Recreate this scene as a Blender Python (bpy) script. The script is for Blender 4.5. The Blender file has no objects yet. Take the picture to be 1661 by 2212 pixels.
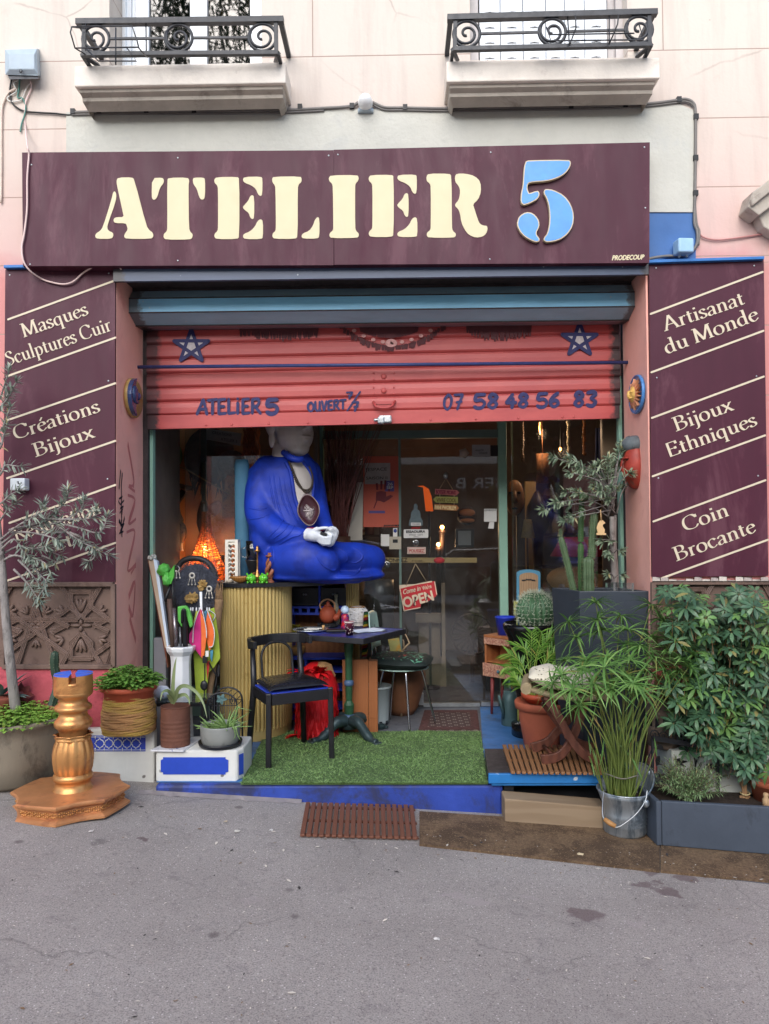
import bpy,math,random
from math import sin,cos,pi,radians,sqrt,atan2,hypot
from mathutils import Vector,Matrix,noise
from mathutils.geometry import tessellate_polygon
SC=bpy.context.scene
COL=SC.collection
random.seed(7)
V=Vector
F,CX,CY=1662.0,830.5,1106.0
CAMZ=1.56
cd=bpy.data.cameras.new("camera")
cam=bpy.data.objects.new("camera",cd)
COL.objects.link(cam)
cd.sensor_fit='VERTICAL'
cd.sensor_height=24.0
cd.lens=24.0*F/2212.0
cd.clip_start=0.05
cd.clip_end=300
RC=Matrix.Rotation(radians(1.0),3,'Z')@Matrix.Rotation(radians(90+1.5),3,'X')@Matrix.Rotation(radians(-0.43),3,'Z')
cam.matrix_world=Matrix.Translation((0,0,CAMZ))@RC.to_4x4()
SC.camera=cam
SUN_EL,SUN_AZ=radians(34),radians(190)
w=bpy.data.worlds.new("World")
SC.world=w
w.use_nodes=True
nt=w.node_tree
bg=nt.nodes["Background"]
sky=nt.nodes.new("ShaderNodeTexSky")
sky.sky_type='NISHITA'
sky.sun_disc=False
sky.sun_elevation=SUN_EL
sky.sun_rotation=SUN_AZ
sky.air_density=1.0
sky.dust_density=1.5
sky.ozone_density=1.0
nt.links.new(sky.outputs[0],bg.inputs[0])
bg.inputs[1].default_value=0.15
sd=bpy.data.lights.new("sun",'SUN')
sd.energy=2.0
sd.angle=radians(52)
sd.color=(1.0,0.985,0.97)
so=bpy.data.objects.new("sun",sd)
COL.objects.link(so)
so.location=(-3,-6,12)
dirv=V((sin(SUN_AZ)*cos(SUN_EL),cos(SUN_AZ)*cos(SUN_EL),sin(SUN_EL)))
so.rotation_euler=dirv.to_track_quat('Z','Y').to_euler()
SC.view_settings.view_transform='Standard'
SC.view_settings.look='None'
SC.view_settings.exposure=0.84
SC.view_settings.gamma=1.0
SC.cycles.use_denoising=True
SC.cycles.max_bounces=8
SC.cycles.transparent_max_bounces=16
SC.cycles.caustics_reflective=False
SC.cycles.caustics_refractive=False
SC.cycles.sample_clamp_indirect=4.0
def ray(px,py):
 return RC@V(((px-CX)/F,-(py-CY)/F,-1.0))
CAMP=V((0,0,CAMZ))
def P(px,py,Y):
 d=ray(px,py)
 return CAMP+d*(Y/d.y)
def PG(px,py,z=0.0):
 d=ray(px,py)
 return CAMP+d*((z-CAMZ)/d.z)
def PX(px,py,X):
 d=ray(px,py)
 return CAMP+d*(X/d.x)
def gz(x):
 return-0.06-0.06*(max(x,-4.0)+1.4)if x<6 else-0.504
def PR(px,py):
 p=PG(px,py,-0.1)
 for i in range(8):
  p=PG(px,py,gz(p.x))
 return p
ZN={1:(0,0,.5),2:(830.5,0,.5),3:(0,553.7,.3364),4:(259.5,908.4,.3438),5:(778.6,908.4,.2933),6:(1124.6,553.7,.3363),7:(0,1211.1,.3333),8:(449.9,1193.8,.3802),9:(1020.8,1211.1,.3854),10:(259.5,571,.3646),11:(778.6,571,.3906),12:(311.4,1159.2,.219),13:(0,1020.8,.1562),14:(519,908.4,.2083),15:(605.6,1263,.2187),16:(1349.6,1211.1,.313),17:(0,0,.2738),18:(1090,891,.1875)}
def q(k,x,y):
 ox,oy,s=ZN[k]
 return ox+x*s,oy+y*s
def Q(k,x,y,Y):
 a,b=q(k,x,y)
 return P(a,b,Y)
def S(Y):
 return Y/F
def catmull(pts,n=6,closed=False):
 pts=[V(p)for p in pts]
 m=len(pts)
 if m<3:
  return pts
 out=[]
 rng=range(m)if closed else range(m-1)
 for i in rng:
  if closed:
   p0,p1,p2,p3=pts[(i-1)%m],pts[i],pts[(i+1)%m],pts[(i+2)%m]
  else:
   p0,p1,p2,p3=pts[max(i-1,0)],pts[i],pts[i+1],pts[min(i+2,m-1)]
  for k in range(n):
   t=k/n
   out.append(0.5*((2*p1)+(p2-p0)*t+(2*p0-5*p1+4*p2-p3)*t*t+(3*p1-p0-3*p2+p3)*t**3))
 if not closed:
  out.append(pts[-1])
 return out
def chaikin(pts,it=2):
 pts=[V(p)for p in pts]
 for _ in range(it):
  o=[]
  for i in range(len(pts)):
   a,b=pts[i],pts[(i+1)%len(pts)]
   o+=[a*.75+b*.25,a*.25+b*.75]
  pts=o
 return pts
class MB:
 def __init__(s):
  s.v=[];s.f=[];s.m=[];s.sm=[]
 def add(s,vs,fs,mi=0,smooth=False):
  o=len(s.v)
  s.v+=[V(x)for x in vs]
  for f in fs:
   s.f.append([i+o for i in f]);s.m.append(mi);s.sm.append(smooth)
  return s
 def hexa(s,p,mi=0):
  return s.add(p,[(3,2,1,0),(4,5,6,7),(0,1,5,4),(1,2,6,5),(2,3,7,6),(3,0,4,7)],mi)
 def box(s,c,d,mi=0,rz=0,R=None):
  c=V(c);hx,hy,hz=d[0]/2,d[1]/2,d[2]/2
  M=R if R is not None else Matrix.Rotation(rz,3,'Z')
  pts=[c+M@V(t)for t in[(-hx,-hy,-hz),(hx,-hy,-hz),(hx,hy,-hz),(-hx,hy,-hz),(-hx,-hy,hz),(hx,-hy,hz),(hx,hy,hz),(-hx,hy,hz)]]
  return s.hexa(pts,mi)
 def bb(s,x0,x1,y0,y1,z0,z1,mi=0):
  return s.box(((x0+x1)/2,(y0+y1)/2,(z0+z1)/2),(abs(x1-x0),abs(y1-y0),abs(z1-z0)),mi)
 def bar(s,a,b,wd,th,up=V((0,1,0)),mi=0):
  a,b=V(a),V(b);d=(b-a)
  L=d.length
  if L<1e-6:return s
  d/=L
  u=up-d*up.dot(d)
  if u.length<1e-4:
   u=V((1,0,0))-d*d.x
  u.normalize();r=d.cross(u)
  M=Matrix((r,u,d)).transposed()
  return s.box((a+b)/2,(wd,th,L),mi,R=M)
 def tube(s,pts,r,n=8,mi=0,cap=True,smooth=True,closed=False):
  pts=[V(p)for p in pts];m=len(pts)
  if m<2:return s
  rr=r if isinstance(r,(list,tuple))else[r]*m
  if len(rr)!=m:
   rr=[rr[0]+(rr[-1]-rr[0])*i/(m-1)for i in range(m)]
  def tan(i):
   if closed:t=pts[(i+1)%m]-pts[(i-1)%m]
   else:t=pts[min(i+1,m-1)]-pts[max(i-1,0)]
   return t.normalized()if t.length>1e-9 else V((0,0,1))
  t0=tan(0)
  u=t0.orthogonal().normalized()
  vs=[]
  for i in range(m):
   t=tan(i)
   u=u-t*u.dot(t)
   u=u.normalized()if u.length>1e-6 else t.orthogonal().normalized()
   b=t.cross(u)
   for k in range(n):
    a=2*pi*k/n
    vs.append(pts[i]+(u*cos(a)+b*sin(a))*rr[i])
  fs=[]
  for i in range(m if closed else m-1):
   j=(i+1)%m
   for k in range(n):
    l=(k+1)%n
    fs.append((i*n+k,i*n+l,j*n+l,j*n+k))
  s.add(vs,fs,mi,smooth)
  if cap and not closed:
   o=len(s.v)-m*n
   s.f.append([o+k for k in range(n)][::-1]);s.m.append(mi);s.sm.append(False)
   s.f.append([o+(m-1)*n+k for k in range(n)]);s.m.append(mi);s.sm.append(False)
  return s
 def lathe(s,c,prof,n=32,mi=0,fn=None,smooth=True,cap=(True,True),M=None,tw=0.0,ex=1.0,ey=1.0,a0=0.0):
  c=V(c);vs=[];m=len(prof)
  for j,(r,z)in enumerate(prof):
   for k in range(n):
    a=2*pi*k/n+tw*j+a0
    rr=r*(fn(a,j/(m-1),z)if fn else 1)
    p=V((rr*cos(a)*ex,rr*sin(a)*ey,z))
    if M is not None:p=M@p
    vs.append(c+p)
  fs=[]
  for j in range(m-1):
   for k in range(n):
    l=(k+1)%n
    fs.append((j*n+k,j*n+l,(j+1)*n+l,(j+1)*n+k))
  s.add(vs,fs,mi,smooth)
  o=len(s.v)-m*n
  if cap[0]:s.f.append([o+k for k in range(n)][::-1]);s.m.append(mi);s.sm.append(False)
  if cap[1]:s.f.append([o+(m-1)*n+k for k in range(n)]);s.m.append(mi);s.sm.append(False)
  return s
 def ell(s,c,r,n=16,m=10,mi=0,R=None,fn=None):
  c=V(c)
  if not isinstance(r,(tuple,list)):r=(r,r,r)
  vs=[]
  for j in range(1,m):
   ph=pi*j/m
   for k in range(n):
    a=2*pi*k/n
    p=V((r[0]*sin(ph)*cos(a),r[1]*sin(ph)*sin(a),-r[2]*cos(ph)))
    if fn:p=p*fn(a,ph)
    if R is not None:p=R@p
    vs.append(c+p)
  b,t=V((0,0,-r[2])),V((0,0,r[2]))
  if R is not None:b,t=R@b,R@t
  vs+=[c+b,c+t]
  fs=[]
  for j in range(m-2):
   for k in range(n):
    l=(k+1)%n
    fs.append((j*n+k,j*n+l,(j+1)*n+l,(j+1)*n+k))
  B=(m-1)*n
  for k in range(n):
   l=(k+1)%n
   fs.append((B,l,k));fs.append((B+1,(m-2)*n+k,(m-2)*n+l))
  return s.add(vs,fs,mi,True)
 def prism(s,pts,off,mi=0,side=None,holes=()):
  """pts: 3D outline (planar), off: extrusion vector"""
  off=V(off)
  loops=[[V(p)for p in pts]]+[[V(p)for p in h]for h in holes]
  tri=tessellate_polygon(loops)
  allv=[p for l in loops for p in l]
  n=len(allv)
  vs=allv+[p+off for p in allv]
  nrm=V((0,0,0))
  fixed=[]
  for t in tri:
   a,b,c=allv[t[0]],allv[t[1]],allv[t[2]]
   nn=(b-a).cross(c-a)
   if nn.dot(off)>0:t=(t[0],t[2],t[1])
   fixed.append(tuple(t))
  s.add(vs,fixed+[(t[0]+n,t[2]+n,t[1]+n)for t in fixed],mi)
  o=len(s.v)-2*n
  st=0
  for l in loops:
   L=len(l)
   for i in range(L):
    j=(i+1)%L
    s.f.append([o+st+i,o+st+j,o+st+j+n,o+st+i+n])
    s.m.append(mi if side is None else side);s.sm.append(False)
   st+=L
  return s
 def sheet(s,nu,nv,fn,mi=0,smooth=True):
  vs=[fn(i/nu,j/nv)for j in range(nv+1)for i in range(nu+1)]
  fs=[(j*(nu+1)+i,j*(nu+1)+i+1,(j+1)*(nu+1)+i+1,(j+1)*(nu+1)+i)for j in range(nv)for i in range(nu)]
  return s.add(vs,fs,mi,smooth)
 def leaf(s,base,d,up,L,wd,bend=0.2,mi=0,segs=3,fold=0.25,shape=None):
  d=V(d).normalized();up=V(up);up=up-d*up.dot(d)
  up=up.normalized()if up.length>1e-4 else d.orthogonal().normalized()
  r=d.cross(up)
  vs=[];fs=[]
  for i in range(segs+1):
   t=i/segs
   ww=(shape(t)if shape else sin(pi*(0.08+0.9*t))**0.8)*wd/2
   if i==segs:ww=wd*0.03
   c=base+d*(L*t*(1-0.15*abs(bend)*t))-up*(bend*L*t*t)
   vs+=[c+r*ww+up*(ww*fold),c,c-r*ww+up*(ww*fold)]
  for i in range(segs):
   a=i*3
   fs+=[(a,a+1,a+4,a+3),(a+1,a+2,a+5,a+4)]
  return s.add(vs,fs,mi,True)
 def stroke(s,pts,wfn,mapf,z0=0.0,mi=0):
  """flat 2D stroke; wfn(dir)->width; mapf(u,v,h)->3D"""
  P2=[V((p[0],p[1]))for p in pts]
  Lv=[];Rv=[]
  for i in range(len(P2)):
   t=P2[min(i+1,len(P2)-1)]-P2[max(i-1,0)]
   if t.length<1e-9:t=V((1,0))
   t.normalize()
   ww=wfn(t,i/(len(P2)-1))/2
   nn=V((-t.y,t.x))
   Lv.append(P2[i]+nn*ww);Rv.append(P2[i]-nn*ww)
  vs=[mapf(p.x,p.y,z0+2.5e-5*i)for i,p in enumerate(Lv)]+[mapf(p.x,p.y,z0+2.5e-5*i)for i,p in enumerate(Rv)]
  n=len(P2)
  return s.add(vs,[(i,n+i,n+i+1,i+1)for i in range(n-1)],mi)
ROOTLOC={}
def tag(o,label,cat,group=None,kind=None):
 if label:o["label"]=label
 if cat:o["category"]=cat
 if group:o["group"]=group
 if kind:o["kind"]=kind
 return o
def thing(name,label,cat,loc,group=None):
 o=bpy.data.objects.new(name,None)
 o.empty_display_size=0.1
 COL.objects.link(o)
 o.location=loc
 ROOTLOC[o.name]=V(loc)
 return tag(o,label,cat,group)
def rootloc(o):
 while o.parent is not None:o=o.parent
 return ROOTLOC[o.name]
def put(name,mb,mats,parent=None,bevel=0.0,sub=0,loc=None,label=None,kind=None,remesh=0,smooth_it=0,segs=2,solid=0):
 me=bpy.data.meshes.new(name)
 if parent is not None:L=rootloc(parent)
 elif loc is not None:L=V(loc)
 else:
  xs=[v.x for v in mb.v];ys=[v.y for v in mb.v];zs=[v.z for v in mb.v]
  L=V(((min(xs)+max(xs))/2,(min(ys)+max(ys))/2,min(zs)))
 me.from_pydata([tuple(v-L)for v in mb.v],[],mb.f)
 if not isinstance(mats,(list,tuple)):mats=[mats]
 for m in mats:me.materials.append(m)
 me.polygons.foreach_set("material_index",mb.m)
 me.polygons.foreach_set("use_smooth",mb.sm)
 me.update()
 o=bpy.data.objects.new(name,me)
 COL.objects.link(o)
 if parent is not None:o.parent=parent
 else:
  o.location=L;ROOTLOC[o.name]=L
 if solid:
  md=o.modifiers.new("solid",'SOLIDIFY');md.thickness=solid;md.offset=0
 if remesh:
  md=o.modifiers.new("remesh",'REMESH');md.mode='VOXEL';md.voxel_size=remesh;md.use_smooth_shade=True
 if smooth_it:
  md=o.modifiers.new("smooth",'SMOOTH');md.iterations=smooth_it;md.factor=0.6
 if bevel:
  md=o.modifiers.new("bevel",'BEVEL');md.width=bevel;md.segments=segs;md.limit_method='ANGLE';md.angle_limit=radians(40)
  md.harden_normals=False
 if sub:
  md=o.modifiers.new("sub",'SUBSURF');md.levels=sub;md.render_levels=sub
 if label:o["label"]=label
 if kind:o["kind"]=kind
 return o
def solo(name,mb,mats,label,cat,group=None,kind=None,**k):
 return tag(put(name,mb,mats,**k),label,cat,group,kind)
def struct(name,mb,mats,label=None,cat=None,**k):
 return tag(put(name,mb,mats,**k),label,cat,None,'structure')
def dup(root,loc,rz=0,label=None):
 c=root.copy();COL.objects.link(c);c.location=loc;c.rotation_euler=(0,0,rz)
 ROOTLOC[c.name]=V(loc)
 if label:c["label"]=label
 for ch in list(root.children):
  d=ch.copy();COL.objects.link(d);d.parent=c
  for g in list(ch.children):
   e=g.copy();COL.objects.link(e);e.parent=d
 return c
def lin(c):
 return tuple(((x/255)/12.92 if x/255<=.04045 else((x/255+.055)/1.055)**2.4)for x in c)
def nodes_of(name):
 m=bpy.data.materials.new(name);m.use_nodes=True
 return m,m.node_tree,m.node_tree.nodes["Principled BSDF"]
def N(t,ty,**k):
 n=t.nodes.new(ty)
 for a,b in k.items():
  if a.startswith('i_'):n.inputs[int(a[2:])].default_value=b
  else:setattr(n,a,b)
 return n
def ramp(t,fac,stops):
 r=t.nodes.new("ShaderNodeValToRGB")
 e=r.color_ramp.elements
 while len(e)<len(stops):e.new(0.5)
 for el,(p,c)in zip(e,stops):
  el.position=p;el.color=(*c,1)if len(c)==3 else c
 t.links.new(fac,r.inputs[0])
 return r.outputs[0]
def mixc(t,fac,a,b,blend='MIX'):
 m=t.nodes.new("ShaderNodeMix");m.data_type='RGBA';m.blend_type=blend
 for sock,val in((0,fac),(6,a),(7,b)):
  if hasattr(val,'links')or isinstance(val,bpy.types.NodeSocket):t.links.new(val,m.inputs[sock])
  elif sock==0:m.inputs[0].default_value=val
  else:m.inputs[sock].default_value=(*val[:3],1)
 return m.outputs[2]
def coords(t,scale=(1,1,1),kind=3):
 tc=t.nodes.new("ShaderNodeTexCoord");mp=t.nodes.new("ShaderNodeMapping")
 mp.inputs[3].default_value=scale
 t.links.new(tc.outputs[kind],mp.inputs[0])
 return mp.outputs[0]
def noise_tex(t,vec,scale,detail=5,rough=.6,dist=0):
 n=t.nodes.new("ShaderNodeTexNoise")
 n.inputs["Scale"].default_value=scale;n.inputs["Detail"].default_value=detail
 n.inputs["Roughness"].default_value=rough;n.inputs["Distortion"].default_value=dist
 t.links.new(vec,n.inputs["Vector"])
 return n.outputs[0]
def bump_to(t,b,h,strength,dist=0.01):
 n=t.nodes.new("ShaderNodeBump");n.inputs["Strength"].default_value=strength;n.inputs["Distance"].default_value=dist
 t.links.new(h,n.inputs["Height"])
 prev=b.inputs["Normal"].links
 if prev:t.links.new(prev[0].from_socket,n.inputs["Normal"])
 t.links.new(n.outputs[0],b.inputs["Normal"])
def mat(name,col,rough=.6,metal=0,var=.18,ns=7,bump=.15,bs=60,col2=None,amt2=.5,ns2=4,spec=.4,sc=(1,1,1),speck=None,coat=0,bdist=.004,trans=0):
 m,t,b=nodes_of(name)
 c=lin(col);vec=coords(t,sc)
 n1=noise_tex(t,vec,ns)
 base=ramp(t,n1,[(.28,tuple(x*(1-var)for x in c)),(.72,tuple(min(1,x*(1+var))for x in c))])
 if col2 is not None:
  n2=noise_tex(t,vec,ns2,8,.7,.4)
  f=ramp(t,n2,[(max(0,1-amt2-.06),(0,0,0)),(min(1,1-amt2+.06),(1,1,1))])
  base=mixc(t,f,base,lin(col2))
 if speck:
  n3=noise_tex(t,vec,speck[1],2,.5)
  f=ramp(t,n3,[(speck[2],(0,0,0)),(min(1,speck[2]+.05),(1,1,1))])
  base=mixc(t,f,base,lin(speck[0]))
 t.links.new(base,b.inputs["Base Color"])
 b.inputs["Roughness"].default_value=rough
 if rough>.12:
  rr=ramp(t,noise_tex(t,vec,ns*2.3),[(.3,(rough*.82,)*3),(.7,(min(1,rough*1.15),)*3)])
  t.links.new(rr,b.inputs["Roughness"])
 b.inputs["Metallic"].default_value=metal
 b.inputs["Specular IOR Level"].default_value=spec
 if coat:b.inputs["Coat Weight"].default_value=coat;b.inputs["Coat Roughness"].default_value=.1
 if trans:
  b.inputs["Transmission Weight"].default_value=trans
 if bump:bump_to(t,b,noise_tex(t,vec,bs,4),bump,bdist)
 return m
def emis(name,col,st):
 m,t,b=nodes_of(name)
 b.inputs["Base Color"].default_value=(*lin(col),1)
 b.inputs["Emission Color"].default_value=(*lin(col),1)
 b.inputs["Emission Strength"].default_value=st
 return m
def glass(name,tint=(.93,.95,.95),rough=.02,smudge=.05):
 m,t,b=nodes_of(name)
 t.nodes.remove(b)
 out=[n for n in t.nodes if n.type=='OUTPUT_MATERIAL'][0]
 tr=N(t,"ShaderNodeBsdfTransparent");tr.inputs[0].default_value=(*tint,1)
 gl=N(t,"ShaderNodeBsdfGlossy");gl.inputs["Roughness"].default_value=rough;gl.inputs[0].default_value=(1,1,1,1)
 fr=N(t,"ShaderNodeFresnel");fr.inputs[0].default_value=1.5
 mx=N(t,"ShaderNodeMixShader")
 mul=N(t,"ShaderNodeMath",operation='MULTIPLY_ADD');mul.inputs[1].default_value=1.6;mul.inputs[2].default_value=.005
 t.links.new(fr.outputs[0],mul.inputs[0]);t.links.new(mul.outputs[0],mx.inputs[0])
 t.links.new(tr.outputs[0],mx.inputs[1]);t.links.new(gl.outputs[0],mx.inputs[2])
 df=N(t,"ShaderNodeBsdfDiffuse");df.inputs[0].default_value=(.6,.6,.58,1)
 mx2=N(t,"ShaderNodeMixShader")
 vec=coords(t,(1,1,.6))
 f=ramp(t,noise_tex(t,vec,3,8,.75,.5),[(.4,(0,0,0)),(.75,(smudge,)*3)])
 t.links.new(f,mx2.inputs[0]);t.links.new(mx.outputs[0],mx2.inputs[1]);t.links.new(df.outputs[0],mx2.inputs[2])
 t.links.new(mx2.outputs[0],out.inputs[0])
 return m
def wood(name,col,dark,rough=.5,sc=(1,1,1),bands=18,bump=.1,dist=3,bd='X'):
 m,t,b=nodes_of(name)
 vec=coords(t,sc)
 wv=N(t,"ShaderNodeTexWave",bands_direction=bd);wv.inputs["Scale"].default_value=bands;wv.inputs["Distortion"].default_value=dist
 wv.inputs["Detail"].default_value=4;wv.inputs["Detail Scale"].default_value=1.6
 t.links.new(vec,wv.inputs[0])
 n=noise_tex(t,vec,5,7,.7)
 a=ramp(t,wv.outputs[1],[(.2,lin(dark)),(.75,lin(col))])
 c=mixc(t,n,a,lin(col))
 t.links.new(c,b.inputs["Base Color"])
 b.inputs["Roughness"].default_value=rough
 b.inputs["Specular IOR Level"].default_value=.35
 bump_to(t,b,wv.outputs[1],bump,.003)
 return m
def quadmap(c00,c10,c11,c01):
 """bilinear map of u,v in 0..1, h pushes toward the camera along the normal"""
 n=(c10-c00).cross(c01-c00).normalized()
 if n.y>0:n=-n
 return lambda u,v,h=0:c00*((1-u)*(1-v))+c10*(u*(1-v))+c11*(u*v)+c01*((1-u)*v)+n*h
_txt={}
def text2d(s,shear=0):
 key=(s,shear)
 if key in _txt:return _txt[key]
 cu=bpy.data.curves.new("t",'FONT');cu.body=s;cu.size=1;cu.resolution_u=4;cu.shear=shear
 ob=bpy.data.objects.new("t",cu);COL.objects.link(ob)
 dg=bpy.context.evaluated_depsgraph_get();dg.update()
 me=bpy.data.meshes.new_from_object(ob.evaluated_get(dg))
 vs=[(v.co.x,v.co.y)for v in me.vertices];fs=[list(p.vertices)for p in me.polygons]
 bpy.data.objects.remove(ob);bpy.data.curves.remove(cu);bpy.data.meshes.remove(me)
 x0=min(v[0]for v in vs);x1=max(v[0]for v in vs)
 vs=[((v[0]-x0),v[1])for v in vs]
 _txt[key]=(vs,fs,x1-x0)
 return _txt[key]
def ptext(mb,s,mapf,u0,v0,u1,v1,hgt,h=.002,mi=0,shear=0,bold=0):
 """text with baseline from (u0,v0) to (u1,v1) in the map's own units and cap height hgt in v units (isotropic map)"""
 vs,fs,wd=text2d(s,shear)
 ax=V((u1-u0,v1-v0));L=ax.length;ax/=L
 sx=L/wd;sy=hgt/.69
 out=[]
 up=V((-ax.y,ax.x))
 for x,y in vs:
  p=V((u0,v0))+ax*(x*sx)+up*(y*sy)
  out.append(mapf(p.x,p.y,h))
 mb.add(out,fs,mi)
 if bold:
  for dx,dy in((bold,0),(-bold,0),(0,bold),(0,-bold)):
   mb.add([mapf(V((u0,v0)).x+ax.x*x*sx+up.x*y*sy+dx,v0+ax.y*x*sx+up.y*y*sy+dy,h-.0002*(1+abs(dx)/(bold)+2*(dy>0)+(dx>0)*.5))for x,y in vs],fs,mi)
def pixmap(Y,h0=0.0):
 """map in overview pixels (u right, v UP = -py) onto the plane Y"""
 return lambda u,v,h=0:P(u,-v,Y-h0-h)
CREAM=mat("cream_paint",(250,243,222),.85,var=.05,ns=2,bump=.35,bs=25,bdist=.006)
SIGNRED=mat("burgundy_panel",(74,31,47),.5,var=.14,ns=1.8,bump=.03,bs=60,col2=(94,54,66),amt2=.42,ns2=1.8,spec=.28,sc=(2.2,1,.6))
LETTER=mat("cream_lettering",(216,203,166),.5,var=.03,bump=0)
LETTER2=mat("pale_lettering",(210,195,170),.5,var=.04,bump=0)
BLUE5=mat("sky_blue_letter",(84,150,220),.4,var=.12,ns=9,bump=0)
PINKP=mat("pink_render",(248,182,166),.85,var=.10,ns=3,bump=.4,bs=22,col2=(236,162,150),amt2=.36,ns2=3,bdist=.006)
PINKBASE=mat("pink_base_paint",(186,84,94),.85,var=.2,ns=4,bump=.5,bs=18,col2=(150,60,70),amt2=.42,ns2=4,bdist=.01)
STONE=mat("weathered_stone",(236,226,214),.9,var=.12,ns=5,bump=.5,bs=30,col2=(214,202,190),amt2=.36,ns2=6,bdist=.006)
STONED=mat("darker_stone",(182,172,160),.9,var=.2,ns=4,bump=.5,bs=25,col2=(136,126,116),amt2=.4,ns2=3)
IRON=mat("black_iron",(38,40,46),.45,var=.3,ns=14,bump=.2,bs=70,spec=.5)
WPVC=mat("white_pvc",(236,240,244),.35,var=.03,bump=.02)
LOUV=mat("white_shutter_metal",(228,232,236),.45,var=.05,ns=5,bump=.05)
DARKSLOT=mat("dark_slot",(30,32,38),.8,bump=0)
GREYBOX=mat("grey_plastic",(172,186,196),.5,var=.08,ns=12,bump=.1)
CABLE=mat("grey_cable",(120,116,112),.6,bump=0)
CABLEB=mat("black_cable",(34,34,36),.5,bump=0)
CABLEP=mat("pale_pink_cable",(226,198,192),.6,bump=0)
PLAST=mat("pale_plaster",(196,194,184),.9,var=.06,ns=5,bump=.6,bs=26,col2=(190,189,182),amt2=.4,ns2=4,bdist=.008)
BLUEPAINT=mat("blue_wall_paint",(66,108,166),.6,var=.15,ns=3,bump=.2)
STRIPBLUE=mat("blue_strip_paint",(48,112,180),.45,var=.15,bump=.05)
KLEIN=mat("deep_blue_paint",(46,70,156),.6,var=.25,ns=5,bump=.5,bs=20,col2=(48,54,92),amt2=.46,ns2=3.5,bdist=.008)
SHRED=mat("salmon_shutter_paint",(186,84,86),.45,var=.1,ns=4,bump=.08,bs=30,sc=(.5,1,2))
SHBLUE=mat("petrol_blue_shutter",(78,136,176),.4,var=.12,ns=4,bump=.06,sc=(.4,1,2))
SHDARK=mat("slate_blue_shutter",(62,78,98),.45,var=.15,ns=5,bump=.06,sc=(.4,1,2))
DKBROWN=mat("dark_brown",(60,52,52),.8,var=.35,ns=9,bump=.5,bs=30)
SPRAY=mat("navy_spray_paint",(36,38,88),.6,var=.18,ns=20,bump=0)
SPRAYG=mat("silver_spray_paint",(190,182,182),.6,var=.2,ns=60,bump=0)
SPRAYBR=mat("brown_spray_paint",(84,40,44),.7,var=.25,ns=14,bump=0)
BARBLUE=mat("navy_bar_paint",(48,60,108),.4,var=.2,ns=20,bump=.1)
STEEL=mat("galvanised_steel",(176,180,182),.35,metal=.8,var=.2,ns=20,bump=.1)
MINT=mat("pale_green_paint",(136,176,156),.5,var=.08,ns=6,bump=.1)
MINTD=mat("grey_green_paint",(96,118,110),.5,var=.12,ns=6,bump=.1)
GLASS=glass("window_glass")
WGLASS=glass("upper_window_glass",(.2,.22,.24),.02,.02)
CONC=mat("shop_floor_concrete",(104,106,112),.7,var=.2,ns=4,bump=.3,bs=30,col2=(80,84,92),amt2=.45)
BLUEFLOOR=mat("blue_floor_paint",(62,112,170),.5,var=.2,ns=5,bump=.25,bs=30,col2=(70,92,120),amt2=.42,ns2=3)
DINT=mat("dark_interior_wall",(112,100,92),.9,var=.3,ns=2,bump=.2)
OCHRE=mat("ochre_interior_wall",(206,152,104),.85,var=.2,ns=2,bump=.2)
DWOOD=wood("dark_wood",(58,40,30),(34,22,16),.5)
LATT=mat("brown_cast_panel",(112,90,80),.55,var=.2,ns=6,bump=.15,bs=50,col2=(86,66,58),amt2=.4,ns2=5)
BLACKP=mat("black_paint",(30,31,34),.4,var=.3,ns=10,bump=.08)
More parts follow.
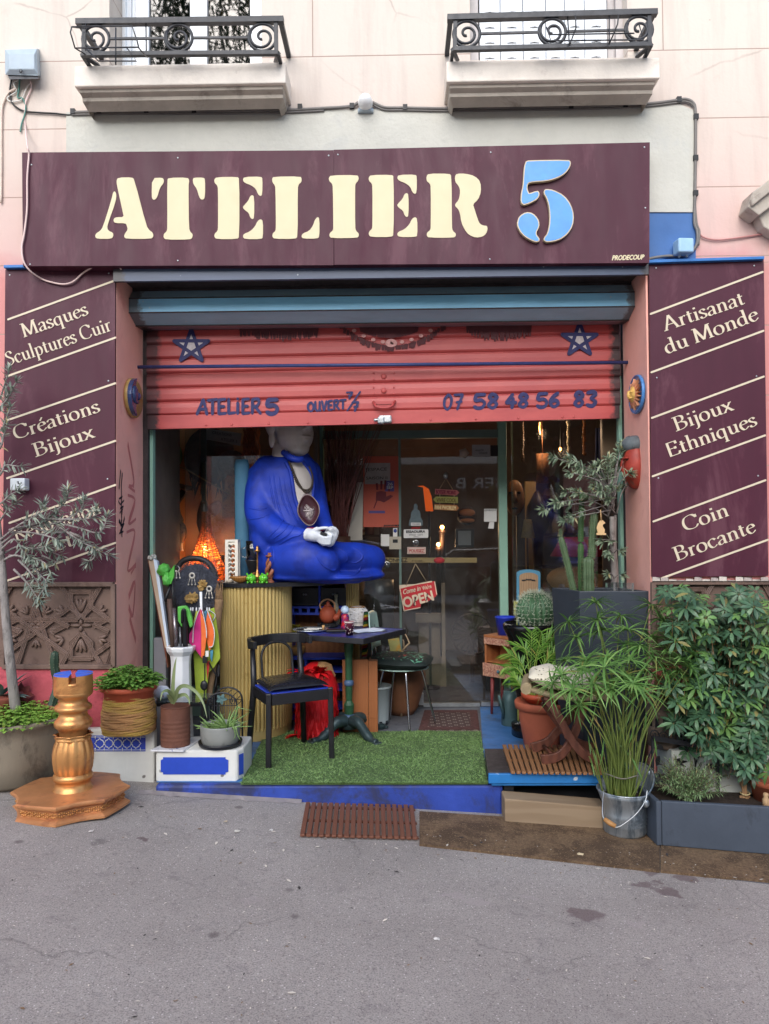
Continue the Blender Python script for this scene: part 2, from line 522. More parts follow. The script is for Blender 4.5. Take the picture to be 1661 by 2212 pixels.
def wall_material():
 m,t,b=nodes_of("facade_paint")
 vec=coords(t,(1,1,1),3)
 sep=N(t,"ShaderNodeSeparateXYZ");t.links.new(vec,sep.inputs[0])
 n=noise_tex(t,vec,2.2,7,.65)
 ad=N(t,"ShaderNodeMath",operation='MULTIPLY_ADD');ad.inputs[1].default_value=.35;
 t.links.new(n,ad.inputs[0]);t.links.new(sep.outputs[2],ad.inputs[2])
 mr=N(t,"ShaderNodeMapRange");mr.inputs[1].default_value=2.6;mr.inputs[2].default_value=5.6
 t.links.new(ad.outputs[0],mr.inputs[0])
 c=ramp(t,mr.outputs[0],[(.0,lin((206,136,132))),(.29,lin((208,144,140))),(.36,lin((214,182,174))),(.55,lin((214,196,185))),(.78,lin((217,206,194)))])
 st_=noise_tex(t,coords(t,(3.5,1,.35)),2.2,6,.65)
 c=mixc(t,ramp(t,st_,[(.5,(0,0,0)),(.78,(.4,.4,.4))]),c,lin((176,158,150)))
 n2=noise_tex(t,vec,6,8,.7,.3)
 c=mixc(t,ramp(t,n2,[(.58,(0,0,0)),(.75,(.35,.35,.35))]),c,lin((206,180,168)))
 br=N(t,"ShaderNodeTexBrick")
 mp=N(t,"ShaderNodeMapping");mp.inputs[2].default_value=(radians(90),0,0);mp.inputs[1].default_value=(.55,0.12,0)
 t.links.new(vec,mp.inputs[0]);t.links.new(mp.outputs[0],br.inputs[0])
 br.inputs["Scale"].default_value=1;br.inputs["Mortar Size"].default_value=.004;br.inputs["Brick Width"].default_value=2.35;br.inputs["Row Height"].default_value=.465
 br.inputs["Mortar Smooth"].default_value=.4
 c=mixc(t,br.outputs[1],c,lin((176,150,138)))
 vo=N(t,"ShaderNodeTexVoronoi");vo.inputs["Scale"].default_value=3.2;t.links.new(vec,vo.inputs[0])
 pit=ramp(t,vo.outputs[0],[(.018,(1,1,1)),(.03,(0,0,0))])
 c=mixc(t,pit,c,lin((120,100,92)))
 vd=N(t,"ShaderNodeTexVoronoi",feature='DISTANCE_TO_EDGE');vd.inputs["Scale"].default_value=1.15
 wv=N(t,"ShaderNodeMix");wv.data_type='VECTOR';wv.inputs[0].default_value=.12
 nn=N(t,"ShaderNodeTexNoise");nn.inputs["Scale"].default_value=3;nn.inputs["Detail"].default_value=6;t.links.new(vec,nn.inputs[0])
 t.links.new(vec,wv.inputs[4]);t.links.new(nn.outputs[1],wv.inputs[5]);t.links.new(wv.outputs[1],vd.inputs[0])
 crk=ramp(t,vd.outputs[0],[(.002,(.5,.5,.5)),(.007,(0,0,0))])
 msk=ramp(t,noise_tex(t,vec,.9,3),[(.52,(0,0,0)),(.6,(1,1,1))])
 mm=N(t,"ShaderNodeMath",operation='MULTIPLY');t.links.new(crk,mm.inputs[0]);t.links.new(msk,mm.inputs[1])
 c=mixc(t,mm.outputs[0],c,lin((150,126,116)))
 t.links.new(c,b.inputs[0]);b.inputs["Roughness"].default_value=.9;b.inputs["Specular IOR Level"].default_value=.25
 bump_to(t,b,noise_tex(t,vec,28,5),.35,.006)
 inv=N(t,"ShaderNodeMath",operation='SUBTRACT');inv.inputs[0].default_value=1;t.links.new(br.outputs[1],inv.inputs[1])
 bump_to(t,b,inv.outputs[0],.5,.006)
 return m
WALLM=wall_material()
YF=5.1
XL,XR=P(248,900,YF).x,P(1403,900,YF).x
ZO=P(800,580,YF).z
YS=5.62
def ground_material():
 m,t,b=nodes_of("pavement_asphalt")
 vec=coords(t,(1,1,1),3)
 n1=noise_tex(t,vec,1.3,8,.6);n2=noise_tex(t,vec,150,4,.75);n3=noise_tex(t,vec,45,5,.75)
 c=ramp(t,n1,[(.3,lin((150,144,139))),(.5,lin((161,155,150))),(.75,lin((172,166,161)))])
 c=mixc(t,ramp(t,n2,[(.34,(.8,)*3),(.52,(0,0,0))]),c,lin((88,79,83)))
 c=mixc(t,ramp(t,n3,[(.3,(.35,)*3),(.48,(0,0,0))]),c,lin((92,84,88)))
 vo=N(t,"ShaderNodeTexVoronoi");vo.inputs["Scale"].default_value=46;t.links.new(vec,vo.inputs[0])
 sp=ramp(t,vo.outputs[0],[(.10,(.85,)*3),(.15,(0,0,0))])
 c=mixc(t,sp,c,lin((214,206,203)))
 vo=N(t,"ShaderNodeTexVoronoi");vo.inputs["Scale"].default_value=17;t.links.new(vec,vo.inputs[0])
 c=mixc(t,ramp(t,vo.outputs[0],[(.04,(.7,)*3),(.06,(0,0,0))]),c,lin((206,200,196)))
 vo=N(t,"ShaderNodeTexVoronoi");vo.inputs["Scale"].default_value=2.6;t.links.new(vec,vo.inputs[0])
 c=mixc(t,ramp(t,vo.outputs[0],[(.05,(.6,)*3),(.085,(0,0,0))]),c,lin((84,74,76)))
 vd=N(t,"ShaderNodeTexVoronoi",feature='DISTANCE_TO_EDGE');vd.inputs["Scale"].default_value=.8
 wn=N(t,"ShaderNodeVectorMath",operation='MULTIPLY_ADD');n9=N(t,"ShaderNodeTexNoise");n9.inputs["Scale"].default_value=5;n9.inputs["Detail"].default_value=8;t.links.new(vec,n9.inputs[0])
 t.links.new(n9.outputs[1],wn.inputs[0]);wn.inputs[1].default_value=(.35,.35,0);t.links.new(vec,wn.inputs[2]);t.links.new(wn.outputs[0],vd.inputs[0])
 mk9=N(t,"ShaderNodeMath",operation='MULTIPLY');t.links.new(ramp(t,vd.outputs[0],[(.002,(.4,)*3),(.005,(0,0,0))]),mk9.inputs[0]);t.links.new(ramp(t,noise_tex(t,vec,.8,3),[(.5,(0,0,0)),(.56,(1,1,1))]),mk9.inputs[1])
 c=mixc(t,mk9.outputs[0],c,lin((70,66,68)))
 c=mixc(t,ramp(t,noise_tex(t,vec,7,8,.75,.6),[(.56,(0,0,0)),(.66,(.38,)*3)]),c,lin((104,98,101)))
 wv=N(t,"ShaderNodeVectorMath",operation='MULTIPLY_ADD')
 nn=N(t,"ShaderNodeTexNoise");nn.inputs["Scale"].default_value=14;nn.inputs["Detail"].default_value=6;t.links.new(vec,nn.inputs[0])
 t.links.new(nn.outputs[1],wv.inputs[0]);wv.inputs[1].default_value=(.16,.16,0);t.links.new(vec,wv.inputs[2])
 def stain(px,py,r,col,a,sx=1.0):
  nonlocal c
  p=PR(px,py)-GROUND_LOC+V((.08,.08,0))
  ds=N(t,"ShaderNodeVectorMath",operation='SUBTRACT');t.links.new(wv.outputs[0],ds.inputs[0]);ds.inputs[1].default_value=(p.x,p.y,0)
  ml=N(t,"ShaderNodeVectorMath",operation='MULTIPLY');t.links.new(ds.outputs[0],ml.inputs[0]);ml.inputs[1].default_value=(1/sx,1,0)
  ln=N(t,"ShaderNodeVectorMath",operation='LENGTH');t.links.new(ml.outputs[0],ln.inputs[0])
  c=mixc(t,ramp(t,ln.outputs[1],[(r*.8,(a,)*3),(r*1.15,(0,0,0))]),c,lin(col))
 D,L=(100,84,86),(160,150,150)
 for s in((1400,1880,.04,D,.7,1),(1390,1912,.045,D,.7,1.3),(1440,1925,.05,D,.75,1.2),(1478,1895,.05,D,.7,1.1),(1418,1905,.035,D,.7,1),(1262,1975,.055,D,.7,1.5),(980,1935,.03,L,.5,2.2),(1140,1940,.02,L,.45,1.5),(540,1945,.03,L,.3,2),(1370,1995,.03,L,.45,1.5),(120,1930,.03,L,.2,2),(313,1812,.025,D,.8,1),(215,1820,.05,(70,64,66),.4,.7),(1600,2000,.05,L,.2,1.5),(1030,1948,.03,L,.5,2)):
  stain(*s)
 t.links.new(c,b.inputs[0]);b.inputs["Roughness"].default_value=.85;b.inputs["Specular IOR Level"].default_value=.3
 bump_to(t,b,n2,.45,.004);bump_to(t,b,n3,.3,.006)
 return m
GROUND_LOC=V((0,0,0))
g=MB()
xs=[-40,-20,-10,-6,-4,-3,-2,-1.4,0,1,2,3,4,6,10,20,40]
for i in range(len(xs)-1):
 a,b_=xs[i],xs[i+1]
 g.add([(a,-40,gz(a)),(b_,-40,gz(b_)),(b_,6.0,gz(b_)),(a,6.0,gz(a))],[(0,1,2,3)])
struct("pavement",g,ground_material(),loc=(0,0,0))
bld=thing("shop_building","cream and pink rendered building holding the shop front, with two upper windows","building",(0,5.4,0))
ZS1=P(390,142,YF).z;ZS2=P(1190,130,YF).z
W1=(P(236,100,YF).x,P(566,100,YF).x);W2=(P(1016,100,YF).x,P(1356,100,YF).x)
ZS=ZS1
wl=MB()
T0,T1=YF,YF+.35
wl.bb(-9,XL,T0,T1+.3,-.7,ZO);wl.bb(XR,9,T0,T1+.3,-.7,ZO)
wl.bb(-9,9,T0,T1,ZO,ZS)
for a,b_ in((-9,W1[0]),(W1[1],W2[0]),(W2[1],9)):
 wl.bb(a,b_,T0,T1,ZS,ZS+2.1)
wl.bb(-9,9,T0,T1,ZS+2.1,11)
put("wall",wl,WALLM,bld)
zb=-.5
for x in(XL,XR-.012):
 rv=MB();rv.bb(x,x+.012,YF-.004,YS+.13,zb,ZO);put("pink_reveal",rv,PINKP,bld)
for x0,x1 in((-9,XL),(XR+.005,9)):
 pb=MB();pb.bb(x0,x1,YF-.03,YF,-.7,P(120,1441,YF).z);put("base_course",pb,PINKBASE,bld)
wb=MB()
a,b_=P(1398,1612,4.9),P(1600,1700,4.9)
wb.bb(max(a.x,XR+.002),b_.x+.3,4.80,YF-.03,-.7,a.z)
put("white_plinth",wb,mat("old_white_paint",(200,204,198),.8,var=.1,ns=6,bump=.4,col2=(150,152,150),amt2=.4),bld)
gt=MB()
def revmap(u,v,h=0):
 return V((XL+.0125+h,YF+.02+u*(YS-YF-.1),v))
def rz(py):return P(280,py,YF+.25).z
for pts in([(.05,1080),(.2,1075),(.1,1100),(.25,1095)],[(.08,1110),(.22,1100),(.12,1135),(.28,1130),(.1,1150)],[(.05,1060),(.12,1020)],[(.14,1055),(.2,1025)],[(.02,1085),(.1,1092),(.28,1082)],[(.05,1125),(.2,1140),(.3,1118)],[(.15,1050),(.18,1160)],[(.06,1152),(.25,1148)]):
 gt.stroke([(u,rz(y))for u,y in pts],lambda d,t:.012 if abs(d.y)<abs(d.x)*.3 else.03,revmap,.002)
put("marker_tag",gt,mat("black_marker",(30,20,26),.6,bump=0),bld)
gt=MB()
for pts in([(.45,960),(.75,1040),(.5,1050),(.8,1060)],[(.45,1070),(.8,1080),(.5,1130),(.85,1120)],[(.4,1150),(.8,1150),(.45,1230),(.85,1220),(.6,1240)],[(.5,1290),(.8,1260),(.7,1330),(.5,1310)],[(.55,1335),(.85,1390)]):
 gt.stroke([(p.x,p.y)for p in catmull([(u,rz(y),0)for u,y in pts],6)],lambda d,t:.02 if abs(d.y)<abs(d.x)*.3 else.05,revmap,.001)
put("faded_graffiti",gt,mat("faded_spray",(206,122,118),.8,bump=0),bld)
pl=MB()
yy=YF-.012
pl.prism([P(143,242,yy),P(143,345,yy),P(1400,345,yy),P(1400,458,yy),P(1503,458,yy),P(1503,240,yy),P(1470,226,yy),P(800,236,yy)],(0,.011,0))
put("plaster_patch",pl,PLAST,bld)
bn=MB()
bn.prism([P(1398,459,YF-.003),P(1398,562,YF-.003),P(1503,562,YF-.003),P(1503,459,YF-.003)],(0,.002,0))
put("blue_niche_paint",bn,BLUEPAINT,bld)
wf=MB();yw=YF+.2
def rect(mb,p0,p1,Y,d,mi=0):
 a,b2=P(*p0,Y),P(*p1,Y)
 mb.bb(min(a.x,b2.x),max(a.x,b2.x),Y,Y+d,min(a.z,b2.z),max(a.z,b2.z),mi)
zt=ZS+2.05
def col_(mb,x0,x1,Y,d,z0,z1,mi=0):
 mb.bb(P(x0,60,Y).x,P(x1,60,Y).x,Y,Y+d,z0,z1,mi)
for x0,x1 in((236,243),(292,321),(410,447),(540,566)):
 col_(wf,x0,x1,yw,.06,ZS-.02,zt)
col_(wf,243,292,yw+.045,.02,ZS-.02,zt)
for x in(250,256,268,280):col_(wf,x,x+3,yw+.02,.025,ZS-.02,zt)
wfo=put("window",wf,WPVC,bld,bevel=.006)
gp=MB()
for x0,x1 in((321,410),(447,540)):col_(gp,x0,x1,yw+.03,.008,ZS-.02,zt)
put("pane",gp,WGLASS,wfo)
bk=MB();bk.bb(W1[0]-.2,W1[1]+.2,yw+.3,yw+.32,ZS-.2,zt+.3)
put("curtain",bk,mat("dark_room",(28,30,34),.9,bump=0),wfo)  # dark sheet behind the panes, coloured as the unlit room
wf=MB()
col_(wf,1016,1033,YF+.08,.12,ZS2-.02,zt);col_(wf,1312,1330,YF+.14,.05,ZS2-.02,zt,0)
col_(wf,1330,1356,YF+.1,.1,ZS2-.02,zt)
w2=put("window",wf,mat("grey_reveal",(196,190,188),.8),bld)
sh=MB();x=1035
edges=[1035,1081,1130,1179,1220,1263,1312]
for i in range(6):col_(sh,edges[i]+.7,edges[i+1]-.7,YF+.1,.03,ZS2-.01,zt)
sh_o=put("window_shutter",sh,LOUV,w2,bevel=.006)
sl=MB()
for i in range(6):
 xc=(edges[i]+edges[i+1])/2
 for k in range(-3,4):
  y=26+k*33-(xc-1170)*.012
  p=P(xc,y,YF+.099)
  hw=10.5*S(YF)
  if p.z<ZS2+.02:continue
  vs=[(p.x-hw,YF+.0985,p.z)]+[(p.x+hw*u,YF+.0985,p.z+.012*(1-u*u))for u in(-.8,-.4,0,.4,.8)]+[(p.x+hw,YF+.0985,p.z)]
  sl.prism(vs,(0,.001,0))
  sl.tube([(p.x-hw,YF+.097,p.z),(p.x,YF+.092,p.z+.004),(p.x+hw,YF+.097,p.z)],.004,5,1)
put("louvre_slot",sl,[DARKSLOT,LOUV],sh_o)
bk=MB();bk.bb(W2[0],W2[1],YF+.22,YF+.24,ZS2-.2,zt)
put("curtain",bk,bpy.data.materials["dark_room"],w2)  # same dark sheet standing for the unlit room
def sill(x0,x1,ytop,yb,xb0,xb1,ybot,dy):
 Y0=4.84
 a0,a1=P(x0,ytop,Y0),P(x1,ytop-dy,Y0)
 zt_,zb_=a0.z,P(x0,yb,Y0).z
 m=MB()
 m.bb(a0.x,a1.x,Y0,YF,zb_,zt_,0)
 zbot=P(xb0,ybot,YF-.05).z
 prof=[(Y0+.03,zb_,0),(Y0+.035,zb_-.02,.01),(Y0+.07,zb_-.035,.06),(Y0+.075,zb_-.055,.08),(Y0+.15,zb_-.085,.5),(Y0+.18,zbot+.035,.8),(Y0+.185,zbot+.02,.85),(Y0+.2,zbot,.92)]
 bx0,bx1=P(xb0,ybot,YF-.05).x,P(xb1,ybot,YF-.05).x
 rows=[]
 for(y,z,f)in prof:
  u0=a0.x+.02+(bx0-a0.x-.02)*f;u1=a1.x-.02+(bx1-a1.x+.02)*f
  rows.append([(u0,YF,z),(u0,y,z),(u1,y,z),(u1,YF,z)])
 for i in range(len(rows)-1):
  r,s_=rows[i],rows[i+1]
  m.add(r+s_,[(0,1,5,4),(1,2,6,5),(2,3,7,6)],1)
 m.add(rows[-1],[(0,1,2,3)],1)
 put("window_sill",m,[STONE,STONED],bld,bevel=.008)  # moulding below the slab takes the darker stone
sill(160,617,142,187,202,592,236,2)
sill(964,1425,132,177,986,1384,228,8)
def railing(x0,x1,yt0,yt1,yb0,yb1,cxs,ym0,ym1,basket):
 Y0,s=4.74,S(4.74)
 t=MB()
 def L(y0,y1,x):return y0+(y1-y0)*(x-x0)/(x1-x0)
 R3=.011
 def b3(a,b2,wd=.02,th=.02):t.bar(a,b2,wd,th,V((0,1,0)))
 A,B=P(x0,yt0,Y0),P(x1,yt1,Y0)
 b3(A+V((-.02,0,0)),B+V((.02,0,0)),.035,.04)
 C,D=P(x0+5,yb0,Y0),P(x1-5,yb1,Y0)
 b3(C,D,.025,.03)
 for p in(A,B):b3(p,V((p.x,YF,p.z)),.03,.03)
 for p in(C,D):b3(p,V((p.x,YF,p.z)),.02,.02)
 b3(A+V((.03,0,0)),C+V((.012,0,0)),.024,.022);b3(B-V((.03,0,0)),D-V((.012,0,0)),.024,.022)
 zs_=P(x0,142 if x0<800 else 130,4.9).z
 b3(C,V((C.x+.04,4.9,zs_)),.024,.022);b3(D,V((D.x-.04,4.9,zs_)),.024,.022)
 xs=[]
 for cx in cxs:
  c=P(cx,(L(yt0,yt1,cx)+L(yb0,yb1,cx))/2+1,Y0)
  r=(L(yb0,yb1,cx)-L(yt0,yt1,cx))*s*.43
  t.tube([c+V((r*cos(a),0,r*sin(a)))for a in[2*pi*i/28 for i in range(28)]],.010,6,closed=True)
  sp=[c+V((r*(.95-.8*i/26)*cos(2.6+i*.32),-.004,r*(.95-.8*i/26)*sin(2.6+i*.32)))for i in range(27)]
  t.tube(sp,.009,6)
  xs.append((c.x-r,c.x+r,c.z))
 for i in range(len(xs)-1):
  b3(V((xs[i][1],Y0,xs[i][2])),V((xs[i+1][0],Y0,xs[i+1][2])),.013,.013)
 o=put("balcony_railing",t,IRON,bld)
 w_=MB()
 for pts in basket:
  w_.tube([P(x_,y_,Y0-d_)for x_,y_,d_ in pts],.0045,5)
 put("planter_holder",w_,IRON,o)
railing(172,606,49,44,118,115,(207,386,567),0,0,[[(185,46,.0),(185,62,.05),(155,58,.2),(152,70,.2),(162,104,.2),(185,118,0)],[(155,58,.2),(285,56,.2),(295,85,.2),(300,104,.2),(318,124,0)],[(162,104,.2),(300,102,.2)],[(315,46,0),(316,122,0)],[(185,105,.1),(213,132,.1),(295,132,.1),(273,102,.1)],[(250,60,.05),(250,140,.05)]])
railing(973,1412,40,28,107,97,(1008,1193,1380),0,0,[[(1226,36,0),(1230,98,.05),(1244,60,.15),(1243,30,0)],[(1316,30,0),(1316,95,.05),(1334,52,.15),(1336,30,0)],[(1180,58,.15),(1190,88,.15),(1390,86,.15),(1380,52,.15)],[(1185,75,.12),(1370,72,.12)]])
cb=MB()
pts=[P(1616,447,4.95),P(1625,415,4.95),P(1668,383,4.95),P(1700,365,4.95),P(1700,420,4.95),P(1640,465,4.95)]
cb.prism(pts,(0,.15,0))
cb.prism([P(1638,464,5.0),P(1700,418,5.0),P(1700,520,5.0),P(1650,490,5.0)],(0,.1,0))
cb.prism([P(1622,430,4.92),P(1672,394,4.92),P(1700,376,4.92),P(1700,386,4.92),P(1626,444,4.92)],(0,.03,0))
put("door_pediment",cb,STONED,bld,bevel=.008)
rm=MB()
X0,X1,Y1,ZC=-3.2,3.4,10.2,3.1
rm.bb(X0,X1,Y1,Y1+.1,0,ZC);rm.bb(X0-.1,X0,YS+.2,Y1,0,ZC);rm.bb(X1,X1+.1,YS+.2,Y1,0,ZC)
rm.bb(X0,X1,6.9,Y1,ZC,ZC+.1)
rm.bb(X0,X1,YS+.25,6.9,2.72,2.8)
rm.bb(X0,X1,YS+.2,YS+.25,2.72,ZC+.2)
put("room_wall",rm,DINT,bld)
PDL=P(700,1200,6.9);PDR=P(1090,1200,6.9);PWL=P(334,1200,YS+.1);PWR=P(1348,1200,YS+.1)
zhead=P(900,930,6.9).z
oc=MB();oc.bb(X0,P(545,1000,7.3).x,7.3,7.36,.0,2.72)
put("partition_wall",oc,OCHRE,bld)
yD=6.9
df=MB();df.bb(PDL.x-.06,PDL.x,yD-.03,yD+.06,0,2.72,0);put('door_jamb',df,MINT,bld,bevel=.004)
df=MB()
df.bb(P(1078,1200,yD).x,P(1096,1200,yD).x,yD-.03,yD+.06,0,2.72,0)
ds=put("door_jamb",df,MINT,bld,bevel=.004)
tr=MB()
tr.bb(PDL.x,P(1078,1200,yD).x,yD-.02,yD+.05,P(900,947,yD).z,zhead)
tr.bb(P(862,1200,yD).x,P(867,1200,yD).x,yD,yD+.03,.02,P(900,947,yD).z)
put("transom_bar",tr,MINTD,ds)
gl=MB();gl.bb(P(868,1200,yD).x,P(1077,1200,yD).x,yD+.012,yD+.02,.05,P(900,948,yD).z)
do=put("shop_door",gl,GLASS,bld)
rl=MB()
a=P(915,1519,yD-.01);b_=P(1037,1526,yD-.01)
rl.bb(a.x,b_.x,yD-.015,yD+.04,b_.z,a.z);rl.bb(P(1039,1520,yD).x,P(1076,1520,yD).x,yD-.02,yD+.045,.01,P(1040,1516,yD).z)
rl.bb(P(905,1520,yD).x,P(915,1520,yD).x,yD-.015,yD+.04,.02,.12)
put("bottom_rail",rl,STEEL,do)
lk=MB()
rect(lk,(1060,962),(1077,985),yD-.006,.02)
put("closer_box",lk,BLACKP,do)
gl=MB();gl.bb(PDL.x,P(862,1200,yD).x,yD+.012,yD+.02,.05,P(900,948,yD).z);gl.bb(PDL.x,P(1077,1200,yD).x,yD+.012,yD+.02,zhead,2.72)
put("fixed_pane",gl,GLASS,bld)
def diag(Aw,Bw,name,lowh):
 fr=MB();a=V((Aw.x,Aw.y,0));b2=V((Bw.x,Bw.y,0));d=(b2-a).normalized();n=V((d.y,-d.x,0))
 def slab(z0,z1,th,mb,o0=0,o1=0):
  p,r=a+d*o0,b2-d*o1
  mb.hexa([p+n*th+V((0,0,z0)),r+n*th+V((0,0,z0)),r-n*th+V((0,0,z0)),p-n*th+V((0,0,z0)),p+n*th+V((0,0,z1)),r+n*th+V((0,0,z1)),r-n*th+V((0,0,z1)),p-n*th+V((0,0,z1))])
 slab(0,lowh,.03,fr);slab(2.6,2.72,.03,fr)
 o=put(name,fr,MINTD,bld)
 g_=MB();slab(lowh,2.6,.004,g_,.03,.04)
 put("pane",g_,GLASS,o)
diag(V((XL+.02,6.62,0)),V((PDL.x-.06,6.66,0)),"display_window",.25)
rp_=MB();rp_.bb(XL-.06,XL+.01,YS+.13,6.6,0,2.72);put("side_wall",rp_,DINT,bld);rp_=MB();rp_.bb(PDL.x-.062,PDL.x-.03,6.665,yD-.035,0,2.72);put("side_wall",rp_,DINT,bld)
diag(V((XR-.02,6.30,0)),V((PDR.x+.04,yD+.02,0)),"display_window",.25)
rp_=MB();rp_.bb(XR-.01,XR+.06,YS+.13,6.3,0,2.72);put("side_wall",rp_,DWOOD,bld)
for x0,x1 in((319,333),(1338,1352)):
 jb=MB();jb.bb(P(x0,1200,YS+.09).x,P(x1,1200,YS+.09).x,YS+.06,YS+.12,0,2.7);put("green_jamb",jb,MINT,bld,bevel=.004)
for x0,x1 in((XL+.012,P(318,1200,YS).x),(P(1353,1200,YS).x,XR-.012)):
 gd=MB();gd.bb(x0,x1,YS+.01,YS+.058,0,ZO);put("guide_rail",gd,DKBROWN,bld)
fl=MB();fl.bb(-4,4,YF,Y1+.1,-.7,0)
struct("shop_floor",fl,CONC)
XS0,XS1=P(335,1700,4.8).x,P(1087,1700,4.8).x
st=MB();st.bb(XS0,XS1,4.8,YF,-.7,0)
struct("entrance_step",st,KLEIN,bevel=.02)
ck=MB()
n=24
vs=[]
for i in range(n+1):
 x=XS0-.1+(P(650,1740,4.75).x-XS0+.1)*i/n
 d=.035+.05*noise.noise((i*.7,0,0))*min(1,i/4,(n-i)/4)
 vs+=[(x,4.80,gz(x)+.018),(x,4.8-d,gz(x)+.002)]
ck.add(vs,[(2*i,2*i+1,2*i+3,2*i+2)for i in range(n)])
struct("cement_fillet",ck,mat("cement",(134,127,127),.9,var=.2,ns=12,bump=.6))
bf=MB()
bf.prism([PG(1037,1527,.004),PG(1118,1523,.004),PG(1330,1600,.004),PG(1330,1640,.004),PG(1045,1640,.004)],(0,0,-.003))
bf.prism([PG(338,1689,.004),PG(535,1689,.004),PG(585,1603,.004),PG(470,1603,.004)],(0,0,-.003))
struct("blue_floor_paint",bf,BLUEFLOOR)
sg=thing("fascia_sign","long burgundy shop sign with cream stencil letters and a blue numeral five","sign",P(725,575,4.97))
YG=4.97
def board(p,name="sign_board"):
 m=MB();m.prism([P(x,y,YG)for x,y in p],(0,.09,0))
 return put(name,m,SIGNRED,sg,bevel=.002)
board([(48,330),(50,575),(720,572),(720,325)])
board([(721.5,324),(721.5,572),(1402,567),(1403,308)])
PMG=pixmap(YG)
def zpoly(k,pts,r=1):
 o=[q(k,x,y)for x,y in pts]
 return[(p.x,p.y)for p in chaikin([(x,y,0)for x,y in o],r)]
E_=[[(935,765),(1025,764),(1034,772),(1034,1022),(1024,1033),(935,1033),(925,1022),(928,1008),(940,998),(942,980),(942,815),(938,800),(927,790),(925,776)],[(1055,764),(1128,763),(1134,772),(1133,840),(1125,848),(1114,838),(1105,815),(1085,800),(1058,790),(1048,778)],[(1090,842),(1098,850),(1098,940),(1090,948),(1080,938),(1075,920),(1055,905),(1048,895),(1056,885),(1072,868),(1080,848)],[(1126,946),(1136,955),(1136,1025),(1128,1033),(1058,1033),(1048,1022),(1054,1010),(1080,1000),(1102,978),(1112,955)]]
GLY=[[(495,825),(503,838),(500,870),(468,960),(462,985),(470,998),(488,1005),(490,1020),(480,1032),(420,1032),(410,1022),(415,1008),(432,998),(445,980),(482,860),(488,832)],[(510,767),(570,766),(580,775),(632,975),(645,995),(660,1005),(663,1022),(652,1032),(545,1032),(535,1022),(540,1008),(552,992),(548,975),(542,964),(498,964),(490,955),(492,943),(505,938),(535,938),(530,915),(505,800),(503,780)],[(657,770),(700,767),(708,776),(706,792),(690,812),(680,850),(668,864),(658,860),(655,845)],[(728,768),(810,767),(818,778),(814,800),(816,985),(822,1002),(833,1012),(830,1028),(820,1035),(716,1035),(706,1026),(708,1010),(720,1000),(723,985),(722,780)],[(838,767),(880,767),(886,776),(886,845),(880,862),(868,862),(860,850),(850,815),(835,795),(832,776)],[(1182,763),(1298,762),(1303,772),(1302,786),(1290,796),(1286,812),(1286,1022),(1276,1032),(1185,1032),(1176,1022),(1178,1008),(1190,998),(1192,980),(1190,812),(1186,798),(1177,788),(1175,772)],[(1372,936),(1380,945),(1380,1022),(1370,1031),(1310,1031),(1301,1022),(1308,1008),(1335,998),(1352,975),(1360,950)],[(1430,757),(1542,756),(1550,766),(1548,780),(1536,792),(1534,810),(1534,980),(1538,998),(1550,1008),(1550,1020),(1542,1028),(1432,1029),(1422,1020),(1425,1006),(1438,996),(1440,978),(1438,808),(1434,792),(1422,782),(1420,768)]]
GLY+=E_+[[(x+667,y-9)for x,y in p]for p in E_]
GLY2=[[(190,750),(280,750),(290,760),(291,980),(295,998),(308,1008),(308,1020),(298,1027),(192,1027),(182,1018),(184,1004),(198,994),(200,975),(200,808),(196,792),(182,782),(181,762)],[(312,750),(350,750),(390,760),(415,785),(417,830),(405,862),(382,882),(388,900),(402,945),(412,968),(430,975),(442,975),(446,988),(440,1008),(425,1022),(395,1027),(365,1015),(345,990),(332,960),(326,920),(318,902),(305,890),(306,880),(320,865),(326,840),(326,815),(318,800),(306,786),(304,762)]]
for k,G in((1,GLY[0:2]),(1,GLY[2:5]),(1,GLY[5:7]),(1,GLY[7:8]),(1,GLY[8:12]),(1,GLY[12:16]),(2,GLY2)):
 lt=MB()
 for p in G:
  o=zpoly(k,p)
  lt.prism([PMG(x,-y,.004)for x,y in o],(0,.003,0))
 put("letter",lt,LETTER,sg)
FIVE=[[(608,700),(625,694),(795,692),(804,700),(800,720),(780,748),(745,768),(700,780),(640,784),(618,790),(615,815),(620,830),(625,838),(660,825),(668,832),(666,850),(650,865),(610,882),(598,882),(590,870),(592,835),(600,800),(602,760)],[(700,818),(730,822),(775,845),(805,885),(817,930),(812,975),(790,1010),(755,1035),(705,1045),(690,1038),(690,1028),(705,1010),(714,975),(716,925),(710,880),(700,850),(690,835),(691,822)],[(612,917),(640,922),(662,945),(668,968),(664,985),(655,1000),(655,1015),(668,1030),(668,1040),(655,1044),(625,1032),(595,1010),(577,980),(575,960),(583,935)]]
def offset_poly(o,d):
 n=len(o);out=[]
 ar=sum(o[i][0]*o[(i+1)%n][1]-o[(i+1)%n][0]*o[i][1]for i in range(n))
 sg_=1 if ar>0 else-1
 for i in range(n):
  a,b2=V(o[i-1]),V(o[(i+1)%n])
  t=(b2-a).normalized()
  out.append((o[i][0]+t.y*d*sg_,o[i][1]-t.x*d*sg_))
 return out
nm=MB()
for p in FIVE:
 o=zpoly(2,p)
 nm.prism([PMG(x,-y,.03)for x,y in offset_poly(o,1.1)],(0,.026,0),1)
 nm.prism([PMG(x,-y,.0315)for x,y in offset_poly(o,-1.1)],(0,.001,0),0)
put("numeral",nm,[BLUE5,mat("beige_edge",(206,190,160),.5)],sg)
sm=MB()
ptext(sm,"PRODECOUP",PMG,1322,-562,1392,-560,10,.002,0,.35,bold=.5)
put("maker_mark",sm,LETTER,sg)
sc_=MB()
